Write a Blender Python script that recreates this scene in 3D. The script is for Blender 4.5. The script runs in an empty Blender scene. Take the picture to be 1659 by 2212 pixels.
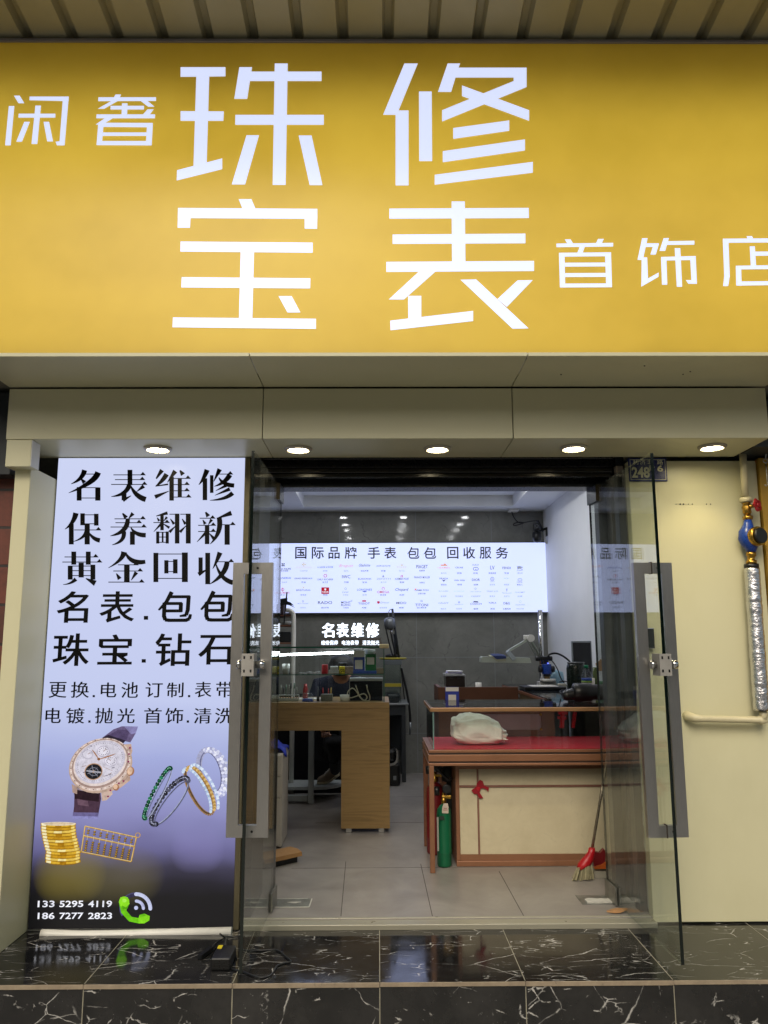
import bpy, bmesh, math, random
from mathutils import Vector, Matrix
random.seed(7)
sc = bpy.context.scene
COL = sc.collection
R = math.radians

# ---------------------------------------------------------------- camera, sky, sun, exposure
FP, PITCH, YAW, ROLL = 1704.0, 0.16454, 0.00782, -0.00375      # focal length in units of the 1659x2212 survey picture
CXP, CYP = 829.5, 1106.0
EYE = Vector((0, 0, 1.40))
_r = Vector((math.cos(YAW), -math.sin(YAW), 0)); _f = Vector((math.sin(YAW), math.cos(YAW), 0)); _z = Vector((0, 0, 1))
FWD = _f*math.cos(PITCH) + _z*math.sin(PITCH)
_u = -_f*math.sin(PITCH) + _z*math.cos(PITCH)
RT = _r*math.cos(ROLL) + _u*math.sin(ROLL)
UP = -_r*math.sin(ROLL) + _u*math.cos(ROLL)
cd = bpy.data.cameras.new('camera'); cam = bpy.data.objects.new('camera', cd); COL.objects.link(cam)
cam.matrix_world = Matrix(((RT.x, UP.x, -FWD.x, EYE.x), (RT.y, UP.y, -FWD.y, EYE.y), (RT.z, UP.z, -FWD.z, EYE.z), (0, 0, 0, 1)))
cd.sensor_fit = 'VERTICAL'; cd.sensor_height = 36; cd.sensor_width = 27
cd.lens = 36*FP/2212
cd.clip_start = 0.05; cd.clip_end = 400
sc.camera = cam

SUN_EL, SUN_AZ = R(40), R(192)          # overcast daylight coming down the street from behind the viewer
w = bpy.data.worlds.new("World"); sc.world = w; w.use_nodes = True
nt = w.node_tree
bg = nt.nodes['Background']; sky = nt.nodes.new('ShaderNodeTexSky')
sky.sky_type = 'NISHITA'; sky.sun_disc = False; sky.sun_elevation = SUN_EL; sky.sun_rotation = SUN_AZ
sky.air_density = 1.6; sky.dust_density = 4.0; sky.ozone_density = 1.0
nt.links.new(sky.outputs[0], bg.inputs[0]); bg.inputs[1].default_value = 0.125
sd = bpy.data.lights.new('sun', 'SUN'); sd.energy = 1.25; sd.angle = R(30); sd.color = (1.0, 0.96, 0.86)
sun = bpy.data.objects.new('sun', sd); COL.objects.link(sun)
_sdir = Vector((math.sin(SUN_AZ)*math.cos(SUN_EL), math.cos(SUN_AZ)*math.cos(SUN_EL), math.sin(SUN_EL)))
sun.rotation_euler = _sdir.to_track_quat('Z', 'Y').to_euler(); sun.location = (0, -6, 8)
sc.view_settings.view_transform = 'Standard'; sc.view_settings.look = 'None'
sc.view_settings.exposure = 0.0; sc.view_settings.gamma = 1.0
cy = sc.cycles
cy.max_bounces = 10; cy.diffuse_bounces = 4; cy.glossy_bounces = 5; cy.transparent_max_bounces = 32; cy.transmission_bounces = 6
cy.caustics_reflective = False; cy.caustics_refractive = False; cy.sample_clamp_indirect = 3.0
cy.use_denoising = True

# ---------------------------------------------------------------- survey: a pixel of the picture on a real plane
ZM = dict(A=(513, 945.1, .2441), B=(864, 945.1, .2441), C=(513, 1296.1, .2441), D=(864, 1296.1, .2441), E=(864, 1566.1, .293),
          F=(486, 1566.1, .2919), G=(1215.1, 1512.1, .3164), H=(1215.1, 945.1, .2808), I=(648, 1350.1, .16276), J=(1107.1, 1339.3, .14649),
          K=(0, 1728.1, .1953), L=(1242.1, 1782.1, .1953), M=(486, 1782.1, .1709), N=(0, 756.1, .2197), O=(1458.1, 756.1, .1952),
          P=(0, 918.1, 1/3), Q=(0, 1512.1, 1/3), U=(0, 0, .5), V=(829.5, 0, .5), W=(0, 432, .5), X=(829.5, 432, .5), S=(0, 0, 1))
def at(k, x, y, Y=None, Z=None, X=None):
    a, b, s = ZM[k]
    d = RT*(a+s*x-CXP) - UP*(b+s*y-CYP) + FWD*FP
    t = (Y-EYE.y)/d.y if Y is not None else ((Z-EYE.z)/d.z if Z is not None else (X-EYE.x)/d.x)
    return EYE + d*t

# ---------------------------------------------------------------- materials
def lin(c):
    return tuple((v/12.92 if v <= .04045 else ((v+.055)/1.055)**2.4) for v in c)
def hexc(h):
    return lin(tuple(int(h[i:i+2], 16)/255 for i in (0, 2, 4)))
MATS = {}
def new_mat(n):
    m = bpy.data.materials.new(n); m.use_nodes = True
    return m, m.node_tree, m.node_tree.nodes['Principled BSDF']
def N(nt, t, **k):
    n = nt.nodes.new(t)
    for a, v in k.items():
        if a.startswith('i_'):
            n.inputs[int(a[2:])].default_value = v
        else:
            setattr(n, a, v)
    return n
def ramp(nt, src, stops):
    r = nt.nodes.new('ShaderNodeValToRGB'); e = r.color_ramp.elements
    while len(e) < len(stops): e.new(0.5)
    for q, (p, c) in zip(e, stops):
        q.position = p; q.color = (*c, 1) if len(c) == 3 else c
    nt.links.new(src, r.inputs[0]); return r.outputs[0]
def coords(nt, scale=(1, 1, 1)):
    g = nt.nodes.new('ShaderNodeNewGeometry'); mp = nt.nodes.new('ShaderNodeMapping')
    mp.inputs['Scale'].default_value = scale
    nt.links.new(g.outputs['Position'], mp.inputs[0]); return mp.outputs[0]
def noise(nt, vec, scale, detail=4, rough=.55, dist=0):
    n = nt.nodes.new('ShaderNodeTexNoise'); n.inputs['Scale'].default_value = scale; n.inputs['Detail'].default_value = detail
    n.inputs['Roughness'].default_value = rough; n.inputs['Distortion'].default_value = dist
    nt.links.new(vec, n.inputs['Vector']); return n.outputs[0]
def mixc(nt, fac, a, b, mode='MIX'):
    m = nt.nodes.new('ShaderNodeMix'); m.data_type = 'RGBA'; m.blend_type = mode
    for s, v in ((m.inputs[0], fac), (m.inputs[6], a), (m.inputs[7], b)):
        if hasattr(v, 'links'): nt.links.new(v, s)
        else: s.default_value = v if not isinstance(v, tuple) else ((*v, 1) if len(v) == 3 else v)
    return m.outputs[2]
def math_(nt, op, a, b=None, c=None):
    m = nt.nodes.new('ShaderNodeMath'); m.operation = op
    for i, v in enumerate((a, b, c)):
        if v is None: continue
        if hasattr(v, 'links'): nt.links.new(v, m.inputs[i])
        else: m.inputs[i].default_value = v
    return m.outputs[0]
def bump(nt, h, b, strength=.1, dist=.01):
    n = nt.nodes.new('ShaderNodeBump'); n.inputs['Strength'].default_value = strength; n.inputs['Distance'].default_value = dist
    nt.links.new(h, n.inputs['Height']); nt.links.new(n.outputs[0], b.inputs['Normal'])
def pm(name, col, rough=.5, metal=0, var=.12, scale=6, bmp=.04, spec=.5, stretch=(1, 1, 1), coat=0):
    """everyday paint, plastic, cloth or metal: colour with worn, uneven variation and a fine bump"""
    if name in MATS: return MATS[name]
    m, nt, b = new_mat(name)
    c = hexc(col) if isinstance(col, str) else col
    v = coords(nt, stretch)
    n1 = noise(nt, v, scale, 5, .6)
    lo = tuple(x*(1-var) for x in c); hi = tuple(min(1, x*(1+var)) for x in c)
    nt.links.new(ramp(nt, n1, ((.3, lo), (.7, hi))), b.inputs['Base Color'])
    n2 = noise(nt, v, scale*9, 3)
    nt.links.new(ramp(nt, n2, ((.2, (max(.02, rough-.08),)*3), (.8, (min(1, rough+.08),)*3))), b.inputs['Roughness'])
    b.inputs['Metallic'].default_value = metal; b.inputs['Specular IOR Level'].default_value = spec
    b.inputs['Coat Weight'].default_value = coat
    if bmp: bump(nt, n2, b, bmp, .004)
    MATS[name] = m; return m
def em(name, col, k=1.0):
    if name in MATS: return MATS[name]
    m, nt, b = new_mat(name); c = hexc(col) if isinstance(col, str) else col
    b.inputs['Base Color'].default_value = (*[x*.5 for x in c], 1); b.inputs['Roughness'].default_value = .3
    b.inputs['Emission Color'].default_value = (*c, 1); b.inputs['Emission Strength'].default_value = k
    MATS[name] = m; return m
def pr(h, k=.92):                        # backlit print ink with the slight grain of a printed photograph
    n = 'backlit_ink_'+h
    if n in MATS: return MATS[n]
    m, nt, b = new_mat(n); c = hexc(h)
    nz = noise(nt, coords(nt), 55, 4, .65)
    nt.links.new(ramp(nt, nz, ((.3, tuple(x*.72 for x in c)), (.5, c), (.72, tuple(min(1, x*1.22) for x in c)))), b.inputs['Emission Color'])
    b.inputs['Base Color'].default_value = (*[x*.05 for x in c], 1); b.inputs['Roughness'].default_value = .4; b.inputs['Specular IOR Level'].default_value = .1
    b.inputs['Emission Strength'].default_value = k; MATS[n] = m; return m
def glassm(name, tint, ior=1.5, smudge=0.0, rough=0.0):
    """sheet glass: clear with Fresnel reflection on both faces"""
    m, nt, b = new_mat(name); nt.nodes.remove(b); out = nt.nodes['Material Output']
    g = nt.nodes.new('ShaderNodeNewGeometry')
    i = math_(nt, 'MULTIPLY_ADD', g.outputs['Backfacing'], (1/ior-ior), ior)
    fr = nt.nodes.new('ShaderNodeFresnel'); nt.links.new(i, fr.inputs[0])
    tr = nt.nodes.new('ShaderNodeBsdfTransparent'); tr.inputs[0].default_value = (*tint, 1)
    gl = nt.nodes.new('ShaderNodeBsdfGlossy'); gl.inputs['Roughness'].default_value = rough
    mx = nt.nodes.new('ShaderNodeMixShader')
    nt.links.new(fr.outputs[0], mx.inputs[0]); nt.links.new(tr.outputs[0], mx.inputs[1]); nt.links.new(gl.outputs[0], mx.inputs[2])
    last = mx
    if smudge:
        df = nt.nodes.new('ShaderNodeBsdfDiffuse'); df.inputs[0].default_value = (.6, .62, .6, 1)
        v = coords(nt, (3, 3, .6)); n = noise(nt, v, 2.5, 6, .65)
        f = ramp(nt, n, ((.45, (0, 0, 0)), (.8, (smudge,)*3)))
        m2 = nt.nodes.new('ShaderNodeMixShader'); nt.links.new(f, m2.inputs[0])
        nt.links.new(mx.outputs[0], m2.inputs[1]); nt.links.new(df.outputs[0], m2.inputs[2]); last = m2
    nt.links.new(last.outputs[0], out.inputs[0]); MATS[name] = m; return m

def marble():
    m, nt, b = new_mat('black_marble')
    g = nt.nodes.new('ShaderNodeNewGeometry'); sx = nt.nodes.new('ShaderNodeSeparateXYZ'); nt.links.new(g.outputs['Position'], sx.inputs[0])
    idx = math_(nt, 'FLOOR', math_(nt, 'DIVIDE', math_(nt, 'ADD', sx.outputs[0], 6.925), .63))
    isr = math_(nt, 'LESS_THAN', sx.outputs[2], -.0455)
    off = nt.nodes.new('ShaderNodeCombineXYZ')
    nt.links.new(math_(nt, 'MULTIPLY', idx, 3.7), off.inputs[1]); nt.links.new(math_(nt, 'MULTIPLY', isr, 13.1), off.inputs[0])
    nt.links.new(math_(nt, 'MULTIPLY', idx, 1.9), off.inputs[2])
    ad = nt.nodes.new('ShaderNodeVectorMath'); ad.operation = 'ADD'; nt.links.new(g.outputs['Position'], ad.inputs[0]); nt.links.new(off.outputs[0], ad.inputs[1])
    P = ad.outputs[0]
    def warp(vec, scale, amt):
        n = nt.nodes.new('ShaderNodeTexNoise'); n.inputs['Scale'].default_value = scale; n.inputs['Detail'].default_value = 5; nt.links.new(vec, n.inputs['Vector'])
        s = nt.nodes.new('ShaderNodeVectorMath'); s.operation = 'MULTIPLY_ADD'; s.inputs[1].default_value = (amt,)*3
        nt.links.new(n.outputs['Color'], s.inputs[0]); nt.links.new(vec, s.inputs[2]); return s.outputs[0]
    def veins(scale, amt, wid, ang, msc, lo, hi, st):
        mp = nt.nodes.new('ShaderNodeMapping'); mp.inputs['Rotation'].default_value = (0, 0, ang); mp.inputs['Scale'].default_value = st
        nt.links.new(warp(P, 5, amt), mp.inputs[0])
        vo = nt.nodes.new('ShaderNodeTexVoronoi'); vo.feature = 'DISTANCE_TO_EDGE'; vo.inputs['Scale'].default_value = scale
        nt.links.new(mp.outputs[0], vo.inputs['Vector'])
        rag = ramp(nt, noise(nt, P, msc*7, 4, .7), ((.30, (.04,)*3), (.72, (1, 1, 1))))
        q = math_(nt, 'DIVIDE', vo.outputs['Distance'], math_(nt, 'MULTIPLY', rag, wid))
        line = ramp(nt, q, ((0, (1, 1, 1)), (.5, (.75,)*3), (1, (0, 0, 0))))
        mk = ramp(nt, noise(nt, P, msc, 5, .62), ((lo, (0, 0, 0)), (hi, (1, 1, 1))))
        return mixc(nt, 1.0, line, mk, 'MULTIPLY')
    a = veins(2.4, .08, .016, .6, 3.2, .50, .60, (1, 2.2, 1.2))
    c = veins(5.0, .07, .020, -.5, 5, .52, .60, (.8, 2.8, 1.1))
    d = veins(15, .06, .075, .3, 7, .58, .62, (.6, 2.2, 1))
    s = mixc(nt, 1.0, mixc(nt, 1.0, a, c, 'LIGHTEN'), d, 'LIGHTEN')
    fl = ramp(nt, noise(nt, P, 70, 3, .6), ((.70, (0, 0, 0)), (.74, (.7,)*3)))
    s = mixc(nt, 1.0, s, mixc(nt, 1.0, fl, ramp(nt, noise(nt, P, 4, 4), ((.5, (0, 0, 0)), (.62, (1, 1, 1)))), 'MULTIPLY'), 'LIGHTEN')
    cloud = ramp(nt, noise(nt, P, 3, 6, .7), ((.35, (.006, .0063, .0066)), (.75, (.026, .025, .0245))))
    cloud = mixc(nt, ramp(nt, noise(nt, g.outputs['Position'], 2.3, 6, .7), ((.5, (0, 0, 0)), (.8, (.35,)*3))), cloud, (.075, .072, .066))
    nt.links.new(mixc(nt, s, cloud, (.50, .485, .45)), b.inputs['Base Color'])
    nt.links.new(ramp(nt, noise(nt, P, 9, 5), ((.3, (.03,)*3), (.75, (.17,)*3))), b.inputs['Roughness'])
    b.inputs['Specular IOR Level'].default_value = .5
    MATS['marble'] = m; return m
def wood(name, c1, c2, along='x', scale=1.0, rough=.45):
    if name in MATS: return MATS[name]
    m, nt, b = new_mat(name)
    st = {'x': (.9, 14, 14), 'z': (14, 14, .9), 'y': (14, .9, 14)}[along]
    v = coords(nt, tuple(q*scale for q in st))
    n1 = noise(nt, v, 2.2, 7, .62, .8); n2 = noise(nt, v, 9, 3)
    c = ramp(nt, n1, ((.28, hexc(c1)), (.5, hexc(c2)), (.72, hexc(c1))))
    c = mixc(nt, ramp(nt, n2, ((.35, (0, 0, 0)), (.8, (.28,)*3))), c, hexc(c1))
    nt.links.new(c, b.inputs['Base Color']); b.inputs['Roughness'].default_value = rough
    bump(nt, n1, b, .05, .003); MATS[name] = m; return m
def stone(name, lo, hi, rough, sc1=2.2, cracks=.35, bmp=.05):
    if name in MATS: return MATS[name]
    m, nt, b = new_mat(name); v = coords(nt)
    n1 = noise(nt, v, sc1, 8, .68, .6); n2 = noise(nt, v, sc1*4, 6, .7)
    c = ramp(nt, n1, ((.3, hexc(lo)), (.7, hexc(hi))))
    vo = nt.nodes.new('ShaderNodeTexVoronoi'); vo.feature = 'DISTANCE_TO_EDGE'; vo.inputs['Scale'].default_value = 2.6
    wv = nt.nodes.new('ShaderNodeVectorMath'); wv.operation = 'MULTIPLY_ADD'; wv.inputs[1].default_value = (.5,)*3
    nn = nt.nodes.new('ShaderNodeTexNoise'); nn.inputs['Scale'].default_value = 4; nn.inputs['Detail'].default_value = 6; nt.links.new(v, nn.inputs['Vector'])
    nt.links.new(nn.outputs['Color'], wv.inputs[0]); nt.links.new(v, wv.inputs[2]); nt.links.new(wv.outputs[0], vo.inputs['Vector'])
    ck = mixc(nt, 1.0, ramp(nt, vo.outputs['Distance'], ((0, (1, 1, 1)), (.03, (0, 0, 0)))), ramp(nt, n2, ((.5, (0, 0, 0)), (.62, (cracks,)*3))), 'MULTIPLY')
    c = mixc(nt, ck, c, tuple(x*.35 for x in hexc(lo)))
    c = mixc(nt, .35, c, ramp(nt, n2, ((.25, hexc(lo)), (.75, hexc(hi)))))
    b.inputs['Specular IOR Level'].default_value = .3 if rough < .1 else .5
    nt.links.new(c, b.inputs['Base Color'])
    nt.links.new(ramp(nt, n2, ((.3, (max(rough-.06, .02),)*3), (.8, (rough+.1,)*3))), b.inputs['Roughness'])
    if bmp: bump(nt, n2, b, bmp, .003)
    MATS[name] = m; return m
def steel():
    m, nt, b = new_mat('brushed_steel'); v = coords(nt, (300, 300, 6)); n = noise(nt, v, 4, 3, .5)
    nt.links.new(ramp(nt, n, ((.3, (.36, .35, .335)), (.7, (.43, .42, .40)))), b.inputs['Base Color'])
    b.inputs['Metallic'].default_value = 1; nt.links.new(ramp(nt, n, ((.2, (.28,)*3), (.8, (.42,)*3))), b.inputs['Roughness'])
    MATS['steel'] = m; return m
def foil():
    m, nt, b = new_mat('crinkled_foil'); v = coords(nt, (1, 1, 1))
    b.inputs['Base Color'].default_value = (.66, .66, .69, 1); b.inputs['Metallic'].default_value = 1; b.inputs['Roughness'].default_value = .27
    n = noise(nt, v, 13, 3, .5, .8); n2 = noise(nt, coords(nt, (14, 14, 34)), 1.0, 4, .6, 1.5)
    bump(nt, math_(nt, 'ADD', n, n2), b, .55, .012); MATS['foil'] = m; return m
def brick():
    m, nt, b = new_mat('old_red_brick')
    mp = nt.nodes.new('ShaderNodeMapping'); g = nt.nodes.new('ShaderNodeNewGeometry'); mp.inputs['Rotation'].default_value = (R(90), 0, 0)
    nt.links.new(g.outputs['Position'], mp.inputs[0])
    bt = nt.nodes.new('ShaderNodeTexBrick'); nt.links.new(mp.outputs[0], bt.inputs['Vector'])
    for k, v in (('Scale', 1.0), ('Brick Width', .42), ('Row Height', .2), ('Mortar Size', .008), ('Mortar Smooth', .2)): bt.inputs[k].default_value = v
    bt.inputs['Color1'].default_value = (*hexc('6b3526'), 1); bt.inputs['Color2'].default_value = (*hexc('4d2a20'), 1); bt.inputs['Mortar'].default_value = (*hexc('2b2422'), 1)
    n = noise(nt, g.outputs['Position'], 9, 6, .7)
    nt.links.new(mixc(nt, ramp(nt, n, ((.4, (0, 0, 0)), (.75, (.6,)*3))), bt.outputs['Color'], hexc('1d1715')), b.inputs['Base Color'])
    b.inputs['Roughness'].default_value = .6; bump(nt, bt.outputs['Fac'], b, .4, -.01); MATS['brick'] = m; return m
def wallpaint(name, base, dark, rough=.35):
    """metal cladding painted cream: faint vertical dirt runs and smears"""
    m, nt, b = new_mat(name); v = coords(nt, (1, 1, .6)); n = noise(nt, v, 2.2, 6, .65); n2 = noise(nt, coords(nt), 1.1, 3)
    c = mixc(nt, ramp(nt, n, ((.5, (0, 0, 0)), (.85, (.45,)*3))), hexc(base), hexc(dark))
    c = mixc(nt, ramp(nt, noise(nt, coords(nt, (1, 1, .5)), 11, 6, .75), ((.66, (0, 0, 0)), (.78, (.25,)*3))), c, tuple(x*.6 for x in hexc(dark)))
    c = mixc(nt, ramp(nt, n2, ((.4, (0, 0, 0)), (.8, (.2,)*3))), c, hexc(dark))
    nt.links.new(c, b.inputs['Base Color']); b.inputs['Roughness'].default_value = rough
    bump(nt, noise(nt, coords(nt), 2.0, 2), b, .04, .05); MATS[name] = m; return m
def panel_print():
    """the poster's own printed backdrop, pale lilac running to black at its foot, lit from behind"""
    m, nt, b = new_mat('poster_print'); g = nt.nodes.new('ShaderNodeNewGeometry'); s = nt.nodes.new('ShaderNodeSeparateXYZ'); nt.links.new(g.outputs['Position'], s.inputs[0])
    t = math_(nt, 'DIVIDE', math_(nt, 'ADD', s.outputs[2], 0.02), 2.46)
    n = noise(nt, coords(nt, (1.2, 1, 2.5)), 1.8, 2)
    t = math_(nt, 'MULTIPLY_ADD', math_(nt, 'SUBTRACT', n, .5), .06, t)
    c = ramp(nt, t, ((0, hexc('060608')), (.06, hexc('0a0a0e')), (.085, hexc('1c1a26')), (.115, hexc('3c3950')), (.155, hexc('6a6796')), (.22, hexc('8f8fc4')), (.33, hexc('a7b0e2')), (.45, hexc('c8d1f6')), (1, hexc('d4dcfc'))))
    for cx_, cz_, rx_, rz_, colr, k_ in ((-1.575, .245, .19, .15, '8a7a2c', .55), (-1.33, .235, .24, .15, '6d6436', .45), (-.93, .36, .14, .12, '8c86c0', .35)):
        dx = math_(nt, 'DIVIDE', math_(nt, 'SUBTRACT', s.outputs[0], cx_), rx_); dz = math_(nt, 'DIVIDE', math_(nt, 'SUBTRACT', s.outputs[2], cz_), rz_)
        d2 = math_(nt, 'ADD', math_(nt, 'POWER', math_(nt, 'ABSOLUTE', dx), 3.0), math_(nt, 'POWER', math_(nt, 'ABSOLUTE', dz), 2.2))
        c = mixc(nt, ramp(nt, d2, ((0, (k_,)*3), (1, (0, 0, 0)))), c, hexc(colr))
    b.inputs['Base Color'].default_value = (.02, .02, .022, 1); b.inputs['Roughness'].default_value = .3; b.inputs['Specular IOR Level'].default_value = .08
    nt.links.new(c, b.inputs['Emission Color']); b.inputs['Emission Strength'].default_value = .92; MATS['poster'] = m; return m
def sign_face():
    m, nt, b = new_mat('yellow_translucent_acrylic'); nt.nodes.remove(b); out = nt.nodes['Material Output']
    n = noise(nt, coords(nt), 1.3, 4, .6)
    c = ramp(nt, n, ((.3, (.64, .452, .047)), (.5, (.715, .508, .06)), (.7, (.765, .555, .07))))  # mottled tint paints in the uneven glow of the LEDs behind
    tl = nt.nodes.new('ShaderNodeBsdfTranslucent'); df = nt.nodes.new('ShaderNodeBsdfDiffuse'); gl = nt.nodes.new('ShaderNodeBsdfGlossy'); gl.inputs['Roughness'].default_value = .3
    nt.links.new(c, tl.inputs[0]); nt.links.new(c, df.inputs[0])
    a = nt.nodes.new('ShaderNodeMixShader'); a.inputs[0].default_value = .3; nt.links.new(tl.outputs[0], a.inputs[1]); nt.links.new(df.outputs[0], a.inputs[2])
    e = nt.nodes.new('ShaderNodeMixShader'); e.inputs[0].default_value = .03; nt.links.new(a.outputs[0], e.inputs[1]); nt.links.new(gl.outputs[0], e.inputs[2])
    nt.links.new(e.outputs[0], out.inputs[0]); MATS['sign_face'] = m; return m

M_MARBLE = marble(); M_STEEL = steel(); M_FOIL = foil(); M_BRICK = brick(); M_POSTER = panel_print(); M_SIGN = sign_face()
M_CREAM = wallpaint('cream_cladding', 'd3ceaa', 'c2bc95', .38)
M_FASCIA = wallpaint('olive_cream_cladding', 'cdc9a8', 'bdb998', .33)
M_CANOPY = wallpaint('canopy_sheet_paint', 'aaa384', '8b8468', .5)
M_DOORGLASS = glassm('door_glass', (.92, .95, .93), 1.5, .08)
M_CLEAR = glassm('showcase_glass', (.95, .975, .96), 1.5, .015)
M_EDGE = pm('glass_edge', '05100c', .15, 0, .2, 12, 0)
M_GEDGE = pm('green_glass_edge', '2c5a48', .15, 0, .2, 12, 0)
M_WHITEW = pm('white_emulsion', 'edeff0', .6, 0, .04, 2.5, .03)
M_TILE = stone('dark_slate_tile', '696a64', '92928b', .05, 1.8, .8, 0)
M_FLOOR = stone('grey_vinyl_floor', '75706c', '9c9791', .36, 2.6, .12, .02)
M_CONC = stone('raw_concrete', '6a675d', '8b8676', .8, 6, .5, .3)
M_BLACK = pm('black_paint', '0b0b0b', .3, 0, .3, 9, .06)
M_BLKPL = pm('black_plastic', '101112', .38, 0, .2, 12)
M_DKGREY = pm('dark_grey_metal', '2f3336', .45, .2, .2, 8)
M_WHITEPL = pm('white_plastic', 'd9d7cf', .4, 0, .06, 8)
M_OAK = wood('oak_veneer', '7c633b', '967a4c', 'x', 1.0, .42)
M_BROWN = wood('brown_laminate', '6b4431', '7d523a', 'x', .6, .4)
M_BRASS = pm('brass', 'b08a3e', .3, 1, .15, 20)
M_CHROME = pm('chrome', 'c9c9c9', .12, 1, .05, 20, 0)
M_ALU = pm('aluminium_profile', 'a9a9a6', .32, .9, .08, 9)
M_RED = pm('red_plastic', 'a5131d', .35, 0, .15, 9)
M_PVC = pm('cream_pvc_pipe', 'c9bf9c', .4, 0, .08, 9)
M_BLUE = pm('blue_paint', '1b3f94', .3, 0, .15, 14)

# ---------------------------------------------------------------- mesh builder
class MB:
    """collects shapes in world coordinates, builds ONE mesh object"""
    def __init__(s): s.v = []; s.f = []; s.m = []; s.sm = []
    def add(s, vs, fs, mi=0, smooth=False):
        o = len(s.v); s.v += [tuple(q) for q in vs]
        for f in fs: s.f.append([i+o for i in f]); s.m.append(mi); s.sm.append(smooth)
        return s
    def box(s, x0, x1, y0, y1, z0, z1, bev=0, mi=0, rot=0, piv=None):
        bm = bmesh.new(); bmesh.ops.create_cube(bm, size=1)
        for q in bm.verts: q.co = ((x0+x1)/2+q.co.x*(x1-x0), (y0+y1)/2+q.co.y*(y1-y0), (z0+z1)/2+q.co.z*(z1-z0))
        if bev: bmesh.ops.bevel(bm, geom=bm.edges[:], offset=bev, segments=2, profile=.5, affect='EDGES')
        if rot:
            p = Vector(piv or ((x0+x1)/2, (y0+y1)/2, 0)); bmesh.ops.rotate(bm, verts=bm.verts, cent=p, matrix=Matrix.Rotation(rot, 3, 'Z'))
        bm.verts.index_update()
        s.add([q.co[:] for q in bm.verts], [[q.index for q in f.verts] for f in bm.faces], mi); bm.free(); return s
    def bar(s, a, b, w, h, mi=0, up=(0, 0, 1), bev=0):
        """square bar from a to b"""
        a, b = Vector(a), Vector(b); d = (b-a).normalized(); u = Vector(up)
        if abs(d.dot(u)) > .98: u = Vector((0, 1, 0))
        x = d.cross(u).normalized(); u = x.cross(d)
        vs = [p + x*i*w/2 + u*j*h/2 for p in (a, b) for i, j in ((-1, -1), (1, -1), (1, 1), (-1, 1))]
        return s.add(vs, [(3, 2, 1, 0), (4, 5, 6, 7), (0, 1, 5, 4), (1, 2, 6, 5), (2, 3, 7, 6), (3, 0, 4, 7)], mi)
    def tube(s, pts, r, n=10, mi=0, caps=True):
        pts = [Vector(p) for p in pts]; L = len(pts)
        rs = r if isinstance(r, (list, tuple)) else [r]*L
        ring = []; ref = Vector((.13, .31, .94)).normalized()
        for i, p in enumerate(pts):
            d = (pts[min(i+1, L-1)]-pts[max(i-1, 0)]).normalized()
            x = d.cross(ref); x = x.normalized() if x.length > 1e-4 else d.orthogonal().normalized()
            y = d.cross(x); ref2 = y
            ring += [p + (x*math.cos(2*math.pi*k/n)+y*math.sin(2*math.pi*k/n))*rs[i] for k in range(n)]
        fs = [(i*n+k, i*n+(k+1) % n, (i+1)*n+(k+1) % n, (i+1)*n+k) for i in range(L-1) for k in range(n)]
        s.add(ring, fs, mi, True)
        if caps:
            s.add(ring[:n][::-1], [list(range(n))], mi); s.add(ring[-n:], [list(range(n))], mi)
        return s
    def lathe(s, c, prof, n=24, mi=0, axis='z', tilt=None):
        """prof: (radius, height) pairs; c: base point"""
        c = Vector(c); vs = []
        for r, h in prof:
            for k in range(n):
                a = 2*math.pi*k/n; q = Vector((r*math.cos(a), r*math.sin(a), h))
                if axis == 'y': q = Vector((q.x, -q.z, q.y))
                elif axis == 'x': q = Vector((q.z, q.x, q.y))
                if tilt is not None: q = tilt @ q
                vs.append(c+q)
        L = len(prof); fs = [(i*n+k, i*n+(k+1) % n, (i+1)*n+(k+1) % n, (i+1)*n+k) for i in range(L-1) for k in range(n)]
        s.add(vs, fs, mi, True)
        s.add(vs[:n], [list(range(n))[::-1]], mi); s.add(vs[-n:], [list(range(n))], mi); return s
    def poly(s, pts, mi=0):
        return s.add(pts, [list(range(len(pts)))], mi)
    def prism(s, pts, d, mi=0):
        """polygon swept along vector d"""
        n = len(pts); pts = [Vector(p) for p in pts]; d = Vector(d)
        vs = pts+[p+d for p in pts]
        return s.add(vs, [list(range(n))[::-1], list(range(n, 2*n))]+[(i, (i+1) % n, n+(i+1) % n, n+i) for i in range(n)], mi)
    def build(s, name, mats, parent=None, bevel=0):
        me = bpy.data.meshes.new(name); base = Vector(parent_loc(parent))
        me.from_pydata([Vector(v)-base for v in s.v], [], s.f)
        mats = mats if isinstance(mats, (list, tuple)) else [mats]
        for q in mats: me.materials.append(q)
        me.polygons.foreach_set('material_index', s.m); me.polygons.foreach_set('use_smooth', s.sm)
        bm = bmesh.new(); bm.from_mesh(me); bmesh.ops.remove_doubles(bm, verts=bm.verts, dist=1e-6)
        if s.fixn: bmesh.ops.recalc_face_normals(bm, faces=bm.faces)
        bm.to_mesh(me); bm.free(); me.update()
        o = bpy.data.objects.new(name, me); COL.objects.link(o)
        if parent is not None: o.parent = parent
        return o
    fixn = True
def parent_loc(p):
    v = Vector((0, 0, 0))
    while p is not None: v = v+p.location; p = p.parent
    return v
def flat():
    b = MB(); b.fixn = False; return b
def tag(o, label, cat, group=None, kind=None):
    o['label'] = label; o['category'] = cat
    if group: o['group'] = group
    if kind: o['kind'] = kind
    return o
def thing(name, label, cat, loc=(0, 0, 0), group=None):
    o = bpy.data.objects.new(name, None); COL.objects.link(o); o.location = loc; o.empty_display_size = .05
    return tag(o, label, cat, group)
def structure(o):
    o['kind'] = 'structure'; return o
def shift(o, d):
    o.location = Vector(o.location)+Vector(d)
def copy_tree(o, parent=None):
    c = o.copy(); COL.objects.link(c)
    if parent is not None: c.parent = parent
    for ch in list(o.children): copy_tree(ch, c)
    return c

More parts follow.
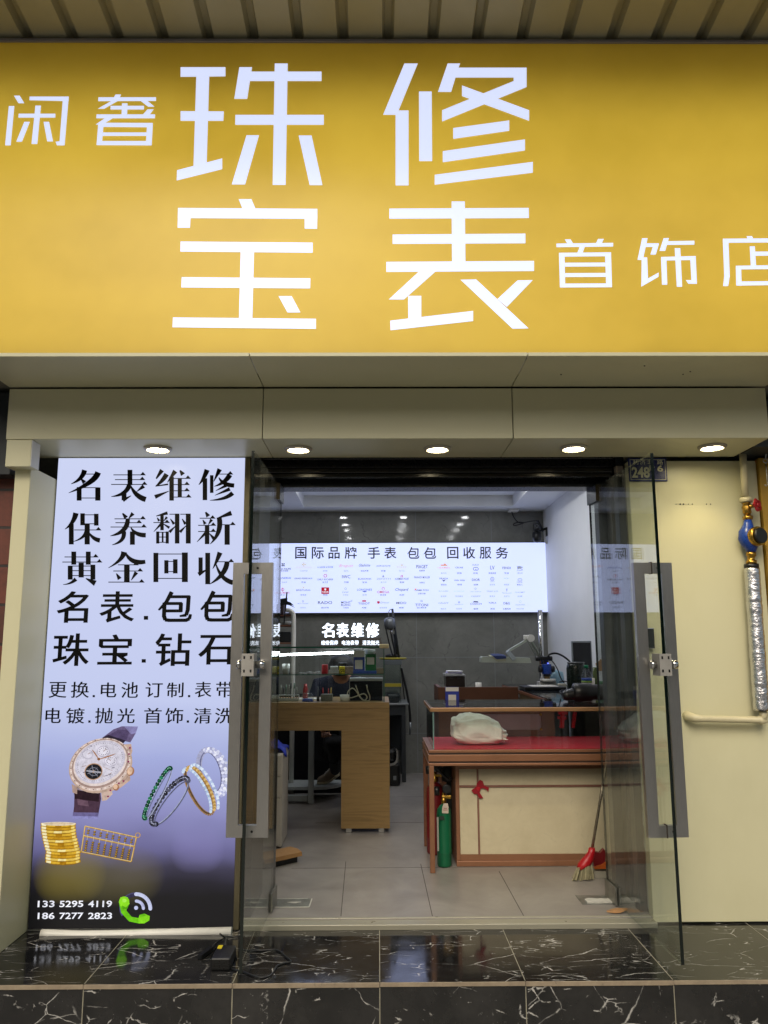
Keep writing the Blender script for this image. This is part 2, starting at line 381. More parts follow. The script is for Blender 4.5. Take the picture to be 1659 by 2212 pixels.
# ---------------------------------------------------------------- lettering
_TX = {}
def glyphs(txt, off=0.0, shear=0.0):
    k = (txt, off, shear)
    if k not in _TX:
        c = bpy.data.curves.new('lettering', 'FONT'); c.body = txt; c.size = 1; c.offset = off; c.shear = shear; c.resolution_u = 3
        o = bpy.data.objects.new('lettering', c); COL.objects.link(o)
        me = bpy.data.meshes.new_from_object(o.evaluated_get(bpy.context.evaluated_depsgraph_get()))
        _TX[k] = ([(v.co.x, v.co.y) for v in me.vertices], [list(p.vertices) for p in me.polygons])
        bpy.data.objects.remove(o); bpy.data.curves.remove(c); bpy.data.meshes.remove(me)
    return _TX[k]
def put(mb, txt, x0, x1, z0, z1, y, off=0.0, mi=0, shear=0.0, keep=False):
    if txt == '包': return put_bao(mb, x0, x1, z0, z1, y, mi)
    """text filling the rectangle x0..x1, z0..z1 on the plane y, facing the street"""
    vs, fs = glyphs(txt, off, shear)
    if not vs: return
    ax, bx = min(v[0] for v in vs), max(v[0] for v in vs); ay, by = min(v[1] for v in vs), max(v[1] for v in vs)
    sx = (x1-x0)/(bx-ax); sz = (z1-z0)/(by-ay)
    if keep: sx = sz; x0 = (x0+x1)/2-(bx-ax)*sx/2
    mb.add([(x0+(vx-ax)*sx, y, z0+(vy-ay)*sz) for vx, vy in vs], fs, mi)
BAO = [[(85,5,24),(52,70,20),(4,122,10)],[(66,36,20),(204,36,20)],[(199,30,22),(196,120,22)],[(197,118,22),(186,156,20),(146,162,12)],[(40,74,22),(40,168,22)],[(36,80,20),(154,80,20)],[(149,76,22),(149,136,22)],[(42,128,20),(154,128,20)],[(40,160,22),(50,186,22),(80,189,22)],[(70,189,22),(190,189,22)],[(186,189,22),(208,180,20),(216,150,14)]]
def put_bao(mb, x0, x1, z0, z1, y, mi=0):
    """the character for bag, drawn stroke by stroke"""
    for i, st in enumerate(BAO):
        yy = y-i*.00006
        for (xa, ya, wa), (xb, yb, wb) in zip(st, st[1:]):
            d = Vector((xb-xa, yb-ya)).normalized(); n = Vector((-d.y, d.x))
            q = [(xa+n.x*wa/2, ya+n.y*wa/2), (xb+n.x*wb/2, yb+n.y*wb/2), (xb-n.x*wb/2, yb-n.y*wb/2), (xa-n.x*wa/2, ya-n.y*wa/2)]
            mb.add([(x0+u/220*(x1-x0), yy, z1-w_/200*(z1-z0)) for u, w_ in q], [(0, 1, 2, 3)], mi)
def pix(mb, k, pts, Y, mi=0):
    mb.poly([at(k, x, y, Y=Y) for x, y in pts], mi)
def ribbon(mb, k, pts, Y, mi=0, n=1, wf=1.0):
    """brush stroke: (x, y, width) points in picture units, laid on the plane Y"""
    P = [(Vector((p[0], p[1])), p[2]*(wf if p[2] > 7 else 1)) for p in pts]
    if len(P) == 3:
        (a, wa), (b, wb), (c, wc) = P; Q = []
        for i in range(9):
            t = i/8; Q.append(((1-t)**2*a+2*t*(1-t)*(b*2-(a+c)/2)+t*t*c, (1-t)**2*wa+2*t*(1-t)*(wb*2-(wa+wc)/2)+t*t*wc))
        P = Q
    L, Rr = [], []
    for i, (p, wd) in enumerate(P):
        d = (P[min(i+1, len(P)-1)][0]-P[max(i-1, 0)][0]).normalized(); nrm = Vector((-d.y, d.x))
        L.append(p+nrm*wd/2); Rr.append(p-nrm*wd/2)
    for i in range(len(P)-1):
        q = [at(k, *v, Y=Y) for v in (L[i], L[i+1], Rr[i+1], Rr[i])]
        mb.add(q, [(0, 1, 2, 3)], mi)

# ================================================================ THE SETTING
b = flat(); b.poly([(-30, -40, -.34), (30, -40, -.34), (30, 3.70, -.34), (-30, 3.70, -.34)])
structure(b.build('street', stone('pale_paving', '85827b', 'a09d95', .6, 3, .3, .2)))  # unseen ground, coloured pale to bounce light up to the soffits
SEAMS = [-3.145, -2.515, -1.885, -1.257, -.625, .003, .626, 1.26, 1.89, 2.52, 3.15]
b = MB(); b.box(-4.2, 4.2, 3.652, 4.45, -.34, -.030)
step = structure(b.build('entrance_step', M_MARBLE))
M_GROUT = pm('grout', '8f8a78', .8, 0, .25, 14, .2)
b = MB()
xs = -4.2
for s in SEAMS+[4.2]:                      # raw beige tile edges between step top and riser, slightly uneven
    y = 3.645+random.uniform(-.0015, .0015); b.box(xs+.001, s-.001, y, 3.651, -.046+random.uniform(-.001, .001), -.029, .001); xs = s
structure(b.build('step_edge', stone('chipped_tile_edge', '7d6f5c', 'a3937b', .7, 14, .9, .3)))
b = MB()
for s in SEAMS:
    b.box(s-.0018, s+.0018, 3.66, 4.40, -.0305, -.0292); b.box(s-.002, s+.002, 3.6505, 3.653, -.335, -.05)
structure(b.build('tile_joint', M_GROUT))
b = MB(); b.box(-1.56, 1.91, 4.74, 8.97, -.02, 0); b.box(-.70, 1.412, 4.345, 4.74, -.02, 0)
structure(b.build('shop_floor', M_FLOOR))
b = MB()
def seam(p, q):
    p, q = Vector(p), Vector(q); b.bar(p, q, .004, .0012)
for k, a1, a2 in (('S', (1078, 1882), (1131, 1978)), ('S', (917, 1903), (934, 1979)), ('S', (747, 1861), (736.5, 1979))):
    p, q = at(k, *a1, Z=.0003), at(k, *a2, Z=.0003); d = (p-q); seam(q, q+d*(1.0 if p.y > 5 else 1.6))
for yy, x0, x1 in ((5.28, -.55, 1.2), (6.55, -.5, .5), (7.6, -.3, .6)):
    seam((x0, yy, .0003), (x1, yy, .0003))
structure(b.build('floor_joint', pm('dark_joint', '4b4744', .8)))
b = MB(); b.box(-.70, 1.412, 4.272, 4.350, -.031, -.004, .003); b.box(-.70, 1.412, 4.350, 4.368, -.02, .003, .002)
structure(b.build('door_threshold', [pm('worn_threshold_strip', '9c9887', .32, .2, .08, 2.0, 0)]))

ob = thing('added_opposite_building', 'plain grey building across the street, seen only as a dark reflection in the shop glass', 'building', (0, -14, -.34))  # unseen building, added so the glass reflects something dark
b = MB(); b.box(-26, 26, -18, -14, -.34, 7.2); b.build('wall', stone('grey_render', '55554f', '6f6e66', .8, .8, .3, .2), ob)
for i in range(12):
    for z0, z1 in ((.1, 2.4), (4.0, 5.6)):
        x = -23+i*4.2; b = MB(); b.box(x-1.2, x+1.2, -13.99, -13.95, z0, z1); b.build('window', pm('dark_window', '14181b', .1, 0, .2, 1, 0), ob)
# ---- the shop unit itself
shop = thing('shop_building', 'narrow jewellery shop unit with a dark slate tiled back wall and white side walls', 'building', (.2, 4.9, 0))
b = MB(); b.box(-1.56, 1.91, 8.95, 9.1, 0, 3.2); bw = b.build('back_wall', M_TILE, shop)
b = MB()
for X in (-1.31, -.44, .43, 1.30): b.box(X-.0025, X+.0025, 8.948, 8.9505, .0, 2.89)
for z in (.42, 1.24, 2.1): b.box(-1.56, 1.9, 8.9484, 8.9505, z-.0025, z+.0025)
b.build('tile_joint', pm('pale_grout', '8a8f90', .7), bw)
b = MB(); b.box(1.90, 2.02, 4.62, 9.1, 0, 3.2); b.build('side_wall', M_WHITEW, shop)
b = MB(); b.box(-1.68, -1.56, 4.62, 9.1, 0, 3.2); b.build('side_wall', M_TILE, shop)
b = MB()
b.box(-1.56, -.822, 4.8, 8.95, 2.891, 3.08); b.box(1.496, 1.90, 4.8, 8.95, 2.891, 3.08)
b.box(-.822, 1.496, 4.8, 5.25, 2.891, 3.08); b.box(-.822, 1.496, 8.608, 8.95, 2.891, 3.08)
ce = b.build('ceiling', M_WHITEW, shop)
b = MB(); b.box(-.86, 1.53, 5.2, 8.66, 3.012, 3.07); b.build('tray_recess', M_WHITEW, ce)
b = MB(); b.box(-1.56, -.72, 4.62, 4.80, -.02, 3.2); b.box(1.62, 1.90, 4.62, 4.80, -.02, 3.2); b.box(-.72, 1.62, 4.75, 4.80, 2.33, 3.2)
b.build('front_wall', M_CONC, shop)
b = MB(); b.box(1.414, 1.62, 4.40, 4.80, -.03, 2.46); b.build('door_jamb', M_CONC, shop)
b = MB(); b.box(-.725, -.665, 4.37, 4.80, -.02, 2.46); b.build('door_jamb', pm('dark_jamb_paint', '34373a', .5, 0, .3, 8), shop)
b = MB(); b.box(1.335, 1.412, 4.70, 4.79, 0, 2.33, .002); b.box(1.385, 1.412, 4.60, 4.70, 0, 2.33, .002); b.build('door_frame', pm('grey_frame', '3f4448', .4, .3, .2, 6), shop)
b = MB(); b.box(-4.3, 4.3, 3.72, 4.62, 2.73, 5.6); b.box(-1.86, 2.02, 4.30, 4.62, 2.47, 2.72); b.box(-4.3, 4.3, 4.62, 9.1, 3.2, 3.3); b.build('sky_block_wall', M_CONC, shop)  # unseen wall mass behind the sign, added to block sky light
# fallen plaster and torn cream film where the right jamb meets the cladding
M_PLASTER = stone('white_plaster', 'a9a79e', 'cfcdc4', .85, 12, .5, .5)
b = flat()
random.seed(3)
pts = []
for i in range(26):
    z = .02+i*.045; pts.append((4.402+random.uniform(.0, .05)*(1.3 if i % 5 == 0 else .6), z))
b.poly([(1.4128, 4.398, z) for z in (1.16, .02)]+[(1.4128, y, z) for y, z in pts])
b.build('torn_film', M_PLASTER, shop)
b = MB(); b.prism([(1.4105, 4.50, .03), (1.4105, 4.66, .02), (1.4105, 4.62, .16), (1.4105, 4.55, .24)], (.003, 0, 0)); b.build('plaster_patch', M_PLASTER, shop)

# ---- cream metal cladding over the door: fascia band, upper and lower soffit panels
clad = thing('metal_cladding', 'olive cream metal cladding with black panel joints between the yellow sign and the doorway', 'cladding', (.05, 3.9, 2.43))
XS = [-1.885, -.586, .69, 2.0]
ZS = 2.424
for i in range(3):
    x0, x1 = XS[i]+.002, XS[i+1]-.002
    b = MB(); b.box(x0, x1, 3.893, 3.913, ZS+.001, 2.690, .002); b.build('fascia_panel', M_FASCIA, clad)
    b = MB(); b.box(x0, x1, 3.45, 3.890, 2.697, 2.715, .002); b.build('upper_soffit_panel', M_FASCIA, clad)
    b = MB(); b.box(x0, x1, 3.897, 4.305, ZS, ZS+.018, .002); b.build('lower_soffit_panel', M_CREAM if i == 0 else M_FASCIA, clad)
b = MB(); b.box(-1.884, 1.999, 3.915, 4.30, ZS+.02, 2.69); b.build('backing_frame', M_BLACK, clad)
for X, Y in ((.90, 3.70), (1.52, 3.66), (1.50, 3.70), (1.27, 3.58)):
    b = MB(); b.lathe((X, Y, 2.694), ((.004, 0), (.004, .003)), 8); b.build('screw_hole', M_BLACK, clad)

pil = thing('corner_pillar', 'cream clad pillar at the left edge of the lit poster', 'pillar', (-1.82, 4.1, -.03))
b = MB(); b.box(-1.858, -1.778, 3.965, 4.36, -.03, 2.30, .004); b.build('shaft', M_CREAM, pil)
b = MB(); b.box(-1.878, -1.752, 3.894, 3.99, 2.283, 2.4225, .003); b.build('capital', M_FASCIA, pil)
b = MB(); b.box(-1.7515, -1.749, 3.896, 3.99, 2.286, 2.42); b.build('white_trim', M_WHITEPL, pil)

rw = thing('wall_panel', 'pale cream metal wall panel to the right of the open glass doors', 'wall', (1.77, 4.36, -.03))
b = MB(); b.box(1.412, 2.135, 4.335, 4.40, -.022, 2.408, .003); b.build('sheet', M_CREAM, rw)
for x, r in ((873, 2.2), (905, 4), (930, 4), (968, 2.5), (998, 3), (1107, 3), (1138, 3)):
    p = at('H', x, 513, Y=4.334); b = MB(); b.lathe((p.x, 4.3345, p.z), ((r*.0011, 0), (r*.0011, .003)), 8, axis='y'); b.build('drill_hole', M_BLACK, rw)
b = MB(); b.box(1.412, 2.135, 4.345, 4.41, 2.409, 2.424); b.build('shadow_gap', M_BLACK, rw)

bk = thing('brick_wall', 'old red brown brick wall just visible at the left edge beside the cream pillar', 'wall', (-2.9, 4.1, -.03))
b = MB(); b.box(-4.2, -1.862, 4.08, 4.3, -.03, 2.26); b.build('brickwork', M_BRICK, bk)
b = MB(); b.box(-4.2, -1.89, 3.98, 4.3, 2.26, 2.70, .004); b.build('dark_lintel', M_DKGREY, bk)
yw = thing('neighbour_pillar', 'ochre yellow painted pillar at the right edge behind the water meter', 'pillar', (2.3, 4.4, -.03))
b = MB(); b.box(2.14, 3.0, 4.31, 4.7, -.03, 2.42, .004); b.build('shaft', wallpaint('ochre_paint', 'b08a2c', '6e561e', .6), yw)
b = MB(); b.box(2.02, 4.2, 4.10, 4.7, 2.43, 2.69); b.build('dark_lintel', M_DKGREY, yw)
b = MB(); b.bar((2.03, 4.26, 2.455), (2.45, 4.02, 2.62), .05, .035); b.build('bracket', M_PVC, yw)
hk = MB(); pts = [at('O', x, y, Y=4.26) for x, y in ((985, 1040), (1000, 1085), (1020, 1090), (1008, 1130), (1003, 1200))]; hk.tube(pts, .003, 6)
c = at('O', 1000, 1225, Y=4.26); hk.tube([c+Vector((math.cos(a)*.012, 0, math.sin(a)*.012)) for a in [i*.5 for i in range(14)]], .003, 6)
pts = [at('O', x, y, Y=4.26) for x, y in ((1005, 1242), (1012, 1330), (1020, 1440), (1026, 1490), (1008, 1505), (992, 1490))]; hk.tube(pts, .003, 6)
tag(hk.build('wire_hook', M_ALU), 'thin wire hook hanging in front of the ochre pillar at the right edge', 'hook')

# ---- canopy of ribbed sheet over the sign
cn = thing('canopy', 'beige ribbed metal canopy sloping out above the yellow shop sign', 'canopy', (0, 3.4, 4.4))
Y0, Z0, SL = 3.60, 4.372, .106
def cz(y): return Z0+(Y0-y)*SL
b = flat(); prof = []
xr = -4.4
P0 = .224; XR = at('S', 60, 88, Y=3.5).x - P0*11
k = 0
while xr < 4.4:
    x = XR+k*P0; k += 1
    if x > 4.4: break
    prof += [(x-.030, 0), (x-.016, .045), (x+.016, .045), (x+.030, 0)]
    xr = x
for (xa, za), (xb, zb) in zip(prof, prof[1:]):
    b.poly([(xa, Y0, cz(Y0)+za), (xb, Y0, cz(Y0)+zb), (xb, 2.1, cz(2.1)+zb), (xa, 2.1, cz(2.1)+za)])
b.build('ribbed_sheet', M_CANOPY, cn)
b = MB(); b.box(-4.4, 4.4, 2.05, 2.10, cz(2.1)-.06, cz(2.1)+.06); b.build('front_edge', M_CANOPY, cn)
b = MB(); b.box(-4.4, 4.4, 2.1, 3.72, 4.66, 4.68); b.build('roof_board', M_DKGREY, cn)
for x in (-3.6, 3.6):
    b = MB(); b.bar((x, 3.66, 4.33), (x, 2.1, cz(2.1)-.09), .04, .05); b.build('bracket', M_DKGREY, cn)

# ================================================================ THE YELLOW SIGN
YS = 3.492
sg = thing('shop_sign', 'wide backlit yellow shop sign with large white lettering above the doorway', 'sign', (.2, 3.58, 2.70))
SX0, SX1, SZ0, SZ1 = -2.75, 3.10, 2.722, 4.345
b = MB()
b.box(SX0-.03, SX1+.03, YS-.012, YS+.02, SZ0-.022, SZ0+.0, .003); b.box(SX0-.03, SX1+.03, YS-.012, YS+.02, SZ1, SZ1+.016, .003)
b.box(SX0-.03, SX0, YS-.012, YS+.02, SZ0, SZ1); b.box(SX1, SX1+.03, YS-.012, YS+.02, SZ0, SZ1)
b.build('frame', pm('silver_trim', '8d8a92', .35, .4, .08, 6), sg)
b = MB(); b.box(SX0-.03, SX1+.03, YS-.016, YS-.013, SZ0-.006, SZ0-.0005); b.build('bright_lip', pm('white_trim', 'dcdbe2', .35), sg)
b = MB()
b.box(SX0-.03, SX1+.03, YS+.195, YS+.21, SZ0-.02, SZ1+.01); b.box(SX0-.03, SX1+.03, YS+.021, YS+.195, SZ0-.022, SZ0-.004)
b.box(SX0-.03, SX1+.03, YS+.021, YS+.195, SZ1+.002, SZ1+.014); b.box(SX0-.03, SX0-.01, YS+.021, YS+.195, SZ0, SZ1); b.box(SX1+.01, SX1+.03, YS+.021, YS+.195, SZ0, SZ1)
b.build('case', pm('white_case', 'c9c9c9', .6), sg)
b = flat(); b.poly([(SX0, YS, SZ0), (SX1, YS, SZ0), (SX1, YS, SZ1), (SX0, YS, SZ1)]); b.build('face', M_SIGN, sg)
SIGNW = 6.7
for zc, pw, xo in ((2.80, .12, .0), (3.02, .125, .03), (3.24, .125, 0), (3.46, .128, -.03), (3.68, .130, .05), (3.88, .125, -.04), (4.05, .075, .02)):          # the LED bars inside the box
    ld = bpy.data.lights.new('sign_led_bar', 'AREA'); ld.shape = 'RECTANGLE'; ld.size = 5.7; ld.size_y = .12; ld.energy = SIGNW*pw*4; ld.color = (1, .97, .9)
    lo = bpy.data.objects.new('sign_led_bar', ld); COL.objects.link(lo); lo.parent = sg
    lo.location = Vector((.175+xo, YS+.185, zc))-sg.location; lo.rotation_euler = (R(-90), 0, 0)
M_LET = em('sign_white_letter', 'd3dcfa', 1.0)
SIGN = {
 'zhu': ('U', [[(780,290),(974,290),(974,330),(780,332)],[(848,330),(904,330),(893,703),(836,716)],[(780,480),(967,481),(965,522),(780,522)],[(765,735),(960,684),(960,731),(763,780)],
   [(1034,290),(1089,290),(1068,427),(1012,427)],[(1085,309),(1389,309),(1389,350),(1080,350)],[(1017,496),(1399,496),(1399,539),(1016,539)],[(1187,274),(1243,274),(1234,799),(1178,799)],[(1065,584),(1119,584),(1059,797),(1001,797)],[(1290,585),(1346,585),(1393,800),(1338,800)]]),
 'xiu': ('V', [[(88,274),(146,274),(63,477),(55,496),(-4,496)],[(50,477),(106,477),(106,801),(50,801)],[(151,395),(206,395),(208,696),(152,696)],[(275,274),(329,274),(322,292),(290,397),(233,397)],[(316,292),(616,292),(616,335),(306,335)],[(560,300),(616,300),(616,372),(560,352)],
   [(560,350),(616,330),(616,376),(251,525),(251,476)],[(337,369),(627,476),(627,522),(337,415)],[(299,553),(541,520),(541,565),(299,600)],[(254,653),(609,602),(609,650),(254,701)],[(219,755),(643,699),(643,746),(219,798)]]),
 'bao': ('W', [[(1031,-4),(1086,-4),(1104,38),(1048,38)],[(769,34),(1371,38),(1371,82),(768,78)],[(769,60),(824,60),(821,120),(767,120)],[(1316,60),(1371,60),(1370,125),(1316,124)],[(780,179),(1351,184),(1351,228),(779,223)],[(1040,210),(1098,210),(1090,520),(1032,520)],[(785,333),(1341,338),(1340,382),(783,378)],[(1203,415),(1260,415),(1298,486),(1242,486)],[(747,507),(1365,513),(1365,557),(745,550)]]),
 'biao': ('X', [[(23,37),(625,34),(626,78),(23,81)],[(37,149),(611,145),(611,187),(37,190)],[(10,267),(648,263),(648,307),(10,311)],[(292,6),(349,6),(352,275),(294,275)],[(151,309),(223,309),(86,430),(20,430)],[(104,414),(161,414),(161,510),(105,520)],[(27,521),(385,479),(385,523),(28,563)],[(330,344),(398,343),(625,555),(555,556)],[(577,347),(643,346),(531,462),(490,428)]]),
 'xian': ('U', [[(60,413),(85,413),(105,446),(80,446)],[(38,458),(62,458),(46,628),(22,628)],[(128,417),(297,417),(296,437),(127,433)],[(272,420),(297,417),(279,628),(256,628)],[(240,612),(262,610),(262,628),(246,628)],[(81,491),(239,491),(239,508),(79,508)],[(153,456),(177,456),(161,622),(136,622)],[(105,526),(129,526),(95,612),(70,612)],[(188,526),(212,526),(229,611),(204,611)]]),
 'she': ('U', [[(425,420),(674,420),(674,436),(424,437)],[(492,430),(520,430),(450,470),(422,470)],[(499,408),(523,408),(516,424),(490,424)],[(600,430),(630,430),(668,461),(640,461)],[(527,446),(551,446),(549,498),(525,498)],[(478,457),(622,457),(622,473),(477,473)],[(638,472),(664,472),(645,497),(615,497)],[(417,494),(670,494),(669,511),(416,511)],[(455,509),(490,509),(440,540),(413,538)],[(425,530),(660,531),(659,550),(424,548)],[(424,540),(447,540),(440,627),(417,627)],[(635,540),(660,540),(655,628),(630,628)],[(436,572),(640,572),(640,587),(436,587)],[(418,609),(656,609),(655,628),(417,627)]]),
 'shou': ('X', [[(781,170),(806,170),(818,190),(793,190)],[(925,168),(950,168),(939,190),(914,190)],[(745,188),(990,185),(990,201),(745,204)],[(846,200),(868,200),(857,232),(834,232)],[(756,228),(981,226),(981,243),(756,245)],[(756,236),(780,236),(783,378),(760,378)],[(955,236),(981,236),(985,377),(960,377)],[(775,271),(962,270),(962,287),(775,288)],[(776,316),(964,315),(964,332),(776,333)],[(760,361),(985,360),(985,377),(760,378)]]),
 'shi': ('X', [[(1115,165),(1139,165),(1118,259),(1095,259)],[(1128,187),(1188,187),(1184,203),(1126,203)],[(1165,190),(1188,190),(1174,236),(1151,236)],[(1113,248),(1137,248),(1141,350),(1112,374)],[(1112,355),(1187,313),(1186,332),(1111,375)],[(1208,165),(1231,164),(1215,220),(1190,220)],[(1222,178),(1341,176),(1341,193),(1217,194)],[(1197,246),(1347,242),(1347,259),(1197,262)],[(1197,252),(1220,252),(1224,366),(1201,366)],[(1323,252),(1347,252),(1352,362),(1329,362)],[(1304,346),(1334,346),(1334,362),(1315,362)],[(1256,208),(1280,208),(1288,375),(1265,375)]]),
 'dian': ('X', [[(1566,156),(1590,156),(1597,172),(1573,172)],[(1464,167),(1735,165),(1735,183),(1464,185)],[(1464,175),(1488,175),(1494,330),(1470,330)],[(1470,328),(1494,328),(1487,372),(1465,372)],[(1580,200),(1602,200),(1608,290),(1585,290)],[(1600,223),(1722,222),(1722,240),(1600,241)],[(1520,284),(1722,281),(1722,298),(1520,300)],[(1520,292),(1543,292),(1545,370),(1522,370)],[(1522,352),(1722,350),(1722,367),(1522,370)],[(1698,290),(1721,290),(1724,367),(1700,367)]]),
}
for nm in SIGN:
    k, polys = SIGN[nm]; b = flat()
    for i, pl in enumerate(polys): pix(b, k, pl, YS-.0020-i*.0003)
    b.build('character', M_LET, sg)

# ================================================================ THE LIT POSTER ON THE LEFT
YP = 4.285
po = thing('poster_lightbox', 'tall backlit poster with black Chinese lettering, a watch, rings and gold coins', 'lightbox', (-1.25, 4.31, -.03))
PX0, PX1, PZ1 = -1.772, -.738, 2.419
PZ0 = -.018
b = flat(); b.poly([(PX0, YP, PZ0), (PX1, YP, PZ0), (PX1, YP, PZ1), (PX0, YP, PZ1)]); b.build('printed_face', M_POSTER, po)
b = MB(); b.box(PX0, PX1, YP+.004, YP+.05, PZ0-.006, PZ1)
b.box(PX0-.003, PX1, YP-.004, YP+.05, PZ0-.008, PZ0-.002); b.build('case', M_ALU, po)
b = MB(); b.box(PX1+.001, PX1+.030, YP-.006, YP+.07, PZ0-.008, PZ1, .002); b.build('side_profile', pm('bronze_profile', '6d6650', .35, .7, .1, 9), po)
M_INK = pm('poster_black_ink', '050506', .5, 0, .1, 20, 0, .12)
YT = YP-.0012
def h(x0, y, x1, cap=1, t=5.5):
    P0 = [[(x0, y, t), (x1, y, t)]]
    return P0+([('tri', x1, y)] if cap else [])
def v(x, y0, y1, w): return [[(x, y0, w), (x, y1, w)]]
SONG = [
 # each character: list of brush strokes (x, y, width)
 [[(548,292,30),(520,345,22),(460,382,3)]]+h(530,318,640,0)+[[(636,306,34),(580,372,28),(445,440,3)],[(522,345,5),(548,374,26)]]+v(513,402,490,28)+v(634,404,490,30)+h(500,406,640,0)+h(505,473,640,0),
 h(735,323,940)+h(745,354,936)+h(720,385,950)+v(842,290,390,28)+[[(838,388,28),(800,440,22),(720,464,3)]]+v(804,430,488,28)+[[(796,488,22),(850,458,4)],[(845,390,6),(885,450,26),(945,483,30)],[(932,395,24),(885,432,3)]],
 [[(1050,292,26),(1012,348,8)],[(1080,318,28),(1050,360,22),(1008,398,6)],[(1010,396,6),(1090,384,10)],[(1004,466,24),(1095,428,4)],[(1136,298,28),(1085,372,4)]]+v(1112,335,490,26)+v(1165,345,468,24)+[[(1166,294,8),(1186,322,28)]]+h(1120,346,1232)+h(1120,386,1225)+h(1120,426,1225)+h(1120,467,1236),
 [[(1342,290,30),(1318,345,20),(1288,388,3)]]+v(1328,345,487,26)+v(1372,325,440,20)+[[(1424,286,28),(1385,366,4)]]+h(1405,318,1506)+[[(1490,322,30),(1450,368,22),(1388,398,3)],[(1418,340,6),(1455,378,22),(1518,392,24)],[(1474,388,20),(1398,426,3)],[(1490,414,22),(1392,456,3)],[(1508,440,26),(1450,474,18),(1360,488,3)]],
 [[(492,570,32),(468,630,22),(420,676,3)]]+v(462,640,774,28)+v(535,572,650,26)+v(624,575,652,26)+h(530,582,630,0)+h(530,640,630,0)+h(480,680,652)+v(565,640,774,30)+[[(560,690,24),(530,730,14),(472,756,3)],[(572,690,5),(605,730,20),(648,748,26)]],
 [[(794,572,8),(818,602,26)],[(862,572,24),(834,606,5)]]+h(742,608,940)+h(748,633,915)+h(716,661,946)+[[(828,608,24),(800,680,26),(714,719,3)],[(848,664,6),(885,702,22),(945,714,26)],[(802,690,26),(788,745,20),(726,777,3)]]+v(858,690,776,28),
 [[(1086,570,20),(1012,590,5)]]+h(994,632,1096,1)+v(1050,585,682,20)+[[(1018,600,5),(1032,622,16)],[(1082,596,16),(1062,622,4)],[(1045,640,16),(996,692,3)],[(1058,640,5),(1098,666,16)]]+v(1022,690,768,18)+v(1084,690,768,18)+v(1054,692,762,10)+h(1016,695,1090,0)+h(1020,726,1086,0)+h(1020,760,1086,0)+h(1098,578,1160,0)+h(1168,578,1230,0)+v(1148,574,768,26)+v(1220,574,768,28)+[[(1104,608,5),(1128,642,18)],[(1180,608,5),(1202,642,18)],[(1098,694,18),(1142,650,3)],[(1166,694,18),(1208,650,3)]],
 [[(1332,564,8),(1350,592,26)]]+h(1294,604,1392)+[[(1314,614,5),(1330,642,20)],[(1372,612,20),(1350,646,4)]]+h(1284,650,1396)+h(1284,690,1396)+v(1342,650,772,26)+[[(1332,700,18),(1276,758,3)],[(1356,702,5),(1386,736,20)],[(1500,570,28),(1404,606,5)],[(1420,598,28),(1416,690,26),(1362,772,3)]]+h(1430,646,1522)+v(1472,646,776,30),
 h(418,855,634)+h(404,888,658)+v(478,820,905,28)+v(572,820,905,28)+v(455,912,1002,28)+v(602,905,1002,28)+h(446,914,606,0)+h(450,944,606,0)+h(450,976,606,0)+v(526,892,988,30)+[[(492,998,24),(455,1024,12),(408,1034,3)],[(556,994,6),(618,1026,34)]],
 [[(804,822,34),(775,875,20),(702,926,3)],[(812,826,8),(862,880,26),(942,886,22)]]+h(764,906,894)+h(734,946,922)+h(702,1018,932)+v(822,906,1018,32)+[[(754,962,6),(776,998,26)],[(884,954,24),(850,1006,4)]],
 v(1010,828,1018,28)+v(1198,826,1018,34)+h(1006,836,1200,0)+h(1006,994,1200,0)+v(1078,876,962,24)+v(1136,870,962,26)+h(1072,884,1140,0)+h(1072,950,1140,0),
 v(1346,828,1032,28)+v(1300,858,962,24)+[[(1286,968,24),(1346,934,4)],[(1426,826,30),(1400,890,16),(1378,932,3)]]+h(1412,886,1512)+[[(1472,886,28),(1440,965,26),(1358,1032,3)],[(1398,896,6),(1440,980,22),(1510,1022,28)]],
]
for ch in SONG:
    b = flat()
    for i, s in enumerate(ch):
        y = YT-i*.00008
        if s[0] == 'tri':
            x, yy = s[1], s[2]; pix(b, 'P', [(x-34, yy+3), (x-14, yy-20), (x+6, yy+3)], y)
        else: ribbon(b, 'P', s, y, wf=1.14)
    b.build('character', M_INK, po)
HEI = [('名',365,577,1077,1282),('表',643,875,1077,1280),('包',1022,1245,1077,1277),('包',1297,1515,1073,1275),('珠',340,583,1350,1562),('宝',632,860,1357,1553),('钻',1003,1240,1350,1562),('石',1285,1515,1360,1553)]
HE2 = [('更',315,435,1665,1768),('换',458,580,1663,1768),('电',652,757,1668,1765),('池',785,897,1665,1768),('订',942,1055,1667,1766),('制',1080,1190,1668,1765),('表',1262,1372,1663,1765),('带',1400,1515,1663,1766),
       ('电',293,398,1833,1932),('镀',427,550,1833,1935),('抛',615,735,1833,1935),('光',758,875,1835,1932),('首',933,1048,1833,1935),('饰',1070,1188,1833,1934),('清',1255,1370,1833,1935),('洗',1393,1515,1833,1935)]
for rows, off, sh in ((HEI, .008, .0022), (HE2, .0, .0011)):
    for c, x0, x1, y0, y1 in rows:
        b = flat(); p, q = at('P', x0, y1, Y=YT), at('P', x1, y0, Y=YT); put(b, c, p.x, q.x, p.z, q.z, YT, off)
        for dx in (-sh, sh): put(b, c, p.x+dx, q.x+dx, p.z, q.z, YT-.0006+dx*.1, off)
        b.build('character', M_INK, po)
for x0, x1, y0, y1 in ((932,960,1237,1262),(918,945,1517,1540),(600,615,1750,1764),(1218,1233,1750,1764),(572,587,1914,1929),(1210,1225,1914,1929)):
    b = flat(); pix(b, 'P', [(x0, y0), (x1, y0), (x1, y1), (x0, y1)], YT); b.build('dot', M_INK, po)
M_PW = pr('f2f4ff', 1.0)
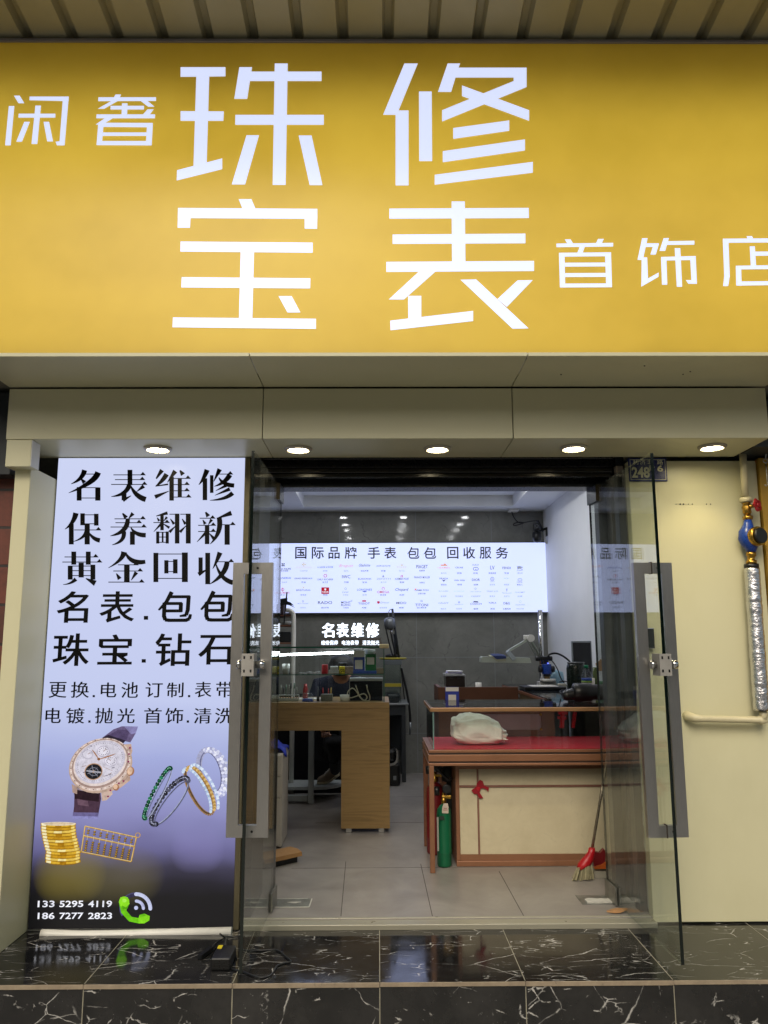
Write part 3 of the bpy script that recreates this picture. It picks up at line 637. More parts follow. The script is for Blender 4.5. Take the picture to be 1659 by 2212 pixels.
for t, y0, y1 in (('133 5295 4119', 1300, 1343), ('186 7277 2823', 1377, 1420)):
    for g, x0, x1 in zip(t.split(), (243, 384, 570), (355, 541, 727)):
        b = flat(); p, q = at('Q', x0, y1, Y=YT), at('Q', x1, y0, Y=YT); put(b, g, p.x, q.x, p.z, q.z, YT, .018); b.build('phone_number', M_PW, po)
# printed pictures
def ell(cx, cy, rx, ry, rot=0, n=40, a0=0, a1=360):
    return [(cx+rx*math.cos(R(a))*math.cos(R(rot))-ry*math.sin(R(a))*math.sin(R(rot)), cy+rx*math.cos(R(a))*math.sin(R(rot))+ry*math.sin(R(a))*math.cos(R(rot))) for a in [a0+(a1-a0)*i/n for i in range(n if a1-a0 == 360 else n+1)]]
class Print:
    def __init__(s): s.b = flat(); s.mats = []; s.y = YT-.0004
    def mi(s, c):
        m = pr(c)
        if m not in s.mats: s.mats.append(m)
        return s.mats.index(m)
    def p(s, pts, c): s.y -= .000035; pix(s.b, 'Q', pts, s.y, s.mi(c)); return s
    def e(s, cx, cy, rx, ry, c, rot=0, n=32): return s.p(ell(cx, cy, rx, ry, rot, n), c)
    def l(s, pts, c): s.y -= .000035; ribbon(s.b, 'Q', pts, s.y, s.mi(c)); return s
    def ring(s, cx, cy, rx, ry, wd, c, rot=0, a0=0, a1=360, n=36):
        pts = ell(cx, cy, rx, ry, rot, n, a0, a1)
        if a1-a0 == 360: pts = pts+pts[:2]
        s.y -= .000035
        P2 = [(x, y, wd) for x, y in pts]
        for i in range(0, len(P2)-1): ribbon(s.b, 'Q', P2[i:i+2], s.y, s.mi(c))
        return s
    def done(s, name): return s.b.build(name, s.mats, po)
W_ = Print()
W_.p([(640,262),(735,190),(790,170),(895,172),(880,215),(845,275),(790,262),(700,250)], '6a5d82').p([(700,232),(760,196),(845,190),(820,262),(770,250)], '54476a').p([(655,250),(700,226),(815,262),(800,280),(720,255)], '2d2536')
W_.p([(470,560),(650,592),(655,640),(645,700),(632,772),(470,768),(480,690),(482,620)], '4d3747').p([(482,575),(645,600),(640,660),(484,640)], '2c1c24').p([(500,640),(570,655),(575,690),(505,680)], '6d5262').p([(488,566),(640,594),(638,606),(486,580)], '9a8a94')
W_.p([(473,728),(638,730),(632,772),(470,768)], '6d6694').p([(471,752),(634,755),(632,772),(470,768)], '8e8cc4').p([(806,172),(895,172),(880,215),(850,222)], '8a84b4')
W_.p([(465,545),(500,560),(500,610),(470,600)], 'ad9388').p([(655,590),(720,560),(730,610),(690,650),(660,655)], 'ccb2a4').p([(770,290),(850,285),(858,330),(835,420),(845,520),(780,570),(700,600),(700,400)], 'c9ab9a').p([(815,330),(850,300),(838,400),(845,470),(800,540),(770,545)], 'ab8f84')
W_.e(652, 425, 212, 172, 'c2a796', -24).e(650, 418, 205, 163, 'dcc6bc', -26).e(650, 412, 194, 150, 'a98f86', -28).e(649, 408, 182, 140, 'e2d3cf', -28).e(648, 402, 172, 130, 'cdc8d8', -28).e(648, 402, 160, 119, 'd6d2e0', -28)
for i in range(60):
    a = i*6; q = ell(648, 402, 150, 110, -28, 60)[i]; q2 = ell(648, 402, 156, 115, -28, 60)[i]
    W_.l([(*q, 3), (*q2, 3)], '6b6678')
for i in range(46):
    q = ell(650, 415, 199, 156, -27, 46)[i]; W_.e(q[0], q[1], 5, 4, 'ecdfd8' if i % 2 else '8f776c', n=6)
W_.e(670, 333, 41, 36, 'b9b3c6').e(670, 333, 36, 31, 'e3dfec').e(568, 352, 35, 30, 'b9b3c6').e(568, 352, 31, 26, 'dcd8e6').e(718, 394, 42, 36, 'b9b3c6').e(718, 394, 38, 32, 'e0dcea')
for cx, cy in ((670, 333), (718, 394)):
    for i in range(12): q = ell(cx, cy, 29, 25, 0, 12)[i]; W_.l([(*q, 5), (cx+(q[0]-cx)*.78, cy+(q[1]-cy)*.78, 4)], '5c566a')
W_.l([(670,333,3),(688,318,3)], '8a5c3c').l([(568,352,3),(585,342,3)], '8a5c3c').l([(718,394,3),(700,380,3)], '8a5c3c')
W_.e(606, 464, 60, 54, 'c09a7e', -20).e(606, 464, 54, 48, '1f2026', -20)
for i in range(8): q = ell(606, 464, 44, 38, i*7, 8)[i]; W_.l([(606, 464, 5), (*q, 4)], '8d8f9c' if i % 2 else '55565f')
W_.ring(606, 464, 30, 26, 5, '777a88', 0).e(606, 464, 9, 8, 'd0a57e')
W_.l([(560,458,10),(655,470,10)], 'a9a9b4')
W_.l([(640,384,3),(700,366,8),(748,348,2)], 'a5714a').l([(640,384,3),(618,350,8),(596,322,2)], 'a5714a').e(640, 383, 10, 9, '8a5c3c').l([(560,425,3),(530,432,2)], '8a5c3c')
W_.l([(725,470,3),(690,490,3),(660,492,3)], '9c7a66').l([(668,432,2),(730,460,2)], '9c7a66')
for x, y in ((690,492),(712,484),(735,440),(590,300),(545,470)): W_.l([(x-8,y,5),(x+8,y-4,5)], '7c7688')
W_.e(846, 462, 24, 30, 'a8785a', 15).e(842, 460, 17, 25, 'e3bfa3', 15).e(752, 566, 20, 22, 'a8785a').e(748, 562, 14, 16, 'e3bfa3')
for x, y in ((842,310),(836,350),(832,400),(800,525),(770,540),(715,585),(700,625)): W_.e(x, y, 7, 6, '8c2f5c', n=8)
W_.done('printed_watch')
G_ = Print()
def gems(cx, cy, rx, ry, rot, a0, a1, n, r, cols, r2=None):
    pts = ell(cx, cy, rx, ry, rot, n, a0, a1)
    for i, q in enumerate(pts): G_.e(q[0], q[1], r, r2 or r, cols[i % len(cols)], n=10)
G_.ring(1372, 466, 78, 146, 40, 'a9abca', -14).ring(1366, 466, 62, 132, 8, '6e6f92', -14)
gems(1378, 466, 84, 152, -14, -100, 100, 22, 12, ('d9dcf4', 'b4b7da', 'eef0ff')); gems(1372, 466, 68, 138, -14, -95, 95, 20, 10, ('c3c6e6', 'e6e8ff')); gems(1390, 470, 92, 158, -14, -80, 85, 18, 10, ('aeb1d6', 'd9dcf4'))
G_.ring(1292, 588, 58, 168, 22, '9b7748', -27).ring(1284, 592, 46, 158, 10, '5f4a36', -27)
for off, cols in ((-20, ('cfe0f6', 'b4c9ea')), (4, ('d9b877', 'b88f48')), (28, ('cfe0f6', 'dfeaff', 'aebfe0'))):
    gems(1296+off, 584-off*.5, 58, 166, -27, -112, 70, 34, 10, cols)
G_.ring(1105, 660, 52, 182, 12, 'aab0cc', 37).ring(1112, 668, 44, 172, 8, '5e6078', 37)
gems(1100, 655, 55, 184, 37, 70, 285, 22, 18, ('26262e', '55566a', '3a3a46')); gems(1098, 653, 55, 184, 37, 72, 283, 40, 3, ('c9cde6', '8c90ac'))
G_.ring(1026, 606, 26, 182, 10, 'b4bad6', 27).ring(1030, 608, 18, 172, 6, '6a6e88', 27)
gems(1020, 604, 28, 184, 27, 80, 280, 24, 14, ('12472f', '2a7a55', '0d3524')); gems(1018, 603, 28, 184, 27, 82, 278, 40, 3, ('9fd0b8', '3c8a66'))
G_.done('printed_rings')
C_ = Print()
n = 13
for i in range(n):
    y = 1052-i*20; off = (0, -2, -1, 2, -4, -10, -14, -19, -24, -27, -29, -31, -30)[i]; cx = 408+off
    C_.p([(cx-115, y), (cx-114, y-16), (cx+114, y-16), (cx+115, y), (cx+70, y+14), (cx, y+19), (cx-70, y+14)], '9a6f14')
    C_.p([(cx-112, y-3), (cx-111, y-16), (cx+111, y-16), (cx+112, y-3), (cx+68, y+9), (cx, y+13), (cx-68, y+9)], ('dcaf35', 'e9c65a', 'cf9c25')[i % 3])
    C_.p([(cx-20-12*(i % 3), y+12), (cx-25, y-12), (cx+24, y-12), (cx+20, y+12)], ('b07c14', 'f8e6a0', 'c08d1e')[i % 3]); C_.p([(cx-108, y+1), (cx-106, y-12), (cx-78, y-8), (cx-80, y+7)], 'f8ecbc'); C_.p([(cx+84, y+5), (cx+84, y-9), (cx+104, y-13), (cx+106, y)], 'f4d878')
C_.e(379, 802, 113, 12, 'f0e3c8').e(379, 801, 100, 8, 'dcc7a8')
C_.done('printed_coin_stack')
A_ = Print()
fr = [(552,818),(884,890),(850,1048),(527,984)]
def lerp(a, b_, t): return (a[0]+(b_[0]-a[0])*t, a[1]+(b_[1]-a[1])*t)
for a, c in ((0, 1), (1, 2), (2, 3), (3, 0)): A_.l([(*fr[a], 10), (*fr[c], 10)], 'a87f33'); A_.l([(fr[a][0]-1, fr[a][1]-2, 4), (fr[c][0]-1, fr[c][1]-2, 4)], 'e6c987')
m0, m1 = lerp(fr[0], fr[3], .38), lerp(fr[1], fr[2], .38); A_.l([(*m0, 11), (*m1, 11)], 'b98f3e').l([(m0[0], m0[1]-3, 3), (m1[0], m1[1]-3, 3)], 'efd79a')
for i in range(8):
    t = .075+i*.121; p, q = lerp(fr[0], fr[1], t), lerp(fr[3], fr[2], t); A_.l([(*p, 3), (*q, 3)], 'cdbfa2')
    for u in (.14, .24, .56, .65, .74, .83, .92): s = lerp(p, q, u); A_.e(s[0], s[1], 9.5, 7.5, '5f4518', n=10).e(s[0]-1, s[1]-1, 6.5, 4.5, 'b08838', n=8)
A_.ring(893, 876, 15, 15, 5, 'c79d4c').done('printed_abacus')
T_ = Print()
T_.ring(880, 1350, 100, 97, 12, '55517c', 0, 150, 275).ring(878, 1348, 88, 84, 22, '3a3752', 0, 200, 268)
T_.ring(882, 1352, 92, 94, 24, 'ccd2f4', 0, -92, 0).e(882, 1258, 12, 12, 'ccd2f4').e(974, 1352, 12, 12, 'ccd2f4')
T_.ring(882, 1350, 47, 47, 20, 'c3c8ee', 0, -88, 0).e(884, 1303, 10, 10, 'c3c8ee').e(929, 1350, 10, 10, 'c3c8ee').e(882, 1347, 13, 13, 'c3c8ee')
T_.l([(800,1305,62),(802,1372,36),(845,1420,34),(905,1432,34)], '6fc91c').e(805, 1305, 33, 32, '8ee028').p([(780,1278),(828,1278),(840,1320),(820,1345),(780,1335)], '8ee028').p([(790,1330),(815,1345),(835,1325),(826,1352),(795,1355)], '57a814')
T_.p([(905,1392),(935,1384),(970,1400),(968,1428),(935,1448),(900,1448),(895,1420)], '86da24').p([(905,1392),(935,1384),(945,1398),(910,1410)], '6bbf1c').e(806, 1300, 14, 12, 'a8ee55').done('printed_phone')
# soft blurred reflection of the coins, part of the print

# ================================================================ DOORWAY
M_DOWN = em('downlight_lamp', (1.0, .88, .58), 60.0)
dl = thing('downlight', 'round recessed downlight lit above the poster, leftmost of the five in the soffit', 'downlight', (-1.166, 4.08, ZS), 'downlights in the soffit over the doorway')
b = MB(); b.lathe((-1.166, 4.08, ZS), ((.074, 0), (.074, -.005), (.067, -.014), (.061, -.016), (.058, -.015), (.0568, -.002), (.0568, 0)), 36); b.build('trim_ring', pm('ring_paint', 'b9b2a4', .4, .2), dl)
b = flat(); b.add([(-1.166+.0565*math.cos(a), 4.08+.0565*math.sin(a), ZS-.0015) for a in [i*math.pi/18 for i in range(36)]], [list(range(36))[::-1]]); b.build('lamp_disc', M_DOWN, dl)
ld = bpy.data.lights.new('downlight_beam', 'SPOT'); ld.energy = 6.0; ld.spot_size = R(105); ld.spot_blend = .5; ld.shadow_soft_size = .04; ld.color = (1, .80, .42)
lo = bpy.data.objects.new('downlight_beam', ld); COL.objects.link(lo); lo.parent = dl; lo.location = (0, 0, -.02)
for (X, Y), tx in zip(((-.423, 4.09), (.318, 4.088), (1.042, 4.077), (1.775, 4.062)),
        ('round recessed downlight lit over the left glass door', 'round recessed downlight lit at the middle of the doorway soffit', 'round recessed downlight lit just left of the blue house number plate', 'round recessed downlight lit over the cream wall panel, rightmost of the five')):
    c = copy_tree(dl); c.location = (X, Y, ZS); c['label'] = tx

rs = thing('roll_shutter', 'black roll-up shutter raised under the soffit above the open doorway', 'shutter', (.35, 4.5, 2.33))
b = MB()
for i in range(3): b.box(-.70, 1.37, 4.44+i*.004, 4.46+i*.004, 2.395+i*.05, 2.442+i*.05, .006)
b.build('slat_curtain', M_BLACK, rs)
b = MB(); b.box(-.70, 1.37, 4.425, 4.475, 2.362, 2.392, .006); b.box(-.70, 1.37, 4.43, 4.47, 2.338, 2.360, .003); b.build('bottom_bar', pm('scuffed_black_bar', '1a1816', .22, .4, .5, 16, .1), rs)
b = MB(); b.box(-.72, 1.41, 4.56, 4.70, 2.305, 2.47, .004); b.build('head_beam', M_BLACK, rs)
b = MB(); b.box(-.72, 1.41, 4.555, 4.559, 2.305, 2.322); b.build('head_strip', M_DKGREY, rs)
b = MB()
b.box(1.372, 1.412, 4.42, 4.50, 0, 2.47, .003); b.build('guide_rail', M_DKGREY, rs)
b = MB(); b.box(-.715, -.69, 4.42, 4.50, 0, 2.47, .003); b.build('guide_rail', M_DKGREY, rs)
b = MB(); p = at('S', 1335, 1012, Y=4.40); b.box(p.x-.02, p.x+.025, 4.38, 4.42, p.z-.03, p.z+.012, .004); b.build('corner_cap', pm('pinkish_plastic', '7d736c', .5), rs)

def make_door(label, piv, free, side):
    pv, fr = Vector((*piv, 0)), Vector((*free, 0)); d = (fr-pv).normalized(); nrm = Vector((d.y, -d.x, 0)); Ld = (fr-pv).length
    t = thing('glass_door', label, 'door', (pv.x, pv.y, .012), 'frameless glass doors swung open to the street')
    def pt(s, n, z): return pv+d*s+nrm*n+Vector((0, 0, z))
    T = .006
    def blk(mb, s0, s1, n0, n1, z0, z1, mi=0): return mb.prism([pt(s0, n0, z0), pt(s1, n0, z0), pt(s1, n1, z0), pt(s0, n1, z0)], (0, 0, z1-z0), mi)
    ZT = 2.300
    b = MB(); blk(b, .001, Ld-.002, -T, T, .012, ZT); b.build('glass_pane', M_DOORGLASS, t)
    b = MB(); blk(b, Ld-.0015, Ld+.0005, -T-.0012, T+.0012, .012, ZT); blk(b, -.0005, .001, -T, T, .012, ZT); b.build('polished_edge', M_EDGE, t)
    b = MB(); blk(b, -.004, .165, -.016, -T-.0005, ZT-.088, ZT+.006); blk(b, -.004, .165, T+.0005, .016, ZT-.088, ZT+.006); tp = b.build('top_patch_fitting', pm('dull_fitting', '4a4f52', .3, .8, .2, 12), t)
    b = MB(); blk(b, .163, .1665, -.0165, .0165, ZT-.088, ZT+.006); b.build('end_cap', pm('tarnished_cap', '3a3222', .4, .5, .3, 20), tp)
    b = MB(); blk(b, -.004, .165, -.016, -T-.0005, .006, .098); blk(b, -.004, .165, T+.0005, .016, .006, .098); b.build('floor_patch_fitting', pm('scratched_fitting', '8b8a82', .35, .7, .3, 10), t)
    s = Ld-.085; zt = at('S', 1409 if side > 0 else 545, 1216, Y=pt(s, 0, 0).y).z; zb = at('S', 1440 if side > 0 else 530, 1808, Y=pt(s, 0, 0).y).z; wb, gp = .052, .068
    hd = None
    b = MB(); b2 = MB()
    o0, o1 = gp+wb/2, gp-wb/2
    for sg_ in (-1, 1):
        b.prism([pt(s-.014, sg_*o1, zb+wb), pt(s-.014, sg_*o0, zb), pt(s-.014, sg_*o0, zt), pt(s-.014, sg_*o1, zt-wb)], d*.028)
    for z0, z1 in ((zb, zb+wb), (zt, zt-wb)):
        b.prism([pt(s-.0145, -o0, z0), pt(s-.0145, o0, z0), pt(s-.0145, o1, z1), pt(s-.0145, -o1, z1)], d*.029)
    hd = b.build('pull_handle', M_STEEL, t)
    b = MB()
    for z in (zb+wb/2, zt-wb/2):
        c = pt(s+.0155, -.022, z); b.lathe(c, ((.0055, 0), (.0055, .002)), 12, axis='y')
        b2.prism([pt(s-.016, .004, z-wb/2-.002), pt(s-.016, .009, z-wb/2-.002), pt(s-.016, .009, z+wb/2+.004), pt(s-.016, .004, z+wb/2+.004)], d*.033)
    b.build('bolt_head', M_BLACK, hd); b2.build('joint_bracket', pm('rusty_bracket', '4b4038', .5, .5), hd)
    zl = at('S', 1434 if side > 0 else 533, 1436, Y=fr.y).z
    b = MB()
    for sg_ in (-1, 1):
        blk(b, Ld-.075, Ld+.012, sg_*(T+.0015), sg_*(T+.022), zl-.05, zl+.05)
    blk(b, Ld+.006, Ld+.014, -T-.022, T+.022, zl-.05, zl+.05)
    lk = b.build('lock_body', pm('satin_lock', 'a3a09a', .45, .45, .1, 20), t)
    b = MB()
    q = pt(Ld-.03, -.03*1, zl); xa = nrm
    for sg_, ln in ((-1, .045), (1, .03)):
        b.tube([pt(Ld-.03, sg_*.026, zl), pt(Ld-.03, sg_*(.026+ln*.4), zl), pt(Ld-.03, sg_*(.026+ln*.45), zl), pt(Ld-.03, sg_*(.026+ln), zl)], [.016, .016, .022, .020], 18)
    b.build('lock_knob', M_CHROME, lk)
    b = MB()
    for z in (-.034, .026):
        for n0 in (-.019, .011): blk(b, Ld+.0142, Ld+.0148, n0, n0+.008, zl+z, zl+z+.013)
    b.build('lock_slot', M_BLACK, lk)
    return t
make_door('clear glass door swung open on the right, in front of the cream wall panel', (1.276, 4.668), (1.323, 3.702), 1)
make_door('clear glass door swung open on the left, beside the lit poster', (-.573, 4.60), (-.590, 3.642), -1)

# spring hinge covers let into the floor
for nm, tx, (x0, x1, y0, y1) in (('floor_spring_cover', 'bare metal floor spring cover plate below the left glass door', (-.66, -.375, 4.53, 4.667)), ('floor_spring_cover', 'floor spring pit smeared with white plaster below the right glass door', (1.10, 1.36, 4.55, 4.70))):
    t = thing(nm, tx, 'floor hinge', ((x0+x1)/2, (y0+y1)/2, 0), 'floor spring covers')
    b = MB(); b.box(x0, x1, y0, y1, .0005, .004, .001); b.build('plate', pm('worn_plate', '7c7d76', .4, .4, .3, 14), t)
    b = MB()
    if x0 < 0:
        for q in (((x0, y0-.004), (x1, y0-.002)), ((x0, y1), (x1-.02, y1+.004)), ((x1, y0), (x1+.004, y1))): b.bar((*q[0], .003), (*q[1], .003), .006, .004)
        b.build('white_sealant', M_PLASTER, t)
        b = MB(); b.prism([((x0+x1)/2+.055+.03*math.cos(a)*(1+.4*math.sin(3*a)), (y0+y1)/2+.012*math.sin(a), .0045) for a in [i*.4 for i in range(15)]], (0, 0, .002)); b.build('plaster_blob', M_PLASTER, t)
    else:
        random.seed(5)
        b.prism([(x0+.03+.0*i, 4.555, .0045) for i in range(1)]+[(x0+.03+i*.024, 4.553+random.uniform(-.006, .006), .0045) for i in range(1, 9)]+[(x0+.22-i*.024, 4.62+random.uniform(-.012, .02), .0045) for i in range(9)], (0, 0, .006)); b.build('plaster_smear', M_PLASTER, t)
p = at('L', 465, 955, Z=.006)
b = MB()
for sgn in (1,):
    vs = []
    for i in range(9):
        u = i/8; wd = .028*math.sin(math.pi*min(1, u*1.0+.02))+.002
        vs += [(p.x-.055+u*.11, p.y-wd, .004+.012*u*u), (p.x-.055+u*.11, p.y, .010+.006*math.sin(u*3)), (p.x-.055+u*.11, p.y+wd, .006+.014*u)]
    b.add(vs, [(i*3+j, i*3+j+1, i*3+j+4, i*3+j+3) for i in range(8) for j in (0, 1)], 0, True)
tag(b.build('dry_leaf', pm('dry_leaf_brown', 'a2794e', .7, 0, .3, 25)), 'dry brown leaf lying on the floor just inside the right glass door', 'leaf')

# house number plate
hn = thing('house_number_plate', 'blue enamel house number plate reading 248 fu 6 at the top of the cream wall', 'sign', (1.5, 4.33, 2.35))
a0, a1 = at('H', 513, 340, Y=4.328), at('H', 800, 147, Y=4.328)
hx0, hx1, hz0, hz1 = a0.x, a1.x-.002, a0.z+.002, a1.z-.008
M_PLB = pm('plate_blue', '1d2a66', .3, 0, .08, 10, 0); M_PLW = pm('plate_cream', 'd9d6b8', .4, 0, .06, 10, 0)
b = MB(); b.box(hx0, hx1, 4.326, 4.334, hz0, hz1, .002); b.build('plate', M_PLB, hn)
b = MB(); m_ = .009
for (u0, u1, w0, w1) in ((hx0+m_, hx1-m_, hz0+m_, hz0+m_+.002), (hx0+m_, hx1-m_, hz1-m_-.002, hz1-m_), (hx0+m_, hx0+m_+.002, hz0+m_+.002, hz1-m_-.002), (hx1-m_-.002, hx1-m_, hz0+m_+.002, hz1-m_-.002)): b.box(u0, u1, 4.3245, 4.3259, w0, w1)
b.build('border_line', M_PLW, hn)
for txt, x0, x1, y0, y1, off in (('利', 542, 582, 168, 208, .01), ('济', 594, 636, 168, 208, .01), ('北', 655, 698, 168, 208, .01), ('路', 728, 772, 168, 208, .01), ('248', 535, 668, 226, 310, .03), ('附', 668, 708, 213, 265, .01), ('6', 730, 772, 213, 263, .03)):
    b = flat(); p, q = at('H', x0, y1, Y=4.3255), at('H', x1, y0, Y=4.3255); put(b, txt, p.x, q.x, p.z, q.z, 4.3252, off); b.build('number' if txt.isdigit() else 'character', M_PLW, hn)

# ================================================================ WATER PIPE ON THE RIGHT WALL
wp = thing('water_pipe', 'cream water pipe with brass valve, blue water meter and foil lagged lower length', 'pipe', (2.04, 4.28, 1.0))
YW = 4.275
def W(k, x, y, dy=0): p = at(k, x, y, Y=YW); p.y += dy; return p
b = MB(); b.tube([W('O', 745, 1100), W('O', 762, 1350), W('O', 775, 1620)], .019, 16); b.tube([W('O', 768, 1100, .03), W('O', 800, 1620, .03)], .006, 8, 0); b.build('upper_pipe', M_PVC, wp)
b = MB(); a, c = W('O', 783, 1630), W('O', 787, 1685); b.tube([a, a+(c-a)*.15, a+(c-a)*.2, c], [.026, .026, .033, .033], 20); b.build('coupling', M_PVC, wp)
b = MB(); pts = [W('O', x, y) for x, y in ((788, 1686), (790, 1700), (790, 1712), (792, 1740), (795, 1775), (798, 1800), (799, 1815))]; b.tube(pts, [.018, .024, .018, .026, .022, .024, .018], 14); gv = b.build('gate_valve', M_BRASS, wp)
c0 = W('O', 868, 1732, -.045); b = MB()
t0 = W('O', 795, 1738); b.tube([t0, t0+(c0-t0)*.6], [.014, .010], 12); b.build('valve_stem', M_BRASS, gv)
b = MB(); ax = Vector((.55, -.80, .1)).normalized(); u_ = ax.cross(Vector((0, 0, 1))).normalized(); v_ = u_.cross(ax)
rim = [c0+(u_*math.cos(a)+v_*math.sin(a))*(.029+.004*math.cos(5*a)) for a in [i*math.pi/20 for i in range(41)]]
b.tube(rim, .0065, 8, 0, False)
for i in range(5): a = i*2*math.pi/5; b.tube([c0, c0+(u_*math.cos(a)+v_*math.sin(a))*.031], .005, 6)
b.tube([c0-ax*.012, c0+ax*.012], .011, 12); b.build('handwheel', M_RED, gv)
b = MB(); pts = [W('O', x, y) for x, y in ((800, 1816), (801, 1835), (803, 1838), (805, 1868), (806, 1882))]; b.tube(pts, [.018, .018, .027, .027, .02], 6); b.build('brass_union', M_BRASS, wp)
b = MB(); pts = [W('O', x, y) for x, y in ((806, 1880), (808, 1920), (806, 1970), (800, 2010), (808, 2075), (830, 2140))]+[W('H', x, y) for x, y in ((1450, 850), (1452, 885))]; b.tube(pts, [.019, .024, .032, .045, .052, .047, .034, .022], 20); mt = b.build('meter_body', M_BLUE, wp)
cm = W('H', 1465, 768, -.03); ax = Vector((.35, -.93, .05)).normalized(); tl = ax.to_track_quat('Z', 'Y').to_matrix()
b = MB(); b.lathe(cm, ((.050, -.02), (.053, 0), (.053, .024), (.048, .028)), 30, tilt=tl); b.build('meter_ring', M_BRASS, mt)
b = MB(); b.lathe(cm+ax*.0285, ((.043, 0), (.043, .012), (.039, .016)), 30, tilt=tl); b.build('meter_lid', M_BLKPL, mt)
b = MB(); pts = [W('H', x, y) for x, y in ((1451, 884), (1451, 912), (1450, 914), (1450, 945), (1452, 946), (1454, 975))]; b.tube(pts, [.026, .026, .02, .02, .028, .028], 12, 0); b.build('lower_union', M_BRASS, wp)
b = MB(); a, c = W('H', 1452, 974), W('H', 1455, 1006); b.tube([a, c], .038, 20); b.build('black_collar', M_BLKPL, wp)
b = MB(); random.seed(11); P0_, P1_ = W('H', 1456, 1006), W('H', 1530, 2100); pts = [P0_+(P1_-P0_)*(i/60) for i in range(61)]
b.tube(pts, [.040+random.uniform(-.0016, .0016) for i in range(61)], 28); b.build('foil_lagging', M_FOIL, wp)
b = MB(); e_ = W('G', 1375, 132); pts = [W('H', 1535, 2100), e_+Vector((0.003, 0, .02)), e_, e_+Vector((-.02, 0, -.004)), W('G', 1330, 136), W('G', 960, 128), W('G', 905, 125), W('G', 880, 118, .03), W('G', 876, 112, .07)]
b.tube(pts, [.019, .022, .024, .024, .0175, .0175, .022, .024, .024], 16); b.build('lower_pipe', M_PVC, wp)

# ================================================================ ON THE STEP
b = MB(); pts = [at('K', x, y, Y=4.245) for x, y in ((455, 1478), (520, 1480), (700, 1488), (900, 1494), (1200, 1490), (1500, 1484), (1659, 1478))]+[at('M', 85, 1345, Y=4.245)]
b.tube(pts, .021, 12); tag(b.build('flex_conduit', M_WHITEPL), 'white flexible conduit lying on the marble along the foot of the poster', 'conduit')
pa = thing('power_adapter', 'black power adapter with a yellow sticker on the marble by the left glass door', 'adapter', (-.76, 3.95, -.03))
p0 = at('Q', 1425, 1755, Z=-.030); p1 = at('Q', 1420, 1600, Z=.03)
b = MB(); b.box(p0.x-.042, p0.x+.045, p0.y, p0.y+.155, -.029, .022, .006); bo = b.build('body', M_BLKPL, pa)
b = MB()
for i in range(7): b.box(p0.x-.040, p0.x+.043, p0.y-.002, p0.y+.002, -.024+i*.006, -.0215+i*.006)
b.build('vent_rib', M_BLACK, bo)
b = MB(); b.box(p0.x-.036, p0.x-.016, p0.y+.110, p0.y+.150, .0222, .0235); b.build('yellow_sticker', pm('yellow_sticker', 'd8c31a', .5), pa)
b = MB(); q = at('Q', 1325, 1655, Z=-.028); b.bar((q.x-.012, q.y-.05, -.018), (q.x+.02, q.y+.05, -.016), .022, .018); pl = b.build('plug', M_BLKPL, pa)
b = MB(); b.tube([(q.x+.02, q.y+.05, -.016), (q.x+.03, q.y+.13, -.018), (q.x+.06, q.y+.2, -.02), (p0.x-.0, p0.y+.155, -.01)], .0045, 8); b.build('lead', M_BLKPL, pa)
b = MB()
pts = [at('Q', 1425, 1515, Z=-.0), at('Q', 1450, 1535, Z=-.024), at('Q', 1520, 1535, Z=-.025), at('Q', 1590, 1530, Z=-.025)]; b.tube(pts, .004, 8)
pts = [at('M', x, y, Z=-.026) for x, y in ((-60, 1530), (-20, 1505), (30, 1520), (90, 1565), (130, 1620), (145, 1690))]; b.tube(pts, .004, 8)
pts = [at('M', x, y, Z=-.026) for x, y in ((5, 1755), (20, 1790), (120, 1830), (215, 1850), (300, 1885), (420, 1925), (530, 1920), (600, 1880), (650, 1790), (740, 1748), (835, 1728), (770, 1670), (690, 1600), (610, 1578), (480, 1584), (380, 1590), (310, 1620), (270, 1670))]
def smooth(pts, n=4):
    pts = [Vector(p) for p in pts]; out = []
    for i in range(len(pts)-1):
        a, b_, c, d = pts[max(i-1, 0)], pts[i], pts[i+1], pts[min(i+2, len(pts)-1)]
        for j in range(n):
            t = j/n; out.append(.5*((2*b_)+(c-a)*t+(2*a-5*b_+4*c-d)*t*t+(3*b_-a-3*c+d)*t**3))
    return out+[pts[-1]]
b.tube(smooth(pts), .0042, 8)
tag(b.build('power_cable', M_BLKPL), 'thin black cable looping over the marble beneath the left glass door', 'cable')

# ================================================================ INSIDE: LIT BRAND PANEL ON THE BACK WALL
M_IN = em('shop_ceiling_lamp', (.97, .98, 1.0), 150.0)
il = None; i = 0
for Y in (5.75, 6.6, 7.15, 7.77):
    for X in (-.45, .335, 1.13):
        if il is None:
            il = thing('ceiling_downlight', 'round ceiling downlight in the tray recess of the shop', 'downlight', (X, Y, 3.012), 'downlights in the shop ceiling')
            b = MB(); b.lathe((X, Y, 3.012), ((.06, 0), (.058, -.006), (.048, -.006), (.046, 0)), 24); b.build('trim_ring', M_WHITEPL, il)
            b = flat(); b.add([(X+.045*math.cos(a), Y+.045*math.sin(a), 3.009) for a in [q*math.pi/12 for q in range(24)]], [list(range(24))[::-1]]); b.build('lamp_disc', M_IN, il)
        else:
            c = copy_tree(il); c.location = (X, Y, 3.012)
YB = 8.885
bl = thing('brand_lightbox', 'long backlit white panel of watch and bag brand names on the slate back wall', 'lightbox', (.25, 8.92, 1.70))
q0, q1 = at('S', 556, 1325, Y=YB), at('S', 1180, 1172, Y=YB)
bx0, bx1, bz0, bz1 = q0.x, q1.x-.004, q0.z+.004, q1.z
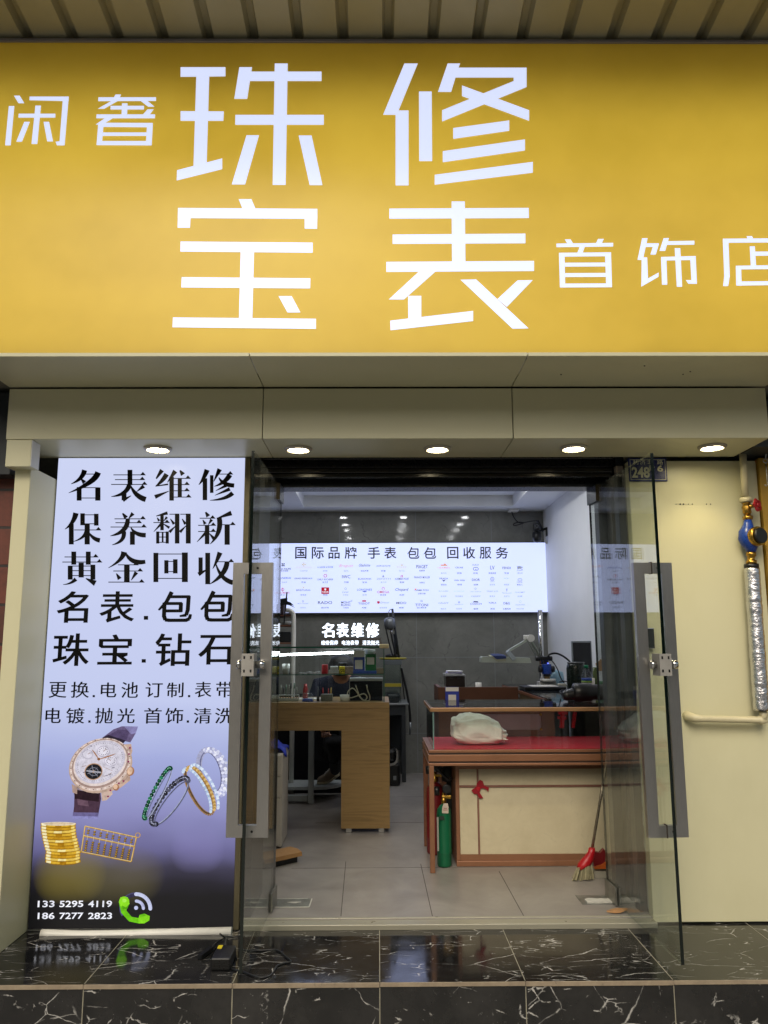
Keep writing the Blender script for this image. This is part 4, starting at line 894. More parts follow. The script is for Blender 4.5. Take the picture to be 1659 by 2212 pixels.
b = MB(); b.box(bx0, bx1, YB+.003, 8.95, bz0, bz1); b.box(bx0-.004, bx1+.004, YB-.002, YB+.06, bz0-.008, bz0-.001); b.box(bx0-.004, bx1+.004, YB-.002, YB+.06, bz1+.001, bz1+.006); b.box(bx1+.0005, bx1+.006, YB-.002, YB+.06, bz0, bz1)
b.build('case', M_DKGREY, bl)
b = flat(); b.poly([(bx0, YB, bz0), (bx1, YB, bz0), (bx1, YB, bz1), (bx0, YB, bz1)]); b.build('lit_face', em('lit_white_face', 'c3cefb', 1.2), bl)
INKS = {'k': em('brand_ink_dark', '23252e', .7), 'g': em('brand_ink_grey', '8d93aa', .9), 'b': em('brand_ink_blue', '3850a8', .9), 'y': em('brand_ink_gold', 'c9bd8c', .95), 'r': em('brand_ink_red', 'b8384a', .9), 'o': em('brand_ink_orange', 'd79a80', .95)}
b = flat()
for c, x0, x1 in (('国', 510, 612), ('际', 657, 765), ('品', 805, 905), ('牌', 948, 1056), ('手', 1153, 1261), ('表', 1298, 1406), ('包', 1503, 1607)):
    p, q = at('A', x0, 1073, Y=YB), at('A', x1, 968, Y=YB); put(b, c, p.x, q.x, p.z, q.z, YB-.002, .014)
for c, x0, x1 in (('包', 210, 317), ('回', 418, 516), ('收', 560, 664), ('服', 705, 808), ('务', 848, 957)):
    p, q = at('B', x0, 1073, Y=YB), at('B', x1, 968, Y=YB); put(b, c, p.x, q.x, p.z, q.z, YB-.002, .014)
b.build('headline', INKS['k'], bl)
BR = [  # zoom, centre x, half width, top y, bottom y, latin name, ink, small line
 ('A',415,60,1155,1172,'PATEK PHILIPPE','k','百达翡丽'),('A',587,72,1142,1158,'VACHERON CONSTANTIN','y','江诗丹顿'),('A',777,70,1135,1155,'A. LANGE & SÖHNE','b','朗格'),('A',962,62,1122,1152,'Breguet','o','宝玑'),('A',1125,50,1118,1142,'Glashütte','k','格拉苏蒂'),('A',1291,62,1130,1146,'JAEGER-LECOULTRE','k','积家'),('A',1455,42,1138,1156,'ROLEX','y','劳力士'),('B',195,50,1128,1158,'PIAGET','k','伯爵表'),
 ('A',415,58,1235,1252,'PANERAI','b','沛纳海'),('A',584,80,1240,1254,'GIRARD-PERREGAUX','k','芝柏'),('A',777,70,1248,1264,'CARL F. BUCHERER','k','宝齐莱'),('A',962,37,1218,1246,'IWC','k','万国'),('A',1125,58,1244,1258,'BLANCPAIN','k','宝珀'),('A',1293,62,1243,1258,'ZENITH','g','真力时'),('A',1455,63,1242,1260,'AUDEMARS PIGUET','k','爱彼'),('B',195,70,1228,1246,'FRANCK MULLER','k','法穆兰'),
 ('A',400,62,1366,1382,'BAUME & MERCIER','r','名士'),('A',583,62,1344,1358,'BREITLING','k','百年灵'),('A',777,32,1358,1374,'','k','帝舵'),('A',957,30,1358,1376,'Cartier','g','卡地亚'),('A',1125,66,1337,1356,'LONGINES','b','浪琴'),('A',1290,54,1356,1378,'OMEGA','r','欧米茄'),('A',1455,58,1332,1364,'Chopard','k','肖邦'),('B',192,60,1344,1358,'HAMILTON','k','汉密尔顿'),
 ('A',580,50,1464,1474,'EMILE CHOURIET','g','艾米龙'),('A',775,63,1448,1474,'RADO','k','雷达手表'),('A',960,42,1450,1494,'MONT\nBLANC','k','万宝龙'),('A',1120,52,1460,1478,'TISSOT','k','天梭'),('A',1290,54,1452,1468,'TAGHeuer','g','泰格豪雅'),('A',1450,44,1454,1474,'MIDO','k','美度'),('B',192,57,1470,1494,'TITONI','k','瑞士梅花表'),
 ('B',388,55,1142,1160,'HERMÈS','o','爱马仕'),('B',525,34,1144,1158,'CELINE','k','思琳'),('B',668,28,1121,1133,'GUCCI','k','古驰'),('B',818,18,1134,1168,'LV','k','路易威登'),('B',943,36,1144,1164,'FENDI','k','芬迪'),('B',1062,28,1172,1182,'BURBERRY','g','博柏利'),
 ('B',388,38,1241,1255,'PRADA','k','普拉达'),('B',528,45,1254,1270,'miu miu','k','缪缪'),('B',672,35,1248,1270,'DIOR','k','迪奥'),('B',817,20,1272,1280,'VERSACE','g','范思哲'),('B',943,24,1242,1250,'BOTTEGA','g','葆蝶家'),('B',1060,26,1276,1284,'CHANEL','k','香奈儿'),
 ('B',385,42,1354,1364,'BVLGARI','g','宝格丽'),('B',523,46,1356,1364,'Van Cleef & Arpels','g','梵克雅宝'),('B',670,48,1360,1368,'HARRY WINSTON','g','海瑞温斯顿'),('B',818,52,1354,1368,'TIFFANY & CO.','g','蒂芙尼'),('B',945,42,1369,1381,'YSaintLaurent','g','圣罗兰'),('B',1062,45,1364,1376,'CHAUMET','g','尚美'),
 ('B',385,45,1458,1472,'GRAFF','g','格拉夫'),('B',523,40,1473,1482,'GIVENCHY','g','纪梵希'),('B',672,50,1464,1480,'COACH','k','蔻驰'),('B',820,33,1456,1470,'FURLA','k','芙拉'),('B',945,28,1456,1477,'D&G','k','杜嘉班纳'),('B',1063,42,1474,1486,'VALENTINO','g','华伦天奴')]
ROWZ = {'A': (1180, 1281, 1393, 1506), 'B': (1200, 1302, 1405, 1516)}
IDX = {k: i for i, k in enumerate(INKS)}; BM = []
def dpos(k, x, y): a_, b_, s_ = ZM[k]; return a_+s_*x, b_+s_*y
for k, cx, hw, y0, y1, nm, ink, zh in BR:
    bm_ = flat(); BM.append((dpos(k, cx, (y0+y1)/2), bm_))
    r_ = min(range(4), key=lambda i: abs((1150, 1248, 1352, 1465)[i]-(y0+y1)/2))
    if nm:
        ls = nm.split('\n')
        for i, t in enumerate(ls):
            ya, yb = y0+(y1-y0)*i/len(ls), y0+(y1-y0)*(i+.86)/len(ls) if len(ls) > 1 else y1
            p, q = at(k, cx-hw, yb, Y=YB), at(k, cx+hw, ya, Y=YB); put(bm_, t, p.x, q.x, p.z, q.z, YB-.002, .004, IDX[ink], .3 if t in ('Breguet', 'Chopard', 'Glashütte', 'Cartier') else 0)
    yc = ROWZ[k][r_]+(8 if (k == 'B' and cx < 250) else 0)-(0 if cx > 250 or k == 'A' else 22)
    if k == 'B' and cx < 250: yc = (1178, 1284, 1381, 1506)[r_]
    hw2 = 8.5*len(zh)+4*(len(zh) == 2); p, q = at(k, cx-hw2, yc+7.5, Y=YB), at(k, cx+hw2, yc-7.5, Y=YB); put(bm_, zh, p.x, q.x, p.z, q.z, YB-.002, .002, IDX['k' if ink in 'kr' else 'g'])
def mk(ink, k, pts):
    c = dpos(k, *pts[0]); pix(min(BM, key=lambda q: (q[0][0]-c[0])**2+(q[0][1]-c[1])**2)[1], k, pts, YB-.002, IDX[ink])
def mring(ink, k, cx, cy, r, wd, a0=0, a1=360, n=18):
    for i in range(n):
        t0, t1 = R(a0+(a1-a0)*i/n), R(a0+(a1-a0)*(i+1)/n)
        mk(ink, k, [(cx+(r+wd)*math.cos(t0), cy+(r+wd)*math.sin(t0)), (cx+(r+wd)*math.cos(t1), cy+(r+wd)*math.sin(t1)), (cx+r*math.cos(t1), cy+r*math.sin(t1)), (cx+r*math.cos(t0), cy+r*math.sin(t0))])
for a in range(4):                                              # small emblems over the names
    c_, s_ = math.cos(R(a*90+45)), math.sin(R(a*90+45)); mk('k', 'A', [(404+c_*4-s_*4, 1126+s_*4+c_*4), (404+c_*17-s_*6, 1126+s_*17+c_*6), (404+c_*17+s_*6, 1126+s_*17-c_*6), (404+c_*4+s_*4, 1126+s_*4-c_*4)])
    c_, s_ = math.cos(R(a*90)), math.sin(R(a*90)); mk('y', 'A', [(587, 1124), (587+c_*17-s_*8, 1124+s_*17+c_*8), (587+c_*17+s_*8, 1124+s_*17-c_*8)])
mk('y', 'A', [(1443, 1118), (1449, 1128), (1455, 1114), (1461, 1128), (1467, 1118), (1464, 1135), (1446, 1135)])
mring('r', 'A', 777, 1223, 10, 5); mring('r', 'A', 1290, 1337, 9, 4, 130, 410); mring('r', 'A', 400, 1346, 10, 4); mk('r', 'A', [(398, 1328), (402, 1328), (402, 1364), (398, 1364)])
mring('g', 'A', 957, 1338, 7, 3); mk('g', 'A', [(1290, 1214), (1294, 1224), (1302, 1226), (1296, 1232), (1298, 1240), (1290, 1235), (1282, 1240), (1284, 1232), (1278, 1226), (1286, 1224)])
mk('b', 'A', [(1100, 1359), (1150, 1359), (1125, 1370)]); mk('y', 'A', [(574, 1336), (582, 1320), (596, 1322), (584, 1334)]); mring('g', 'A', 580, 1450, 5, 4); mring('k', 'A', 1009, 1445, 5, 2)
mk('r', 'A', [(1103, 1440), (1138, 1440), (1138, 1453), (1103, 1453)]); mk('r', 'A', [(1236, 1448), (1258, 1448), (1258, 1466), (1247, 1472), (1236, 1466)]); mring('k', 'B', 191, 1447, 7, 3, n=5)
mk('r', 'A', [(1446, 1218), (1452, 1218), (1448, 1238), (1443, 1238)]); mk('r', 'A', [(1456, 1216), (1462, 1216), (1462, 1238), (1456, 1238)]); mk('o', 'B', [(130, 1336), (146, 1336), (146, 1352), (130, 1352)])
mk('o', 'B', [(358, 1136), (366, 1122), (384, 1126), (392, 1114), (404, 1116), (408, 1124), (420, 1126), (418, 1136)]); mring('k', 'B', 662, 1162, 11, 4, 20, 320); mring('k', 'B', 680, 1162, 11, 4, -140, 160)
mring('g', 'B', 817, 1252, 13, 5); mring('g', 'B', 817, 1252, 5, 3); mring('k', 'B', 1054, 1260, 9, 3, 40, 320); mring('k', 'B', 1070, 1260, 9, 3, -140, 140); mk('k', 'B', [(370, 1258), (388, 1262), (406, 1258), (392, 1270), (388, 1280), (384, 1270)])
mk('g', 'B', [(1036, 1140), (1060, 1138), (1088, 1146), (1086, 1152), (1066, 1156), (1088, 1166), (1082, 1170), (1058, 1160), (1040, 1168)]); mring('g', 'B', 668, 1338, 6, 3); mk('g', 'B', [(940, 1332), (946, 1342), (952, 1332), (948, 1364), (944, 1364)])
mring('b', 'B', 523, 1458, 6, 4, n=4); mk('k', 'B', [(644, 1458), (656, 1448), (690, 1450), (694, 1460)]); mring('g', 'B', 1064, 1452, 8, 2, 0, 360)
for _, m_ in BM: m_.build('brand_lettering', list(INKS.values()), bl)
b = flat(); pix(b, 'A', [(742, 1326), (811, 1326), (811, 1384), (742, 1384)], YB-.0015); tb = b.build('red_brand_badge', em('badge_red', 'b01228', .85), bl)
b = flat(); p, q = at('A', 746, 1375, Y=YB), at('A', 807, 1359, Y=YB); put(b, 'TUDOR', p.x, q.x, p.z, q.z, YB-.003, .02); pix(b, 'A', [(769, 1336), (785, 1336), (785, 1348), (777, 1355), (769, 1348)], YB-.003); b.build('badge_lettering', em('badge_white', 'e8ecff', .95), tb)

# security camera and its wiring in the corner
sc_ = thing('security_camera', 'black security camera on an arm in the upper right corner beside the lit brand panel', 'camera', tuple(at('B', 1290, 800, Y=8.72)))
b = MB(); c = at('B', 1205, 790, Y=8.66); b.box(c.x-.03, c.x+.03, 8.60, 8.70, c.z-.04, c.z+.04, .01); hd = b.build('lens_block', M_BLKPL, sc_)
b = MB()
for i in range(7): a = i*2*math.pi/7; b.lathe((c.x-.006+.018*math.cos(a), 8.5995, c.z+.018*math.sin(a)), ((.004, 0), (.004, -.002)), 8, axis='y')
b.build('infrared_led', pm('led_grey', '8c8f94', .2), hd)
c2 = at('B', 1212, 870, Y=8.68); b = MB(); b.lathe((c2.x, 8.68, c2.z-.075), ((.02, 0), (.045, .02), (.052, .06), (.05, .11), (.03, .125)), 20); b.build('dome_body', M_BLKPL, sc_)
b = MB(); b.bar(at('B', 1215, 735, Y=8.7), at('B', 1268, 830, Y=8.76), .012, .03); b.bar(at('B', 1228, 830, Y=8.72), at('B', 1300, 800, Y=8.80), .02, .02); b.box(1.885, 1.8995, 8.74, 8.82, at('B', 1290, 870, Y=8.75).z, at('B', 1290, 795, Y=8.75).z); b.build('arm', M_BLKPL, sc_)
b = MB(); b.tube(smooth([at('B', x, y, Y=8.78) for x, y in ((1270, 810), (1285, 835), (1282, 880), (1290, 920), (1300, 940))]), .012, 8); b.build('junction_tail', M_WHITEPL, sc_)
b = MB(); b.tube(smooth([at('B', x, y, Y=8.80) for x, y in ((990, 655), (1000, 690), (1030, 735), (1060, 755), (1095, 755), (1050, 772), (1010, 778), (1010, 762), (1060, 748), (1100, 752), (1150, 742), (1215, 735))], 5), .0065, 8)
tag(b.build('camera_cable', M_BLKPL), 'black cable sagging from the white ceiling plug to the security camera', 'cable')
pp = at('B', 1000, 640, Y=8.8); b = MB(); b.box(pp.x-.055, pp.x+.055, 8.76, 8.84, 2.858, 2.8905, .004)
tag(b.build('ceiling_plug', M_WHITEPL), 'small white plug box stuck under the ceiling over the lit brand panel', 'plug')

# ================================================================ OAK WORK DESK WITH THE GLASS CASE ON IT
YD = 6.20
def D(x, y, Y=YD): return at('C', x, y, Y=Y)
zt = D(1340, 905).z; zu = D(1340, 958).z; zo = D(915, 1155).z; dx1 = D(1345, 1200).x; dxl = at('F', 860, 400, Y=YD).x; zb_ = at('F', 1000, 767, Y=YD).z; dx0 = -.92
dk = thing('work_desk', 'oak veneer work desk with an open knee space and one broad end panel', 'desk', (-.4, 6.5, 0))
b = MB(); b.box(dx0, dx1, YD, 6.86, zu, zt, .002); b.build('top', M_OAK, dk)
b = MB(); b.box(dx0, dx1, YD+.004, YD+.022, zo, zu-.0005); b.build('front_apron', M_OAK, dk)
b = MB(); b.box(dxl, dx1, YD+.003, YD+.022, zb_, zo-.0005); b.box(dx1-.018, dx1, YD+.0225, 6.84, zb_, zu-.001); b.box(dxl, dxl+.018, YD+.0225, 6.84, zb_, zu-.001); b.build('end_panel', M_OAK, dk)
b = MB(); b.box(dx0, dx0+.018, YD+.024, 6.84, zb_, zu-.001); b.build('side_panel', M_OAK, dk)
for x in (at('F', 915, 800, Y=YD).x, at('F', 1158, 800, Y=YD).x):
    b = MB(); b.box(x-.022, x+.022, YD+.02, YD+.07, .0005, zb_-.0005, .002); b.build('foot', M_ALU, dk)

gc = thing('display_case', 'glass display case with one shelf standing on the oak desk under a lit tube', 'display case', (-.4, 6.45, zt))
gy0, gy1 = YD+.03, YD+.50; gx0, gx1 = -.90, at('C', 1300, 600, Y=gy0).x; gz1 = at('C', 700, 412, Y=gy0).z; gzs = at('C', 700, 658, Y=gy0).z
b = MB(); b.box(gx0, gx1, gy0, gy0+.006, zt+.001, gz1-.0125); b.build('front_pane', M_CLEAR, gc)
b = MB(); b.box(gx1-.006, gx1, gy0+.0065, gy1, zt+.001, gz1-.0125); b.build('side_pane', M_CLEAR, gc)
b = MB(); b.box(gx0, gx1+.006, gy0-.004, gy1, gz1-.012, gz1); b.build('top_pane', M_CLEAR, gc)
b = MB(); b.box(gx0, gx1-.008, gy0+.008, gy1-.1, gzs-.006, gzs); b.build('shelf', M_CLEAR, gc)
b = MB(); b.box(gx0, gx1+.006, gy0-.0055, gy0-.0045, gz1-.012, gz1); b.box(gx0, gx1-.008, gy0-.001, gy0-.0003, gzs-.006, gzs); b.box(gx1-.006, gx1, gy0-.0012, gy0-.0005, zt+.001, gz1-.013)
b.build('ground_edge', M_GEDGE, gc)
p = at('C', 1295, 410, Y=gy0-.01); b = MB(); b.box(p.x-.035, p.x+.04, gy0-.02, gy0+.03, p.z-.016, p.z+.018, .008); b.build('corner_bumper', pm('ivory_rubber', 'cfc092', .6), gc)
tb = thing('led_tube', 'lit white LED tube fixed under the top of the glass display case', 'lamp', tuple(at('C', 730, 470, Y=gy0+.3)))
pa_, pb_ = at('C', 195, 478, Y=gy0+.12), at('C', 1065, 462, Y=gy0+.30); pa_ = at('C', 290, 488, Y=gy0+.10)
pa_.z = min(pa_.z, gz1-.03); b = MB(); b.tube([pa_, pb_], .008, 10); b.build('glowing_tube', em('tube_white', (.9, .95, 1.0), 26.0), tb)
b = MB(); d_ = (pb_-pa_).normalized(); b.tube([pb_, pb_+d_*.05], .009, 10); b.build('end_cap', M_WHITEPL, tb)

ls = thing('letter_sign', 'small lit sign with white raised Chinese letters standing on top of the glass display case', 'sign', tuple(at('C', 1000, 405, Y=gy0+.12)))
YL = gy0+.12
b = MB(); pts = [at('C', x, y, Y=YL) for x, y in ((734, 338), (1268, 335), (1284, 404), (714, 407))]; zmin = gz1+.0005
pts = [(p.x, YL, max(p.z, zmin)) for p in pts]; b.prism(pts, (0, .03, 0)); base = b.build('grey_base', pm('warm_grey_acrylic', '6f6a66', .4), ls)
M_GLOWL = em('glowing_letter', (.80, .88, 1.0), 2.6)
b = MB()
for c, x0, x1 in (('名', 742, 862), ('表', 872, 990), ('维', 1003, 1122), ('修', 1132, 1258)):
    p, q = at('C', x0, 337, Y=YL), at('C', x1, 198, Y=YL)
    for i, (dx, dz) in enumerate(((-.003, 0), (.003, 0), (0, 0))): 
        put(b, c, p.x+.006+dx, q.x-.006+dx, p.z+.005+dz, q.z-.005+dz, YL-.004-i*.0004, .010)
b.build('raised_letter', M_GLOWL, ls)
b = flat()
for c, x0, x1 in (('维修保养', 740, 890), ('电池表带', 924, 1073), ('清洗抛光', 1106, 1255)):
    p, q = at('C', x0, 399, Y=YL), at('C', x1, 357, Y=YL); put(b, c, p.x, q.x, p.z, q.z, YL-.001, .004)
b.build('small_lettering', M_GLOWL, base)
b = MB()
b.box(at('C', 1140, 1, Y=YL).x-.001, at('C', 1140, 1, Y=YL).x+.0, YL+.002, YL+.0028, base.location.z+ls.location.z, base.location.z+ls.location.z+.001)
bpy.data.objects.remove(b.build('x', M_BLACK))

# goods on the shelf of the case
ysh = gy0+.16
def S_(x, y): return at('I', x, y, Y=ysh)
def zfix(o): return o
p, q = S_(287, 645), S_(372, 525); b = MB(); b.lathe(((p.x+q.x)/2, ysh, gzs+.0005), (((q.x-p.x)/2, 0), ((q.x-p.x)/2, .004), ((q.x-p.x)/2*.98, q.z-gzs-.006), ((q.x-p.x)/2*.9, q.z-gzs)), 28)
tag(b.build('red_tin', M_RED), 'red round tin standing on the shelf of the glass display case', 'tin')
def gbox(name, lab, cat, x0, x1, y0, y1, mat, Y=None, dep=.05, zb=None, bev=.003):
    Y = Y or ysh; p, q = at('I', x0, y1, Y=Y), at('I', x1, y0, Y=Y); zb = gzs+.0005 if zb is None else zb
    b = MB(); b.box(p.x, q.x, Y, Y+dep, zb, max(q.z, zb+.004), bev); return tag(b.build(name, mat), lab, cat)
M_CLPL = pm('milky_plastic', 'b9bcb8', .3, 0, .1, 14)
gbox('clear_box', 'lower milky plastic box beside the red tin on the case shelf', 'box', 380, 512, 596, 645, M_CLPL)
zc_ = at('I', 440, 596, Y=ysh).z+.0008; gbox('clear_box', 'smaller milky plastic box stacked on another beside the red tin', 'box', 398, 502, 548, 594, M_CLPL, zb=zc_)
yb = thing('yellow_box', 'bright yellow card box with a dark swirl on the case shelf', 'box', (0, 0, 0)); p, q = S_(518, 645), S_(595, 550); yb.location = ((p.x+q.x)/2, ysh, gzs)
b = MB(); b.box(p.x, q.x, ysh, ysh+.05, gzs+.0005, q.z, .002); b.build('carton', pm('yellow_card', 'd2c21e', .5), yb)
b = flat(); 
for i, s in enumerate(([(525, 640, 8), (545, 590, 8), (590, 600, 8)], [(540, 640, 12), (560, 610, 10), (590, 620, 10)])): ribbon(b, 'I', s, ysh-.0006-i*.0002)
b.build('printed_swirl', M_BLKPL, yb)
gbox('photo_box', 'small grey and brown picture box right of the yellow box on the case shelf', 'box', 600, 703, 548, 645, pm('mixed_card', '8d7d6d', .5, 0, .4, 40))
p, q = at('I', 512, 560, Y=ysh+.14), at('I', 622, 500, Y=ysh+.14); b = MB(); zz = gzs+.0005; r = (q.x-p.x)/2; b.lathe(((p.x+q.x)/2, ysh+.14, zz), ((r*.95, 0), (r, .01), (r, q.z-zz-.01), (r*1.05, q.z-zz-.008), (r*1.05, q.z-zz)), 26)
tag(b.build('black_tin', M_BLKPL), 'black round tin behind the yellow box on the case shelf', 'tin')
for nm, lab, x0, x1, y0, y1, mt, hx in (('payment_card', 'blue payment card with a white square on the case shelf', 711, 858, 335, 612, pm('card_blue', '1f3f95', .4), 1), ('payment_card', 'green payment card with a white square on the case shelf', 866, 1010, 385, 608, pm('card_green', '0c6b34', .4), 0)):
    p, q = S_(x0, y1), S_(x1, y0); t = thing(nm, lab, 'card', ((p.x+q.x)/2, ysh+.02, gzs), 'payment cards in the glass display case')
    b = MB(); b.box(p.x, q.x, ysh+.02, ysh+.026, gzs+.02, q.z, .001); b.build('card', mt, t)
    b = flat(); w0, w1 = (730, 830) if hx else (888, 985); v0, v1 = (465, 585) if hx else (430, 525); pix(b, 'I', [(w0, v0), (w1, v0), (w1, v1), (w0, v1)], ysh+.019)
    if hx: pix(b, 'I', [(711, 337), (858, 337), (858, 425), (711, 425)], ysh+.0193)
    b.build('white_square', M_WHITEPL, t)
    b = MB(); b.box(p.x-.004, q.x+.004, ysh, ysh+.04, gzs+.0005, gzs+.0195, .002); b.build('stand', pm('card_foot', '274a9c' if hx else '8f938f', .4), t)
p, q = S_(836, 385), S_(1000, 325); b = MB(); r = (q.x-p.x)/2; zq = at('I', 900, 385, Y=ysh+.024).z
b.lathe(((p.x+q.x)/2, ysh+.10, gzs+.0005), ((r*.8, 0), (r*.85, .01), (r*.9, q.z-gzs-.03), (r, q.z-gzs-.025), (r, q.z-gzs-.004), (r*.9, q.z-gzs)), 26); tag(b.build('lidded_jar', M_CLPL), 'pale lidded plastic jar behind the green payment card', 'jar')
gbox('cardboard_carton', 'beige carton at the right end of the case shelf', 'box', 1016, 1108, 570, 645, pm('beige_card', '8c7f68', .6))
b = MB(); random.seed(2)
for i in range(16):
    x = random.uniform(0, 270); p = at('I', x, 640, Y=ysh+random.uniform(-.06, .06)); b.box(p.x-.012, p.x+.012, p.y-.01, p.y+.01, gzs+.0005, gzs+random.uniform(.004, .02), 0, 0, random.uniform(0, 3))
o = tag(b.build('small_parts', pm('small_metal_parts', 'a9aaa8', .35, .4, .4, 40)), 'scatter of small watch parts and packets on the left of the case shelf', 'parts'); o['kind'] = 'stuff'
p, q = D(392, 655, ysh), D(465, 565, ysh); b = MB(); b.lathe(((p.x+q.x)/2, ysh, gzs+.0005), (((q.x-p.x)/2*.8, 0), ((q.x-p.x)/2, q.z-gzs)), 20); tag(b.build('plastic_cup', M_CLPL), 'clear plastic cup of white strips on the left of the case shelf', 'cup')
p, q = D(290, 655, ysh), D(355, 590, ysh); b = MB(); b.box(p.x, q.x, ysh, ysh+.06, gzs+.0005, q.z, .004); tag(b.build('yellow_tub', pm('pale_yellow_tub', 'b9b25c', .5)), 'pale yellow tub at the far left of the case shelf', 'tub')

# goods on the desk top inside the case
yd = gy0+.14; zd = zt+.0008
def dbase(x0, x1, y0, Y=yd): p, q = at('I', x0, 1015, Y=Y), at('I', x1, y0, Y=Y); return p.x, q.x, q.z
x0, x1, z1 = dbase(655, 1112, 708); tm = thing('timing_machine', 'black timing machine with a pale grey lid inside the glass case', 'machine', ((x0+x1)/2, yd, zd))
b = MB(); b.box(x0+.004, x1-.012, yd, yd+.2, zd, z1-.022, .003); b.build('black_front', pm('matte_black', '08080a', .8, 0, .2, 12, .02, .15), tm)
b = MB(); b.box(x0, x1-.008, yd-.004, yd+.21, z1-.021, z1, .003); b.box(x0, x0+.0035, yd-.002, yd+.2, zd, z1-.0215); b.build('grey_lid', pm('pale_grey_shell', 'a2a29e', .45), tm)
b = MB(); b.tube(smooth([at('I', x, y, Y=yd-.02) for x, y in ((740, 805), (760, 860), (790, 940), (850, 1000), (890, 960), (850, 915), (760, 940), (680, 965), (630, 950), (640, 880), (690, 840), (740, 870), (790, 950), (850, 1005), (920, 1000), (925, 940), (895, 860), (885, 800))], 4), .0045, 8); b.build('lead', pm('ivory_cable', 'b5ae97', .5), tm)
b = MB()
for x in (738, 886): p = at('I', x, 798, Y=yd-.001); b.lathe((p.x, yd-.001, p.z), ((.008, 0), (.007, -.02)), 12, axis='y')
b.build('socket', M_CHROME, tm)
x0, x1, z1 = dbase(20, 182, 885, yd-.05); cx = (x0+x1)/2; gd = thing('glass_dome', 'glass dust dome over a blue disc on the desk inside the case', 'dome', (cx, yd-.05, zd)); r = (x1-x0)/2; hh = z1-zd
b = MB(); b.lathe((cx, yd-.05, zd+.006), ((r, 0), (r, hh*.35), (r*.9, hh*.6), (r*.6, hh*.78), (r*.12, hh*.82), (r*.1, hh*.86), (r*.2, hh*.9), (r*.2, hh*.97), (r*.08, hh)), 30); b.build('dome', glassm('dome_glass', (.93, .95, .96), 1.45, .25), gd)
b = MB(); b.lathe((cx, yd-.05, zd), ((r*.95, 0), (r*.95, .005), (r*.8, .02), (.01, .02)), 26); b.build('blue_disc', M_BLUE, gd)
x0, x1, z1 = dbase(220, 260, 820, yd-.04); b = MB(); cx = (x0+x1)/2; b.lathe((cx, yd-.04, zd), (((x1-x0)/2, 0), ((x1-x0)/2, .03), (.005, .04), (.005, z1-zd)), 14); tag(b.build('oil_bottle', M_BLKPL), 'small black dropper bottle with a tall thin neck beside the glass dome', 'bottle')
x0, x1, z1 = dbase(275, 430, 920, yd-.03); b = MB(); b.box(x0, x1, yd-.03, yd+.05, zd, z1, .003); bx_ = tag(b.build('tool_box', pm('smoked_plastic', '6c6d63', .35)), 'smoky plastic tool box holding red and yellow handled tools beside the timing machine', 'box')
for i, (x, y, c, lab) in enumerate(((305, 830, 'a51f22', 'red handled screwdriver upright behind the smoky tool box'), (378, 840, '8c2020', 'darker red screwdriver behind the smoky tool box'), (413, 830, 'c79b2c', 'yellow handled screwdriver behind the smoky tool box'))):
    p = at('I', x, y, Y=yd+.06); b = MB(); b.tube([(p.x, yd+.065, zd), (p.x, yd+.062, p.z-.03), (p.x, yd+.062, p.z)], [.004, .006, .003], 10); tag(b.build('screwdriver', pm('tool_'+c, c, .4)), lab, 'screwdriver', 'screwdrivers in the glass case')
x0, x1, z1 = dbase(528, 655, 925, yd-.06); b = MB(); b.lathe(((x0+x1)/2, yd-.06, zd), (((x1-x0)/2*.85, 0), ((x1-x0)/2, z1-zd)), 24); tag(b.build('white_tub', M_WHITEPL), 'white tub beside the timing machine inside the case', 'tub')
x0, x1, z1 = dbase(36, 108, 780, yd+.2); b = MB(); r = (x1-x0)/2; b.lathe(((x0+x1)/2, yd+.2, zd), ((r, 0), (r, z1-zd-.04), (r*.7, z1-zd-.025), (r*.6, z1-zd)), 22); tag(b.build('spray_can', pm('can_red', '8a2a2a', .35, .2)), 'dull red spray can standing behind the glass dome', 'can')
p, q = D(360, 900, yd), D(545, 840, yd); rk = thing('tool_rack', 'rack of slim upright screwdrivers at the left inside the glass case', 'rack', ((p.x+q.x)/2, yd, zd))
b = MB(); b.box(p.x, q.x, yd-.02, yd+.03, zd, zd+.02, .003); b.box(p.x, q.x, yd-.02, yd+.03, q.z-.004, q.z+.002); b.box(p.x, p.x+.006, yd-.02, yd+.03, zd+.021, q.z-.005); b.box(q.x-.006, q.x, yd-.02, yd+.03, zd+.021, q.z-.005); b.build('rack_frame', M_CLPL, rk)
random.seed(9)
for i, x in enumerate((382, 405, 430, 455, 472, 500, 522)):
    p = D(x, random.choice((735, 750, 770)), yd+.005); b = MB(); b.tube([(p.x, p.y, zd+.02), (p.x, p.y, p.z-.045), (p.x+.002, p.y, p.z-.04), (p.x+.003, p.y, p.z)], [.003, .0035, .0065, .005], 8); b.build('tool', pm(('tool_grey', 'tool_dark', 'tool_green')[i % 3], ('8a8c86', '33363a', '5d7a66')[i % 3], .4), rk)
b = MB(); p, q = D(535, 900, gy0+.3), D(735, 868, gy0+.3); b.box(p.x, q.x+.05, gy0+.24, gy0+.42, zd, zd+.006, .001); tag(b.build('work_mat', M_WHITEPL), 'white work mat lying on the desk behind the glass dome', 'mat')
p, q = D(280, 900, yd), D(345, 845, yd); b = MB(); b.lathe(((p.x+q.x)/2, yd-.02, zd), (((q.x-p.x)/2*.8, 0), ((q.x-p.x)/2, q.z-zd)), 18); tag(b.build('white_cup', M_CLPL), 'pale cup at the far left on the desk inside the case', 'cup')

